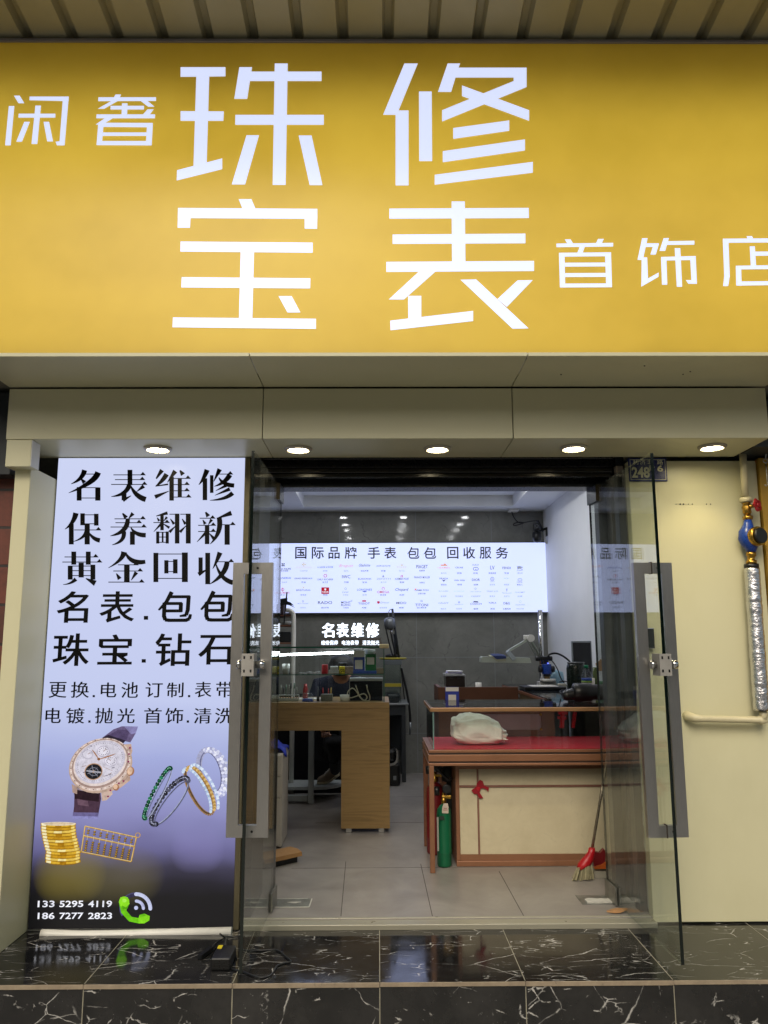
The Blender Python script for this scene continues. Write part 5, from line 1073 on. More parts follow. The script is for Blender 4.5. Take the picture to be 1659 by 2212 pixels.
# the watchmaker seated behind the desk: only the bowed head, jacket and a trainer show
def skin_body(name, joints, edges, mat, parent, sub=2):
    me = bpy.data.meshes.new(name); base = Vector(parent_loc(parent)); me.from_pydata([Vector(j[0])-base for j in joints], edges, [])
    o = bpy.data.objects.new(name, me); COL.objects.link(o)
    o.modifiers.new('s', 'SKIN'); me.skin_vertices.new() if not me.skin_vertices else None
    for i, j in enumerate(joints):
        rr = j[1] if isinstance(j[1], tuple) else (j[1], j[1]); me.skin_vertices[0].data[i].radius = rr
    me.skin_vertices[0].data[0].use_root = True
    s = o.modifiers.new('u', 'SUBSURF'); s.levels = sub; s.render_levels = sub
    m2 = bpy.data.meshes.new_from_object(o.evaluated_get(bpy.context.evaluated_depsgraph_get()))
    bpy.data.objects.remove(o); bpy.data.meshes.remove(me)
    m2.materials.clear(); m2.materials.append(mat)
    for p in m2.polygons: p.use_smooth = True
    o = bpy.data.objects.new(name, m2); COL.objects.link(o); o.parent = parent; return o
hx, hy = at('I', 545, 450, Y=7.02).x, 7.02
hz = at('I', 460, 425, Y=7.02).z-.10
pr_ = thing('person', 'person in a dark navy jacket seated behind the desk with head bowed over the work', 'person', (hx, 7.3, 0))
M_SKIN = pm('skin', 'a87a5e', .55, 0, .08, 14); M_NAVY = pm('navy_cloth', '11162a', .85, 0, .2, 18, .15); M_HAIR = pm('black_hair', '0d0c0c', .5, 0, .3, 50, .3)
J = [((hx, 7.38, .50), (.17, .13)), ((hx, 7.33, .70), (.16, .12)), ((hx, 7.24, .92), (.18, .125)), ((hx, 7.15, 1.06), (.13, .10)), ((hx, 7.10, 1.12), (.055, .06)), ((hx, 7.04, hz-.03), (.075, .085)), ((hx, 7.02, hz+.04), (.078, .095)),
     ((hx-.20, 7.18, 1.03), .07), ((hx-.26, 7.08, .82), .05), ((hx-.17, 6.96, .70), .036), ((hx-.13, 6.91, .655), .028),
     ((hx+.20, 7.18, 1.03), .07), ((hx+.26, 7.08, .82), .05), ((hx+.17, 6.96, .70), .036), ((hx+.13, 6.91, .655), .028),
     ((hx+.12, 7.30, .50), .09), ((hx+.20, 6.95, .53), .07), ((hx+.22, 7.25, .12), .045),
     ((hx-.08, 7.32, .50), .09), ((hx-.04, 7.0, .56), .07), (tuple(at('F', 815, 352, Y=7.50)), .040)]
Jb = [(p, (tuple(v_*.62 for v_ in r) if isinstance(r, tuple) else r*.66) if i not in (4, 5, 6, 10, 14) else r) for i, (p, r) in enumerate(J)]
skin_body('body', Jb, [(0, 1), (1, 2), (2, 3), (3, 4), (4, 5), (5, 6), (3, 7), (7, 8), (8, 9), (9, 10), (3, 11), (11, 12), (12, 13), (13, 14), (0, 15), (15, 16), (16, 17), (0, 18), (18, 19), (19, 20)], M_SKIN, pr_)
Jj = [(p, (r[0]*1.12, r[1]*1.12) if isinstance(r, tuple) else r*1.2) for p, r in J]
Jj[4] = (Jj[4][0], (.072, .075)); idx = [0, 1, 2, 3, 4, 7, 8, 9, 11, 12, 13]; mp_ = {o: i for i, o in enumerate(idx)}
skin_body('jacket', [Jj[i] for i in idx], [(mp_[a], mp_[c]) for a, c in ((0, 1), (1, 2), (2, 3), (3, 4), (3, 7), (7, 8), (8, 9), (3, 11), (11, 12), (12, 13))], M_NAVY, pr_)
idx = [0, 15, 16, 17, 18, 19, 20]; mp_ = {o: i for i, o in enumerate(idx)}
skin_body('trousers', [Jj[i] for i in idx], [(mp_[a], mp_[c]) for a, c in ((0, 15), (15, 16), (16, 17), (0, 18), (18, 19), (19, 20))], pm('black_trousers', '0c0d10', .85), pr_)
b = MB(); b.lathe((hx, 7.03, hz-.02), ((.098, 0), (.108, .03), (.107, .07), (.085, .115), (.04, .135), (.005, .138)), 22, tilt=Matrix.Rotation(R(24), 3, 'X')); b.build('hair', M_HAIR, pr_)
b = MB()
for sx in (-1, 1): b.lathe((hx+sx*.082, 7.02, hz-.01), ((.004, -.02), (.014, -.01), (.016, .01), (.006, .025)), 10)
b.build('ear', M_SKIN, pr_)
for sx in (-1, 1):                          # hands with five fingers resting on the knees
    px, py, pz = hx+sx*.128, 6.895, .645
    Jh = [((px, py, pz), (.034, .018)), ((px-sx*.01, py-.045, pz-.002), (.036, .014))]; E_ = [(0, 1)]
    for f in range(4):
        a = (f-1.5)*.019; L_ = (.034, .040, .037, .028)[f]; i = len(Jh)
        Jh += [((px-sx*.01+a, py-.07, pz+.004), .009), ((px-sx*.012+a, py-.07-L_*.7, pz-.004), .0085), ((px-sx*.014+a, py-.07-L_, pz-.018), .0075)]; E_ += [(1, i), (i, i+1), (i+1, i+2)]
    i = len(Jh); Jh += [((px-sx*.04, py-.03, pz-.004), .011), ((px-sx*.055, py-.065, pz-.012), .0085)]; E_ += [(0, i), (i, i+1)]
    skin_body('hand', Jh, E_, M_SKIN, pr_, 1)

# ---- under the desk
YT_ = 7.30
ty = thing('white_trolley', 'white steel trolley stand with an upright post under the oak desk', 'trolley', (-.6, 7.4, 0))
M_WST = pm('white_steel', '9aa09e', .45, .1, .1, 8)
p, q = at('F', 612, 590, Y=YT_), at('F', 660, 0, Y=YT_); b = MB(); b.box(p.x, q.x, YT_, YT_+.05, .0005, .86, .004); b.build('post', M_WST, ty)
b = MB(); p, q = at('F', 440, 567, Y=YT_), at('F', 612, 520, Y=YT_); b.box(-1.1, q.x-.001, YT_, YT_+.04, p.z, q.z, .004); b.build('front_rail', M_WST, ty)
b = MB(); c0_ = at('F', 620, 488, Y=YT_+.02); zpl = c0_.z; xl = -1.1; pts = [(xl, YT_+.06, zpl), (at('F', 660, 500, Y=YT_).x, YT_+.06, zpl)]+[(at('F', 660, 500, Y=YT_).x+.30*math.sin(a), YT_+.06+.45*(1-math.cos(a)), zpl) for a in (.35, .7, 1.05, 1.4)]+[(xl, YT_+.45, zpl)]
b.prism(pts, (0, 0, .025)); b.build('foot_plate', M_WST, ty)
zf = zpl+.026
sn = thing('trainer', 'worn beige lace-up trainer resting on the foot plate of the white trolley', 'shoe', (at('F', 760, 440, Y=YT_+.2).x, YT_+.2, zf))
A0, A1 = at('F', 680, 450, Y=YT_+.14), at('F', 845, 390, Y=YT_+.26)
hx0, hx1 = A0.x, A1.x; L0 = hx1-hx0; Y_ = YT_+.2
def shoe(rows, mat, nm, wd):
    b = MB(); n = 12; vs = []
    for u, z0, z1, w0 in rows:
        for k in range(n):
            a = 2*math.pi*k/n; cz_ = (z0+z1)/2; vs.append((hx0+u*L0, Y_+.02*u*2+math.sin(a)*w0*wd, zf+cz_+math.cos(a)*(z1-z0)/2))
    L = len(rows); b.add(vs, [(i*n+k, i*n+(k+1) % n, (i+1)*n+(k+1) % n, (i+1)*n+k) for i in range(L-1) for k in range(n)], 0, True)
    b.add(vs[:n], [list(range(n))]); b.add(vs[-n:], [list(range(n))]); return b.build(nm, mat, sn)
M_SUEDE = stone('beige_suede', '6f6252', '8c7d68', .9, 20, .2, .3)
shoe([(0, .012, .05, .5), (.1, .008, .068, .85), (.3, .008, .088, 1), (.5, .02, .125, .9), (.62, .035, .15, .8), (.8, .06, .165, .75), (.95, .08, .165, .65), (1, .10, .15, .4)], M_SUEDE, 'upper', .045)
shoe([(-.02, .0, .022, .5), (.1, .0, .026, 1), (.35, .0, .026, 1.05), (.6, .012, .044, .85), (.85, .044, .08, .85), (1.03, .068, .10, .5)], pm('cream_rubber', 'a89b80', .7), 'sole', .05)
b = MB()
for i in range(5):
    u = .32+i*.065; z = zf+.088+i*.0135; b.tube([(hx0+u*L0, Y_-.035, z-.008), (hx0+u*L0+.005, Y_, z+.008), (hx0+u*L0, Y_+.03, z-.004)], .003, 6)
b.build('lace', pm('white_lace', 'a9a498', .8), sn)
b = MB(); b.box(-1.3, -.26, 7.78, 8.15, .12, .90, .004); b.box(-1.28, -.28, 7.80, 8.13, .0005, .1195); tag(b.build('dark_backing_block', pm('matte_black', '08080a', .8)), 'matte black cabinet standing in the dark behind the white trolley under the oak desk', 'cabinet')  # black block added to make the knee space under the desk read dark
cb = thing('drawer_cabinet', 'white drawer cabinet at the left of the knee space with a blue cloth on top', 'cabinet', (-.8, 5.9, 0))
cx1 = at('F', 412, 930, Y=5.73).x; zc1 = at('F', 378, 215, Y=5.76).z; M_CAB = pm('cabinet_white', 'b9b3a8', .5, 0, .08, 5)
b = MB(); b.box(-1.0, cx1, 5.765, 6.13, .01, zc1, .004); b.build('carcass', M_CAB, cb)
zz = [.02, at('F', 430, 536, Y=5.76).z, at('F', 430, 378, Y=5.76).z, zc1-.005]
for i in range(3):
    b = MB(); b.box(-.99, cx1-.012, 5.742, 5.763, zz[i]+.003, zz[i+1]-.003, .003); dr = b.build('drawer_front', M_CAB, cb)
    b = MB(); b.box(cx1-.115, cx1-.075, 5.736, 5.7415, zz[i+1]-.05, zz[i+1]-.03, .001); b.build('label_holder', M_ALU, dr)
random.seed(4); b = MB(); n, m = 14, 10; vs = []
for j in range(m):
    for i in range(n):
        u, w_ = i/(n-1), j/(m-1); x = -.90+u*(.24+.02*math.sin(w_*7)); y = 5.80+w_*.26; over = max(0, x-cx1-.004)
        vs.append((min(x, cx1+.012+.008*math.sin(9*w_)), y, zc1+.010+.055*math.sin(u*3.1)*(.6+.4*math.sin(w_*6+u*4))+.012*math.sin(u*17+w_*11)-over*1.5))
b.add(vs, [(j*n+i, j*n+i+1, (j+1)*n+i+1, (j+1)*n+i) for j in range(m-1) for i in range(n-1)], 0, True)
o = b.build('blue_cloth', pm('royal_blue_cloth', '14299a', .75, 0, .2, 30, .2)); tag(o, 'crumpled royal blue cloth lying on top of the white drawer cabinet', 'cloth')
md = o.modifiers.new('thick', 'SOLIDIFY'); md.thickness = .004
pdl = thing('foot_pedal', 'foot pedal under a folded brown cardboard cover on the floor by the drawer cabinet', 'pedal', (-.62, 5.37, 0))
p0, p1 = at('F', 365, 990, Z=.07), at('F', 558, 970, Z=.07); a0_ = at('F', 378, 1050, Z=0); a1_ = at('F', 545, 1012, Z=0)
dv = (a1_-a0_).normalized(); nv = Vector((-dv.y, dv.x, 0)); Lp = (a1_-a0_).length+.08; st = a0_-dv*.09
b = MB(); b.prism([st, st+dv*Lp, st+dv*Lp+nv*.12, st+nv*.12], (0, 0, .045)); b.build('black_base', M_BLKPL, pdl)
b = MB(); st2 = st-dv*.01-nv*.02+Vector((0, 0, .047)); L2 = Lp+.03
prf = [(-.005, -.012), (0, .012), (.05, .024), (.13, .022), (.165, -.012), (.163, -.015), (.128, .018), (.05, .020), (.004, .009), (-.001, -.012)]
b.prism([st2+nv*a+Vector((0, 0, z+.004)) for a, z in prf], dv*L2); b.build('cardboard_cover', pm('brown_cardboard', '9b7446', .75, 0, .1, 8), pdl)

# ---- left of the desk: white tube rack with dark things, seen over the case
YR = 7.6
tr = thing('tube_rack', 'white bent tube rack with dark shelves behind the left end of the glass display case', 'rack', (at('C', 490, 300, Y=YR).x, YR, 0))
b = MB(); b.tube(smooth([at('C', x, y, Y=YR) for x, y in ((430, 92), (455, 92), (480, 105), (495, 140), (497, 300), (492, 560))])+[Vector((at('C', 492, 560, Y=YR).x, YR, .02))], .022, 12); b.build('bent_tube', M_WHITEPL, tr)
b = MB()
for y in (145, 235, 390): p, q = at('C', 370, y, Y=YR+.05), at('C', 488, y-14, Y=YR+.05); b.box(p.x-.3, q.x, YR+.03, YR+.3, p.z, q.z, .003)
b.build('shelf_board', M_BROWN, tr)
b = MB(); b.bar(at('C', 412, 210, Y=YR-.05), at('C', 438, -70, Y=YR-.05), .012, .012); b.build('rod', M_BLKPL, tr)
b = MB(); pts = [at('C', x, y, Y=YR-.08) for x, y in ((375, -10), (440, -20), (440, 10), (468, 20), (500, 50), (470, 40), (512, 70), (455, 45), (420, 40), (375, 60))]; b.prism(pts, (0, .02, 0)); tag(b.build('hanging_cloth', M_BLKPL), 'black ragged cloth hung at the top of the white tube rack', 'cloth')
b = MB(); p = at('C', 395, 100, Y=YR+.1); b.box(p.x-.05, p.x+.02, YR+.06, YR+.2, p.z-.06, p.z+.07, .01); tag(b.build('dark_bag', pm('dark_red_grey_bag', '2e2226', .7, 0, .4, 20)), 'small dark bag on the upper board of the white tube rack', 'bag')
p = at('C', 428, 205, Y=YR+.1); b = MB(); b.lathe((p.x, YR+.1, at('C', 428, 222, Y=YR+.05).z+.001), ((.03, 0), (.055, .02), (.05, .035), (.02, .04)), 16); tag(b.build('pale_bowl', M_CLPL), 'pale little bowl on the middle board of the white tube rack', 'bowl')
p = at('C', 430, 355, Y=YR+.1); b = MB(); zb2 = at('C', 430, 376, Y=YR+.05).z+.002; b.box(p.x-.06, p.x+.05, YR+.06, YR+.2, zb2, zb2+.10, .01); tag(b.build('black_box', M_BLKPL), 'black box on the lower board of the white tube rack', 'box')

# ---- right of the desk: dark bench with tank and hanging motor
YBN = 8.35
bn = thing('tool_bench', 'dark grey steel bench standing against the slate wall right of the oak desk', 'bench', (.15, 8.5, 0))
ztb = at('C', 1400, 915, Y=YBN).z; bxr = at('C', 1515, 910, Y=YBN).x
b = MB(); b.box(-.25, bxr, YBN, 8.94, ztb-.018, ztb, .003); b.build('worktop', pm('worktop_grey', '8b8f90', .4, .2), bn)
bl_ = at('C', 1490, 1300, Y=YBN).x
b = MB(); b.box(-.2, bl_, YBN+.02, 8.93, ztb-.12, ztb-.019, .003); b.build('drawer_box', M_DKGREY, bn)
for x in (bl_-.04, -.20):
    for y in (YBN+.02, 8.88):
        b = MB(); b.box(x, x+.04, y, y+.04, 0.0005, ztb-.121, .002); b.build('leg', M_DKGREY, bn)
b = MB(); b.box(-.2, bl_, 8.885, 8.93, .25, ztb-.121); b.build('back_sheet', pm('bench_back', '1b2226', .5), bn)
tk = thing('glass_tank', 'small glass tank with yellow trim and a grey lid standing on the dark steel bench', 'tank', (.2, 8.55, ztb))
tx0, tx1 = at('C', 1305, 800, Y=YBN+.05).x, at('C', 1448, 800, Y=YBN+.05).x; tz1 = at('C', 1400, 575, Y=YBN+.05).z
b = MB()
for q in ((tx0, tx1, YBN+.05, YBN+.055), (tx0, tx1, YBN+.40, YBN+.405), (tx0, tx0+.005, YBN+.0555, YBN+.3995), (tx1-.005, tx1, YBN+.0555, YBN+.3995)): b.box(*q, ztb+.001, tz1)
b.build('glass_walls', M_CLEAR, tk)
b = MB(); q = at('C', 1400, 530, Y=YBN+.05); b.box(tx0-.01, tx1+.01, YBN+.045, YBN+.41, tz1+.0005, q.z, .004); b.build('grey_lid', pm('lid_grey', '565c5e', .45), tk)
b = MB(); za, zb3 = at('C', 1400, 768, Y=YBN+.045).z, at('C', 1400, 738, Y=YBN+.045).z; b.box(tx0-.002, tx1+.002, YBN+.044, YBN+.0495, za, zb3, .001); b.build('yellow_trim', pm('yellow_trim', '9c8d22', .5), tk)
b = MB(); b.box(tx0+.01, tx1-.01, YBN+.06, YBN+.39, ztb+.002, ztb+.10, .03); b.build('dark_contents', M_BLKPL, tk)
b = MB(); p = at('C', 1375, 520, Y=YBN+.2); b.lathe((p.x, YBN+.2, at('C', 1400, 530, Y=YBN+.05).z+.001), ((.13, 0), (.15, .012), (.14, .02), (.05, .022)), 20, 0); yp = b.build('yellow_dish', pm('yellow_dish', 'a3962a', .5)); tag(yp, 'yellow dish on the grey lid of the glass tank', 'dish')
b = MB(); p = at('C', 1375, 500, Y=YBN+.2); zq = at('C', 1400, 530, Y=YBN+.05).z+.024; b.lathe((p.x, YBN+.2, zq), ((.08, 0), (.085, .02), (.05, .035), (.02, .04)), 16); tag(b.build('black_lump', M_BLKPL), 'black rubber foot switch lying in the yellow dish', 'switch')
hm = thing('hanging_motor', 'grey hanging flexible shaft motor on a tall dark stand by the slate wall', 'motor', tuple(at('C', 1345, 205, Y=8.5)))
YM = 8.5
b = MB(); b.tube([at('C', 1370, 78, Y=YM), at('C', 1430, 520, Y=YM)], .012, 8); b.tube([at('C', 1385, 300, Y=YM+.02), at('C', 1408, 500, Y=YM+.02)], .010, 8); b.build('stand_pole', M_DKGREY, hm)
b = MB(); pts = [at('C', x, y, Y=YM-.06) for x, y in ((1340, 155), (1342, 170), (1345, 200), (1352, 240), (1355, 262))]; b.tube(pts, [.028, .055, .06, .058, .03], 16); b.build('motor_can', pm('motor_grey', '74787c', .35, .5), hm)
b = MB(); b.tube([at('C', x, y, Y=YM-.06) for x, y in ((1356, 262), (1362, 300))], .016, 10); b.build('chuck', M_CHROME, hm)
b = MB(); b.tube(smooth([at('C', x, y, Y=YM-.06) for x, y in ((1362, 300), (1372, 360), (1388, 430), (1395, 498))]), .011, 8); b.tube(smooth([at('C', x, y, Y=YM-.08) for x, y in ((1318, 180), (1308, 205), (1315, 260), (1345, 390), (1372, 490))]), .008, 8); b.build('flex_shaft', M_BLKPL, hm)
b = MB(); b.tube(smooth([at('C', x, y, Y=YM-.06) for x, y in ((1340, 155), (1336, 120), (1345, 92), (1360, 82))]), .004, 6); b.build('wire_loop', M_ALU, hm)
b = MB(); b.tube(smooth([at('C', x, y, Y=8.42) for x, y in ((1450, 600), (1470, 690), (1500, 820), (1522, 960), (1530, 1080))]), .013, 8); b.tube([at('C', 1452, 640, Y=8.45), at('C', 1478, 880, Y=8.45)], .007, 6)
fs = b.build('hanging_hose', M_BLKPL); tag(fs, 'black hose with a metal tip hanging down the side of the dark steel bench', 'hose')
b = MB(); b.tube([at('C', 1529, 1078, Y=8.42), at('C', 1527, 1185, Y=8.42), at('C', 1527, 1195, Y=8.42)], [.014, .012, .005], 10); o = b.build('metal_tip', pm('dull_tip', '6d7172', .35, .8)); o.parent = fs
x0 = at('C', 1352, 1400, Y=8.2).x
vc = thing('vacuum_cleaner', 'black and silver upright machine standing under the dark bench beside the oak desk', 'machine', (.2, 8.25, 0))
xx0, xx1 = .045, at('C', 1425, 1500, Y=8.2).x; zt2 = at('C', 1390, 1310, Y=8.2).z
b = MB(); b.box(xx0, xx1+.02, 8.15, 8.33, .001, .22, .03); b.build('base', M_BLKPL, vc)
b = MB(); b.box(xx0, xx1-.01, 8.17, 8.33, .221, zt2, .04); b.build('tower', M_BLACK, vc)
b = MB(); p = [at('C', x, y, Y=8.148) for x, y in ((1350, 1470), (1392, 1460), (1415, 1435), (1422, 1390), (1418, 1330), (1400, 1312), (1408, 1360), (1405, 1410), (1390, 1440), (1350, 1448))]; b.prism([(v_.x, 8.143, v_.z) for v_ in p], (0, .02, 0)); b.build('silver_band', M_ALU, vc)
b = MB(); p = at('C', 1395, 1575, Y=8.148); b.box(p.x-.018, p.x+.012, 8.145, 8.149, p.z-.02, p.z+.02); b.build('rating_plate', pm('grey_label', '76797a', .5), vc)

# ================================================================ FRONT SHOWCASE COUNTER
YV = 5.15
def V(k, x, y, Y=YV): return at(k, x, y, Y=Y)
fc = thing('showcase_counter', 'brown framed glass showcase counter lined in red with a cream front panel', 'counter', (1.0, 5.4, 0))
vx0 = V('E', 213, 190).x; vx1 = 1.86; vz = [V('E', 700, y).z for y in (183, 203, 217, 268, 280, 300)]; vy1 = 5.84
gxa = V('D', 290, 1000).x; zg1 = V('D', 800, 953).z; zg0 = V('D', 800, 988).z
M_BRN2 = pm('brown_profile', '8a6046', .38, .25, .12, 5)
M_BRN3 = pm('dark_groove', '2f1d15', .6)
b = MB(); b.box(vx0-.002, vx1, YV-.002, vy1, vz[1], vz[0], .002); b.box(vx0+.006, vx1, YV+.005, vy1-.005, vz[2]+.0005, vz[1]-.0005); b.box(vx0-.004, vx1, YV-.004, vy1, vz[3]+.0005, vz[2], .003); b.box(vx0+.006, vx1, YV+.005, vy1-.005, vz[4]+.0005, vz[3]); b.box(vx0-.004, vx1, YV-.004, vy1, vz[5], vz[4], .003)
b.build('base_rail', M_BRN2, fc)
b = MB(); b.box(vx0-.001, vx1, YV+.001, YV+.004, vz[2]+.001, vz[1]-.001); b.box(vx0-.001, vx1, YV+.001, YV+.004, vz[4]+.001, vz[3]); b.build('groove', M_BRN3, fc)
b = MB(); b.box(gxa+.008, vx1-.01, YV+.02, vy1-.02, vz[0]+.0005, vz[0]+.004); b.build('red_lining', pm('red_velvet', 'b30f28', .8, 0, .1, 20, .1), fc)
b = MB(); b.box(gxa, vx1, YV+.012, YV+.018, vz[0]+.0045, zg0-.0005); b.build('front_pane', M_CLEAR, fc)
b = MB(); b.box(gxa, gxa+.006, YV+.0185, vy1-.01, vz[0]+.0045, zg0-.0005); b.build('side_pane', M_CLEAR, fc)
b = MB(); b.box(gxa, gxa+.0065, YV+.0105, YV+.0118, vz[0]+.0045, zg0-.0005); b.build('pane_edge', pm('pale_glass_edge', '6c8a86', .15), fc)
b = MB(); b.box(vx0+.010, vx1, YV, YV+.022, zg0, zg1, .003); b.box(vx0+.010, vx0+.03, YV+.0225, vy1, zg0, zg1-.0005, .002); b.build('top_rail', pm('gold_brown_rail', '9a7550', .35, .3, .1, 5), fc)
b = MB(); b.box(vx0+.014, vx1, YV+.0225, vy1, zg1-.004, zg1+.0035); b.build('glass_top', glassm('counter_top_glass', (.74, .78, .78), 1.55, .03), fc)
lx1 = V('E', 262, 700).x; lz0 = 0.0005
b = MB(); b.box(vx0, lx1-.005, YV, YV+.035, lz0, vz[5]-.0005, .003); b.build('leg', M_BRN2, fc)
xb = at('E', 165, 500, Y=vy1).x
b = MB(); b.box(vx0, vx0+.035, vy1-.04, vy1, lz0, vz[5]-.0005, .003); b.build('leg', M_BROWN, fc)
YPn = 5.30; px0 = at('E', 412, 700, Y=YPn).x; pz = [at('E', 700, y, Y=YPn).z for y in (1000, 955, 325)]
b = MB(); b.box(px0, vx1, YPn-.008, vy1-.02, .0005, pz[0], .003); b.build('plinth', M_BRN2, fc)
b = MB(); b.box(px0+.002, px0+.026, YPn, vy1-.03, pz[0]+.0005, vz[5]-.001, .002); b.box(px0+.0265, vx1, YPn, YPn+.02, pz[0]+.0005, pz[1]); b.box(px0+.0265, vx1, YPn, YPn+.02, pz[2], vz[5]-.001); b.build('panel_frame', M_BRN2, fc)
b = MB(); b.box(px0+.027, vx1, YPn+.010, YPn+.02, pz[1]+.0005, pz[2]-.0005)
b.build('cream_panel', stone('cream_leatherette', 'b9ae90', 'cbc1a3', .45, 5, .25, .08), fc)
vxb = at('E', 580, 700, Y=YPn).x; hzb = at('E', 800, 452, Y=YPn).z
b = MB(); b.box(vxb-.006, vxb+.006, YPn+.003, YPn+.0095, pz[1]+.0005, pz[2]-.0005, .001); b.box(px0+.027, vxb-.0065, YPn+.003, YPn+.0095, hzb-.007, hzb+.007, .001); b.box(vxb+.0065, vx1, YPn+.003, YPn+.0095, hzb-.007, hzb+.007, .001); b.build('batten', pm('brown_batten', '7b5648', .45), fc)
bw_ = thing('ribbon_bow', 'red felt ribbon bow pinned to the cream front of the showcase counter', 'bow', tuple(at('E', 585, 465, Y=YPn)))
b = MB(); b.prism([at('E', x, y, Y=YPn-.004) for x, y in ((590, 404), (612, 416), (622, 446), (656, 462), (652, 495), (640, 478), (612, 466), (594, 468), (588, 500), (602, 520), (614, 540), (585, 540), (568, 508), (545, 508), (527, 483), (566, 452), (566, 432))], (0, .006, 0)); b.build('felt', pm('red_felt', '8c1420', .9, 0, .12, 30, .2), bw_)
p = at('E', 578, 470, Y=YPn-.008); b = MB(); b.lathe((p.x, YPn-.005, p.z), ((.012, 0), (.012, -.006), (.006, -.009)), 12, axis='y'); b.build('knot', M_RED, bw_)
# white bundle of cloth in the showcase
import mathutils
xa_, xb_ = at('D', 462, 1200, Y=5.36).x, at('D', 945, 1260, Y=5.36).x; z0_ = vz[0]+.0045
bm = bmesh.new(); bmesh.ops.create_icosphere(bm, subdivisions=6, radius=1)
Lx = (xb_-xa_)/2; Hh = at('D', 600, 1010, Y=5.36).z-z0_
for v_ in bm.verts:
    c = v_.co; u = c.x; sq = lambda t, e: math.copysign(abs(t)**e, t)
    x = sq(c.x, .62); y = sq(c.y, .7); z = sq(c.z, .62)
    top = 1.0-.42*max(0, (u+.15))**1.3 if u > -.15 else 1.0-.10*(u+.6)**2
    n = mathutils.noise.noise(Vector((u*2.2, c.y*2.6, c.z*2.4))); rdg = 1-abs(mathutils.noise.noise(Vector((u*2+c.z*1.5, c.y*2, c.z*3.5-u*1.5))))
    r = 1+.10*n+.022*(rdg**4)-.02*abs(mathutils.noise.noise(Vector((u*3, c.y*4, c.z*5))))
    if u > .72: r += .05*math.sin(c.z*22)*(u-.72)*4
    v_.co = ((xa_+xb_)/2+x*Lx*min(r, 1.08), 5.40+y*.115*r, z0_+max(0.001, (z*.5+.5)*Hh*top*(r if z > 0 else 1)))
b = MB(); b.add([v_.co[:] for v_ in bm.verts], [[q.index for q in f.verts] for f in bm.faces], 0, True); bm.free()
tag(b.build('cloth_bundle', pm('white_cotton', 'efede4', .95, 0, .04, 30, .15)), 'lumpy bundle of folded white cloth lying on the red lining of the showcase counter', 'cloth')

# ---- rear counters: a brown back counter and a glass topped one along the right wall
rc = thing('side_counter', 'brown glass topped counter running back along the white right wall', 'counter', (1.55, 6.5, 0))
zt_ = zg1; sx0, sx1 = 1.235, 1.885; sy0, sy1 = vy1+.02, 8.05
b = MB(); b.box(sx0, sx1, sy0, sy1, zt_-.03, zt_-.006, .002); b.build('top_rail', M_BROWN, rc)
b = MB(); b.box(sx0+.004, sx1, sy0+.002, sy1-.004, zt_-.0055, zt_+.0015); b.build('glass_top', pm('dark_glass_top', '1b2025', .06), rc)
b = MB(); b.box(sx0+.01, sx0+.03, sy0, sy1-.01, .0005, zt_-.0305); b.box(sx0+.031, sx1-.001, sy1-.03, sy1-.01, .0005, zt_-.0305); b.build('inner_panel', pm('olive_panel', '5f5236', .5, 0, .1, 3), rc)
b = MB(); p = at('D', 1053, 848, X=sx0+.009); b.box(sx0+.004, sx0+.0095, p.y-.05, p.y+.05, p.z-.012, p.z+.012, .002); b.build('metal_plate', M_ALU, rc)
rb = thing('back_counter', 'brown counter with a cream inset panel standing across the shop before the slate wall', 'counter', (.9, 7.4, 0))
YBk = 7.10
rx0, rx1 = at('D', 338, 800, Y=YBk).x, sx0-.004; zk = at('D', 700, 770, Y=YBk).z
b = MB(); b.box(rx0, rx1, YBk, YBk+.03, .0005, zk, .003); b.box(rx0, rx0+.03, YBk+.031, 7.62, .0005, zk+.001, .003); b.build('carcass', pm('reddish_brown_board', '5e3a26', .45, 0, .12, 4), rb)
b = MB(); b.box(rx0, rx1, YBk+.031, 7.62, zk-.14, zk-.12); b.build('inner_shelf', M_BROWN, rb)
# in front of it, the back of the showcase: brown frame with pale inset, seen through the glass
sb = thing('showcase_door', 'brown framed sliding door with a pale inset at the back of the red lined showcase', 'door', (.9, vy1-.012, vz[0]))
yb_ = vy1-.018; p, q = at('D', 590, 1220, Y=yb_), at('D', 1365, 985, Y=yb_); zz0, zz1 = vz[0]+.0045, zg0-.001
i0, i1 = at('D', 690, 1150, Y=yb_), at('D', 1248, 1008, Y=yb_)
b = MB(); b.box(p.x, i0.x, yb_, yb_+.016, zz0, zz1); b.box(i1.x, q.x, yb_, yb_+.016, zz0, zz1); b.box(i0.x+.0002, i1.x-.0002, yb_, yb_+.016, zz0, i0.z); b.box(i0.x+.0002, i1.x-.0002, yb_, yb_+.016, i1.z, zz1); b.build('frame', pm('brown_door_frame', '5d3c30', .4, 0, .1, 5), sb)
b = MB(); b.box(i0.x+.0003, i1.x-.0003, yb_+.006, yb_+.014, i0.z+.0003, i1.z-.0003); b.build('inset', pm('pale_pink_inset', '8d7478', .4), sb)
b = MB()
for x, z in ((i0.x-.004, i0.z-.004), (i1.x-.012, i0.z-.004), (i0.x-.004, i1.z-.012), (i1.x-.012, i1.z-.012)): b.box(x, x+.016, yb_-.002, yb_-.0003, z, z+.016)
b.build('corner_mount', M_BRASS, sb)

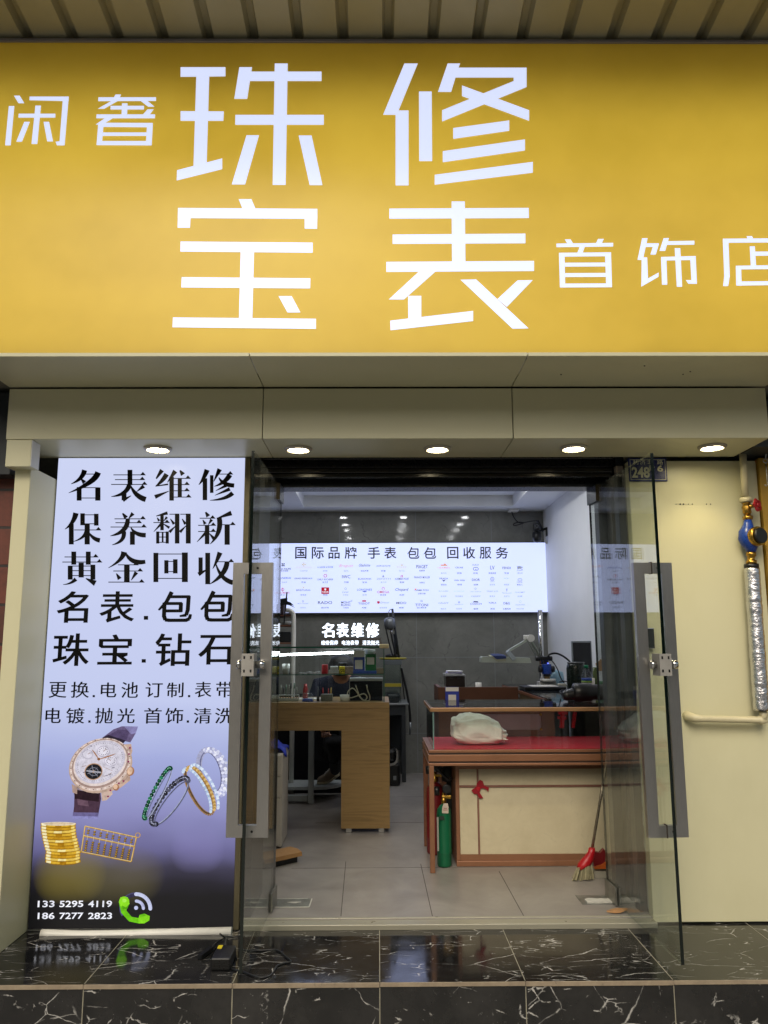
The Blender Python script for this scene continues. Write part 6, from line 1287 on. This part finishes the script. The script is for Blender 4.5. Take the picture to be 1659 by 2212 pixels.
# ---- on the counters
def base(k, x, y, Z): return at(k, x, y, Z=Z)
ZC = zk+.0005
pb = thing('receipt_box', 'smoked plastic storage box with papers on its lid on the back counter', 'box', tuple(at('D', 490, 770, Y=YBk+.02)))
p, q = at('D', 406, 770, Y=YBk+.02), at('D', 573, 675, Y=YBk+.02)
b = MB(); b.box(p.x, q.x, YBk+.0, YBk+.22, zk+.001, q.z, .006); b.build('smoked_body', pm('smoked_brown', '2f2926', .2, 0, .15, 8), pb)
b = MB(); b.box(p.x-.006, q.x+.006, YBk-.006, YBk+.226, q.z+.0005, q.z+.014, .004); b.build('lid', pm('lid_cool_grey', '8d9093', .35), pb)
b = MB(); b.box(p.x+.04, p.x+.065, YBk-.004, YBk-.0005, q.z-.02, q.z-.004); b.box(q.x-.065, q.x-.04, YBk-.004, YBk-.0005, q.z-.02, q.z-.004); b.build('latch', M_BLKPL, pb)
for i, (r_, lab) in enumerate(((.10, 'thin white paper on the bottom of the stack on the smoked box'), (-.06, 'lilac tinted paper in the middle of the stack on the smoked box'), (.04, 'white folded paper on top of the stack on the smoked box'))):
    b = MB(); z = q.z+.0155+i*.011; b.box(p.x-.005+.012*i, q.x-.02, YBk+.0, YBk+.18, z, z+.009, .001, 0, r_); tag(b.build('paper', pm(('paper_white', 'paper_lilac', 'paper_top')[i], ('c6c8c8', '9d9cc0', 'd2d3d6')[i], .7)), lab, 'paper', 'papers on the smoked box')
YK = vy1-.05
cs = thing('payment_card', 'blue payment card with a white head standing before the back counter by the smoked box', 'card', tuple(at('D', 460, 888, Y=YK)))
p, q = at('D', 402, 888, Y=YK), at('D', 521, 770, Y=YK); zc3 = zg1+.004
b = MB(); b.box(p.x, q.x, YK, YK+.006, zc3, q.z, .001); b.build('blue_board', pm('card_blue2', '22339a', .4), cs)
b = flat(); pix(b, 'D', [(404, 772), (519, 772), (519, 808), (404, 808)], YK-.0006); pix(b, 'D', [(428, 838), (496, 838), (496, 887), (428, 887)], YK-.0006); b.build('white_head', M_WHITEPL, cs)
p = at('D', 695, 768, Y=YBk+.1); q = at('D', 695, 730, Y=YBk+.1); b = MB(); b.lathe((p.x, YBk+.1, zk-.119), ((.036, 0), (.036, q.z-zk+.119-.05), (.028, q.z-zk+.119-.035), (.028, q.z-zk+.119)), 18); tag(b.build('white_bottle', M_WHITEPL), 'white capped bottle just showing over the middle of the back counter', 'bottle')

YLp = 7.45
lm = thing('desk_lamp', 'jointed bench lamp with a flat grey head reaching over the back counter from the right', 'lamp', (1.55, YLp, ZC))
M_LAMP = pm('lamp_grey_green', 'a9b0a2', .45, .1, .08, 8)
b = MB(); e = at('D', 1150, 338, Y=YLp); h_ = at('D', 945, 460, Y=YLp-.05); b.bar(h_, e, .022, .022); bs = at('D', 1240, 500, Y=YLp+.1); b.bar(e, bs, .018, .018); b.bar(e+Vector((-.02, 0, -.03)), bs+Vector((-.035, 0, .0)), .008, .008); b.bar(bs, (bs.x+.01, bs.y, zg1+.002), .022, .022)
b.build('arm', M_LAMP, lm)
b = MB(); b.lathe(e+Vector((0, -.02, 0)), ((.034, 0), (.034, .04)), 18, axis='y', tilt=None); b.box(e.x-.06, e.x+.02, e.y-.018, e.y+.018, e.z-.015, e.z+.03, .008); b.build('elbow', M_WHITEPL, lm)
b = MB(); y0 = YLp-.16; pts = [at('D', x, y, Y=y0) for x, y in ((720, 552), (1162, 558), (1160, 545), (1150, 512), (1030, 506), (735, 502), (722, 510))]; b.prism(pts, (0, .16, 0)); b.build('lamp_head', M_LAMP, lm)
b = MB(); pts = [at('D', x, y, Y=y0-.012) for x, y in ((942, 462), (968, 445), (1030, 515), (1000, 543))]; b.prism(pts, (0, .05, 0)); b.build('tilt_bracket', pm('bracket_pale', 'a2abae', .4), lm)
b = MB()
for j, (pts, mi) in enumerate((([(800, 498), (850, 540), (870, 548), (940, 540), (945, 520), (900, 500)], 0), ([(820, 494), (845, 518), (860, 525), (940, 518), (942, 500), (900, 492)], 1))): b.prism([at('D', x, y, Y=y0-.004-.004*j) for x, y in pts], (0, .17-.0*j, .010+.006*j), mi)
tag(b.build('folded_cloth', [pm('pale_cloth', 'a6a790', .9), pm('blue_cloth_lamp', '2f3c66', .9)]), 'blue and pale folded cloth draped over the head of the bench lamp', 'cloth')

YMs = 7.35
ms = thing('microscope', 'blue bodied stand microscope with black knobs at the far end of the side counter', 'microscope', tuple(at('D', 1300, 755, Y=YMs)))
b = MB(); p, q = at('D', 1240, 90, Y=YMs+.12), at('D', 1258, 745, Y=YMs+.12); b.tube([(q.x, p.y, zt_+.002), (p.x, p.y, p.z)], .022, 16); b.build('column', M_CHROME, ms)
def cyl(k, x, ya, yb, r, Y): p, q = at(k, x, yb, Y=Y), at(k, x, ya, Y=Y); return p, q.z-p.z
for nm, x, ya, yb, hw, mt in (('camera_head', 508, 650, 795, 68, M_BLUE), ('objective', 510, 795, 830, 54, M_BLKPL), ('brass_ring', 510, 830, 865, 42, pm('dull_brass', '7d6a48', .4, .5)), ('ring_light', 520, 865, 905, 110, M_WHITEPL)):
    p, hh = cyl('J', x, ya, yb, 0, YMs); r = hw*.14649/1704*(YMs)*1.02; b = MB(); b.lathe((p.x, YMs, p.z), ((r*.96, 0), (r, hh*.06), (r, hh*.94), (r*.96, hh)), 24); b.build(nm, mt, ms)
b = MB(); p, q = at('J', 430, 1000, Y=YMs), at('J', 600, 905, Y=YMs); b.box(p.x-.02, q.x+.03, YMs+.0, YMs+.12, max(p.z, zt_+.002), q.z-.002, .004); b.build('base', M_WHITEPL, ms)
b = MB(); p, q = at('J', 405, 600, Y=YMs), at('J', 530, 540, Y=YMs); b.box(p.x, q.x, YMs-.02, YMs+.1, p.z, q.z, .006); p2, q2 = at('J', 465, 650, Y=YMs), at('J', 525, 600, Y=YMs); b.box(p2.x, q2.x, YMs-.01, YMs+.05, p2.z, q2.z-.001); b.build('focus_mount', M_BLKPL, ms)
b = MB()
for x, y, r in ((372, 570, .022), (555, 568, .022), (412, 725, .03), (590, 725, .03)): p = at('J', x, y, Y=YMs); b.lathe((p.x-.018, YMs, p.z), ((r*.9, 0), (r, .006), (r, .03), (r*.85, .036)), 16, axis='x')
b.build('focus_knob', M_BLKPL, ms)
p = at('J', 508, 645, Y=YMs); b = MB(); b.lathe((p.x, YMs-.04, p.z), ((.006, 0), (.006, .008), (.002, .01)), 10); b.build('indicator_light', em('blue_led', (.1, .15, 1.0), 3), ms)
b = MB(); b.tube(smooth([at('J', x, y, Y=YMs-.02) for x, y in ((520, 548), (545, 510), (600, 492), (660, 495), (740, 530), (810, 580), (850, 620))]), .009, 8); b.tube(smooth([at('J', x, y, Y=YMs-.03) for x, y in ((570, 590), (620, 650), (670, 740), (710, 850), (770, 940), (800, 970))]), .005, 8); b.tube(smooth([at('J', x, y, Y=YMs-.06) for x, y in ((690, 910), (750, 905), (815, 910))]), .005, 8)
tag(b.build('microscope_cables', M_BLKPL), 'black cables arching from the blue microscope to the dark flask', 'cable')
YT2 = 6.75; p, q = base('J', 130, 1020, zt_+.002), base('J', 710, 1015, zt_+.002)
ty2 = thing('work_tray', 'black tray holding a white sheet below the blue microscope', 'tray', ((p.x+q.x)/2, 7.0, zt_))
b = MB(); b.box(p.x, q.x, 6.92, 7.22, zt_+.002, zt_+.030, .006); b.build('tray', M_BLKPL, ty2)
b = MB(); b.box(p.x+.07, q.x-.06, 6.95, 7.2, zt_+.0305, zt_+.034); b.build('white_sheet', M_WHITEPL, ty2)
YTh = 6.45; p, q = at('J', 812, 1090, Y=YTh), at('J', 1068, 618, Y=YTh); r = (q.x-p.x)/2; hh = q.z-zt_-.002
fl = thing('dark_flask', 'large dark green black flask standing on the side counter', 'flask', (p.x+r, YTh, zt_+.002))
b = MB(); b.lathe((p.x+r, YTh, zt_+.002), ((r*.94, 0), (r*.98, .01), (r, hh*.15), (r, hh*.8), (r*.93, hh*.9), (r*.86, hh*.94)), 36); b.build('body', pm('flask_green_black', '0a1710', .25, 0, .2, 6), fl)
b = MB(); b.lathe((p.x+r, YTh, zt_+.002+hh*.941), ((r*.88, 0), (r*.92, .01), (r*.88, hh*.055), (r*.3, hh*.06)), 36); b.build('lid', pm('flask_lid', '3d4243', .35), fl)
YMo = 6.85; mo = thing('monitor', 'narrow dark screen in a silver frame standing on the side counter behind the flask', 'monitor', tuple(at('J', 1040, 900, Y=YMo)))
p, q = at('J', 890, 760, Y=YMo), at('J', 1165, 308, Y=YMo); p.z = zt_+.08
b = MB(); b.box(p.x, q.x, YMo, YMo+.035, p.z, q.z, .006); b.build('bezel', pm('silver_bezel', '8d9499', .4, .3), mo)
a_, c_ = at('J', 906, 760, Y=YMo-.001), at('J', 1150, 333, Y=YMo-.001); b = MB(); b.box(a_.x, c_.x, YMo-.0015, YMo-.0003, p.z+.02, c_.z); b.build('screen', pm('dark_screen', '0d1018', .12, 0, .1, 3, 0), mo)
b = MB(); b.box((p.x+q.x)/2-.03, (p.x+q.x)/2+.03, YMo+.005, YMo+.03, zt_+.016, p.z-.0005); b.box((p.x+q.x)/2-.1, (p.x+q.x)/2+.1, YMo-.06, YMo+.1, zt_+.002, zt_+.0155, .004); b.build('stand', pm('silver_bezel', '8d9499'), mo)
YBo = 6.25; p, q = at('J', 1022, 1060, Y=YBo), at('J', 1165, 665, Y=YBo); r = (q.x-p.x)/2*.95; hh = q.z-zt_-.002; cx = (p.x+q.x)/2-.0
bt = thing('water_bottle', 'clear plastic water bottle with a green cap and blue label on the side counter', 'bottle', (cx, YBo, zt_+.002))
b = MB(); b.lathe((cx, YBo, zt_+.0025), ((r*.9, 0), (r, .01), (r, hh*.55), (r*.97, hh*.68), (r*.7, hh*.80), (r*.36, hh*.87), (r*.36, hh*.9)), 30); b.build('body', glassm('bottle_plastic', (.86, .9, .9), 1.35, .3), bt)
b = MB(); b.lathe((cx, YBo, zt_+.002+hh*.901), ((r*.44, 0), (r*.44, hh*.085), (r*.38, hh*.1)), 24); b.build('cap', pm('green_cap', '0f7a54', .4), bt)
b = MB(); b.lathe((cx, YBo, zt_+.002+hh*.06), ((r*1.01, 0), (r*1.012, hh*.36)), 30); b.build('paper_label', pm('label_pale', 'a39a93', .6, 0, .25, 60), bt)
b = MB(); b.lathe((cx, YBo, zt_+.002+hh*.425), ((r*1.01, 0), (r*1.01, hh*.06)), 30, 1); b.lathe((cx, YBo, zt_+.002+hh*.487), ((r*1.01, 0), (r*1.0, hh*.085)), 30, 0); b.build('blue_label', [M_BLUE, pm('green_band', '6a8b2e', .5)], bt)
YMu = 6.4; c = at('J', 1110, 960, Y=YMu); mg = thing('mug', 'white mug with a rust brown side behind the water bottle', 'mug', (c.x, YMu, zt_+.002)); hh = at('J', 1100, 860, Y=YMu).z-zt_
b = MB(); b.lathe((c.x, YMu, zt_+.002), ((.05, 0), (.055, .01), (.056, hh), (.05, hh-.003), (.048, .02)), 26); b.build('cup', pm('mug_white', 'c9c2b4', .3, 0, .3, 5), mg)
b = MB(); hc = at('J', 1010, 965, Y=YMu); b.tube(smooth([(c.x-.052, YMu, hc.z+.045), (hc.x, YMu, hc.z+.05), (hc.x-.03, YMu, hc.z+.01), (hc.x-.022, YMu, hc.z-.035), (c.x-.052, YMu, hc.z-.05)]), .0075, 10); b.build('handle', M_WHITEPL, mg)
p = base('J', 985, 1055, zt_+.003); b = MB(); b.box(p.x-.05, p.x+.04, p.y-.02, p.y+.03, zt_+.003, zt_+.04, .003); tag(b.build('barcode_box', pm('white_carton', 'a8a69d', .6, 0, .3, 70)), 'small white carton lying by the foot of the water bottle', 'box')
YBg = 5.60; bg_ = thing('hair_dryer', 'black hair dryer lying on its side on the glass counter top', 'dryer', (1.45, YBg, zg1+.004))
zz = zg1+.004
p, q = at('J', 885, 1140, Y=YBg), at('J', 1245, 1130, Y=YBg); r = .062
b = MB(); L_ = q.x-p.x; b.lathe((p.x, YBg, zz+r), ((r*.7, 0), (r*.98, .012), (r, .05), (r*.98, L_*.75), (r*.86, L_*.8), (r*.85, L_+.12)), 26, axis='x'); b.build('barrel', M_BLKPL, bg_)
p2 = at('J', 740, 1160, Y=YBg-.03); b = MB(); b.tube([(p2.x, YBg-.03, zz+.038), (p2.x+.02, YBg-.03, zz+.042), (p.x-.0, YBg, zz+.05), (p.x+.03, YBg, zz+.055)], [.026, .036, .040, .045], 18); b.build('grip', M_BLKPL, bg_)
b = MB(); b.tube(smooth([at('J', x, y, Z=zt_+.006) for x, y in ((690, 1010), (740, 1040), (800, 1080), (780, 1110), (730, 1090), (700, 1050), (760, 1030), (830, 1045))]), .0045, 8); tag(b.build('tangled_cable', M_BLKPL), 'tangle of thin black cable beside the black tray on the counter', 'cable')
p = base('J', 750, 1020, zt_+.003); b = MB(); b.box(p.x-.04, p.x+.03, p.y, p.y+.06, zt_+.003, zt_+.05, .006); tag(b.build('plug_strip', pm('dull_white_strip', 'a9a79a', .5)), 'off-white plug strip between the black tray and the dark flask', 'plug')
p = at('J', 640, 900, Y=7.5); b = MB(); b.lathe((p.x+.0, 7.5, zt_+.002), ((.075, 0), (.08, .02), (.07, p.z-zt_+.08), (.02, p.z-zt_+.10)), 20); tag(b.build('pale_blue_tape', pm('pale_blue_plastic', '7fa3b4', .3, 0, .2, 10)), 'pale blue translucent plastic thing behind the blue microscope', 'plastic')
p = at('J', 1300, 680, X=1.899); b = MB(); b.prism([at('J', x, y, X=1.898) for x, y in ((1230, 640), (1262, 620), (1285, 600), (1302, 575), (1325, 600), (1352, 622), (1355, 735), (1300, 755), (1275, 745), (1262, 690), (1240, 675))], (-.004, 0, 0)); tag(b.build('orange_sticker', pm('orange_paper', 'a9773c', .6, 0, .2, 20)), 'orange cut paper sticker on the white right wall seen through the glass door', 'sticker')
p = at('J', 1320, 1040, X=1.80); b = MB(); b.box(1.78, 1.87, p.y-.06, p.y+.06, zt_+.003, zt_+.10, .008); tag(b.build('green_carton', pm('green_carton', '3f7a4d', .5, 0, .3, 20)), 'small green carton on the side counter against the white wall', 'box')
p = at('J', 1215, 780, Y=7.0); b = MB(); b.lathe((p.x, 7.0, zt_+.002), ((.035, 0), (.035, .12), (.02, .15), (.02, .19)), 16); tag(b.build('green_bottle', pm('olive_bottle', '5b6a3c', .2, 0, .2, 10)), 'slim olive bottle behind the monitor against the white wall', 'bottle')

# metal sign box on the right wall, seen through the door glass
p, q = at('H', 640, 1625, X=1.41), at('H', 698, 1465, X=1.41)
mbx = thing('wall_switch_box', 'shiny metal switch box on the cream wall just behind the right door handle', 'box', tuple(at('H', 670, 1540, Y=4.33)))
p, q = at('H', 640, 1625, Y=4.32), at('H', 695, 1465, Y=4.32); b = MB(); b.box(p.x, q.x, 4.300, 4.3345, p.z, q.z, .004); b.build('case', M_CHROME, mbx)
b = MB()
for i in range(3): z = q.z-.03-i*.03; b.box(p.x+.006, p.x+.014, 4.2985, 4.2995, z-.012, z)
b.build('black_mark', M_BLACK, mbx)

# ---- under and beside the front counter
def cylinder(nm, lab, cx, cy, rad, hgt, mat, gr=None):
    t = thing(nm, lab, 'cylinder', (cx, cy, 0)); b = MB(); h2 = hgt
    b.lathe((cx, cy, .001), ((rad*.9, 0), (rad, .012), (rad, h2*.22), (rad*1.012, h2*.225), (rad*1.012, h2*.24), (rad, h2*.245), (rad, h2*.84), (rad*.9, h2*.92), (rad*.55, h2*.975), (rad*.3, h2)), 30); b.build('body', mat, t)
    b = MB(); b.lathe((cx, cy, h2+.001), ((rad*.28, 0), (rad*.36, .012), (rad*.36, .03), (rad*.2, .04), (rad*.2, .07)), 14); b.box(cx-.012, cx+.05, cy-.012, cy+.012, h2+.035, h2+.055, .004); b.build('valve', M_BRASS, t)
    b = MB(); b.lathe((cx+.018, cy-.03, h2+.10), ((.026, -.01), (.028, 0), (.028, .014), (.024, .018)), 20, axis='y'); b.lathe((cx-.045, cy-.02, h2+.06), ((.02, 0), (.02, .05)), 14); b.build('gauge', M_BLKPL, t)
    return t
c0 = at('E', 330, 1050, Z=0); rad = (at('E', 383, 900, Y=c0.y).x-at('E', 275, 900, Y=c0.y).x)/2; hgt = at('E', 330, 590, Y=c0.y).z
c0.x = at('E', 329, 900, Y=c0.y).x; c0.y += rad*.6
gcn = cylinder('gas_cylinder', 'green gas cylinder with a white paper tag under the end of the showcase counter', c0.x, c0.y, rad, hgt, pm('cylinder_green', '0c5d3c', .35, .05, .12, 6))
yt = c0.y-rad-.004; b = MB(); pts = [at('E', x, y, Y=yt) for x, y in ((322, 578), (352, 578), (358, 605), (357, 652), (310, 650), (312, 605))]; b.prism(pts, (0, .002, 0)); tg = b.build('paper_tag', pm('tag_paper', 'b9ad9f', .7), gcn)
b = MB()
for y0, y1, x0, x1 in ((612, 618, 322, 346), (624, 630, 318, 350)): b.prism([at('E', x, y, Y=yt-.001) for x, y in ((x0, y0), (x1, y0), (x1, y1), (x0, y1))], (0, .0008, 0))
b.build('tag_print', pm('tag_red_print', '9c6a62', .7), tg)
b = MB(); b.prism([at('E', x, y, Y=yt) for x, y in ((289, 672), (325, 672), (330, 700), (292, 700))], (0, .003, 0)); b.build('small_label', pm('black_label', '24332b', .4), gcn)
b = MB(); b.prism([at('E', x, y, Y=yt+.005) for x, y in ((272, 680), (284, 680), (288, 930), (276, 930))], (0, .003, 0)); b.build('white_label', pm('white_label_paper', 'a9aaa0', .6), gcn)
c1 = at('E', 215, 960, Z=0); cylinder('fire_extinguisher', 'dark red fire extinguisher hidden behind the left legs of the showcase counter', c1.x+.05, 5.62, .062, .46, pm('extinguisher_red', '6e1218', .4))
b = MB(); b.tube(smooth([at('E', x, y, Y=5.45) for x, y in ((275, 312), (300, 350), (340, 385), (365, 405), (385, 390))]), .010, 8); tag(b.build('gas_hose', M_BLKPL), 'black hose hanging behind the legs of the showcase counter', 'hose')
p, q = at('E', 290, 420, Y=5.58), at('E', 400, 305, Y=5.58); b = MB(); b.lathe(((p.x+q.x)/2+.02, 5.62, p.z), ((.05, 0), (.055, .01), (.055, q.z-p.z-.02), (.04, q.z-p.z-.005)), 18); b.box((p.x+q.x)/2+.00, (p.x+q.x)/2+.04, 5.60, 5.64, .0005, p.z-.0005); tag(b.build('regulator_stand', pm('dull_black_metal', '24261f', .5, .3)), 'dull black regulator on a post behind the green gas cylinder', 'regulator')

br = thing('broom', 'broom with a red head and metal pole leaning against the front of the showcase counter', 'broom', tuple(at('E', 1350, 1150, Z=0)))
YBR = 4.99; fb = at('E', 1340, 1150, Z=0); YBR = fb.y
ptop = at('E', 1548, 118, Y=5.12); pbot = at('E', 1418, 905, Y=YBR+.03)
b = MB(); b.tube([pbot, ptop], .0085, 14); b.build('pole', pm('worn_metal_pole', '8a8170', .3, .8, .2, 12), br)
b = MB(); b.tube([ptop, ptop+(ptop-pbot).normalized()*.045], .011, 12); b.build('pole_cap', M_RED, br)
rows = []; 
for (xl, yl), (xr, yr), dd in (((1392, 905), (1438, 905), .018), ((1385, 935), (1440, 935), .02), ((1340, 985), (1425, 1000), .028), ((1312, 1020), (1410, 1030), .032), ((1303, 1052), (1342, 1062), .034)):
    rows.append((at('E', xl, yl, Y=YBR+.02), at('E', xr, yr, Y=YBR+.02), dd))
b = MB(); n = 10; vs = []
for a_, c_, dd in rows:
    for k in range(n): t = 2*math.pi*k/n; m_ = (a_+c_)/2+(c_-a_)/2*math.cos(t); vs.append((m_.x, m_.y+dd*math.sin(t), m_.z))
b.add(vs, [(i*n+k, i*n+(k+1) % n, (i+1)*n+(k+1) % n, (i+1)*n+k) for i in range(len(rows)-1) for k in range(n)], 0, True); b.add(vs[:n], [list(range(n))]); b.add(vs[-n:], [list(range(n))]); b.build('head', M_RED, br)
random.seed(8); b = MB()
for i in range(190):
    u, w_ = random.random(), random.uniform(-1, 1); s_ = at('E', 1306+u*108, 1052-u*18, Y=YBR+.02+w_*.028); e_ = at('E', 1270+u*160+random.uniform(-4, 4), 1150+random.uniform(-8, 6)-u*14, Y=YBR+.02+w_*.045); e_.z = max(e_.z, .002); b.tube([s_, e_], .0016, 4, 0, False)
o = b.build('bristles', pm('straw_bristle', 'a39c7c', .7, 0, .2, 40), br)
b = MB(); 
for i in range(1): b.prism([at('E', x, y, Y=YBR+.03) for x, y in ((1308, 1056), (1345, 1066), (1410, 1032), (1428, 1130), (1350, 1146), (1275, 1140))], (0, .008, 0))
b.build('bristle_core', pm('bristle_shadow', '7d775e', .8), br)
b2 = thing('dustpan', 'grey dustpan with a dark red brush standing in it behind the red broom', 'dustpan', (1.4, 5.0, 0))
p = at('E', 1434, 1130, Z=0); b = MB(); zt3 = at('E', 1434, 1078, Y=p.y).z; b.prism([(p.x, p.y, .001), (p.x, p.y, zt3), (p.x+.30, p.y-.03, zt3*.8), (p.x+.30, p.y-.03, .001)], (0, .012, 0)); b.box(p.x+.01, p.x+.28, p.y+.02, p.y+.19, .001, .008); b.box(p.x+.005, p.x+.27, p.y+.19, p.y+.20, .001, .09); b.build('pan', pm('grey_pan', '8b877a', .5, 0, .15, 12), b2)
b = MB(); pts = [at('E', x, y, Y=p.y+.10) for x, y in ((1430, 935), (1475, 945), (1505, 915), (1516, 930), (1512, 1010), (1500, 1045), (1440, 1060), (1425, 1010))]; b.prism(pts, (0, .035, 0)); b.build('red_brush', pm('dark_red_plastic', '701018', .45), b2)
b = MB(); pts = [at('E', x, y, Y=p.y+.05) for x, y in ((1428, 1052), (1490, 1035), (1520, 1012), (1522, 1060), (1440, 1064))]; b.prism(pts, (0, .02, 0)); b.build('orange_scraper', pm('orange_plastic', 'b5561f', .45), b2)
# red stool frame seen through the showcase glass
sx = thing('red_stool', 'dark red stool frame standing behind the counters against the white wall', 'stool', (1.5, 6.6, 0))
b = MB()
for pts in (((1440, 1000), (1430, 1130)), ((1550, 990), (1528, 1130)), ((1400, 1000), (1480, 1000)), ((1395, 1040), (1470, 1045))): b.bar(at('D', *pts[0], Y=5.80), at('D', *pts[1], Y=5.80), .03, .02)
b.build('leg_frame', M_RED, sx)
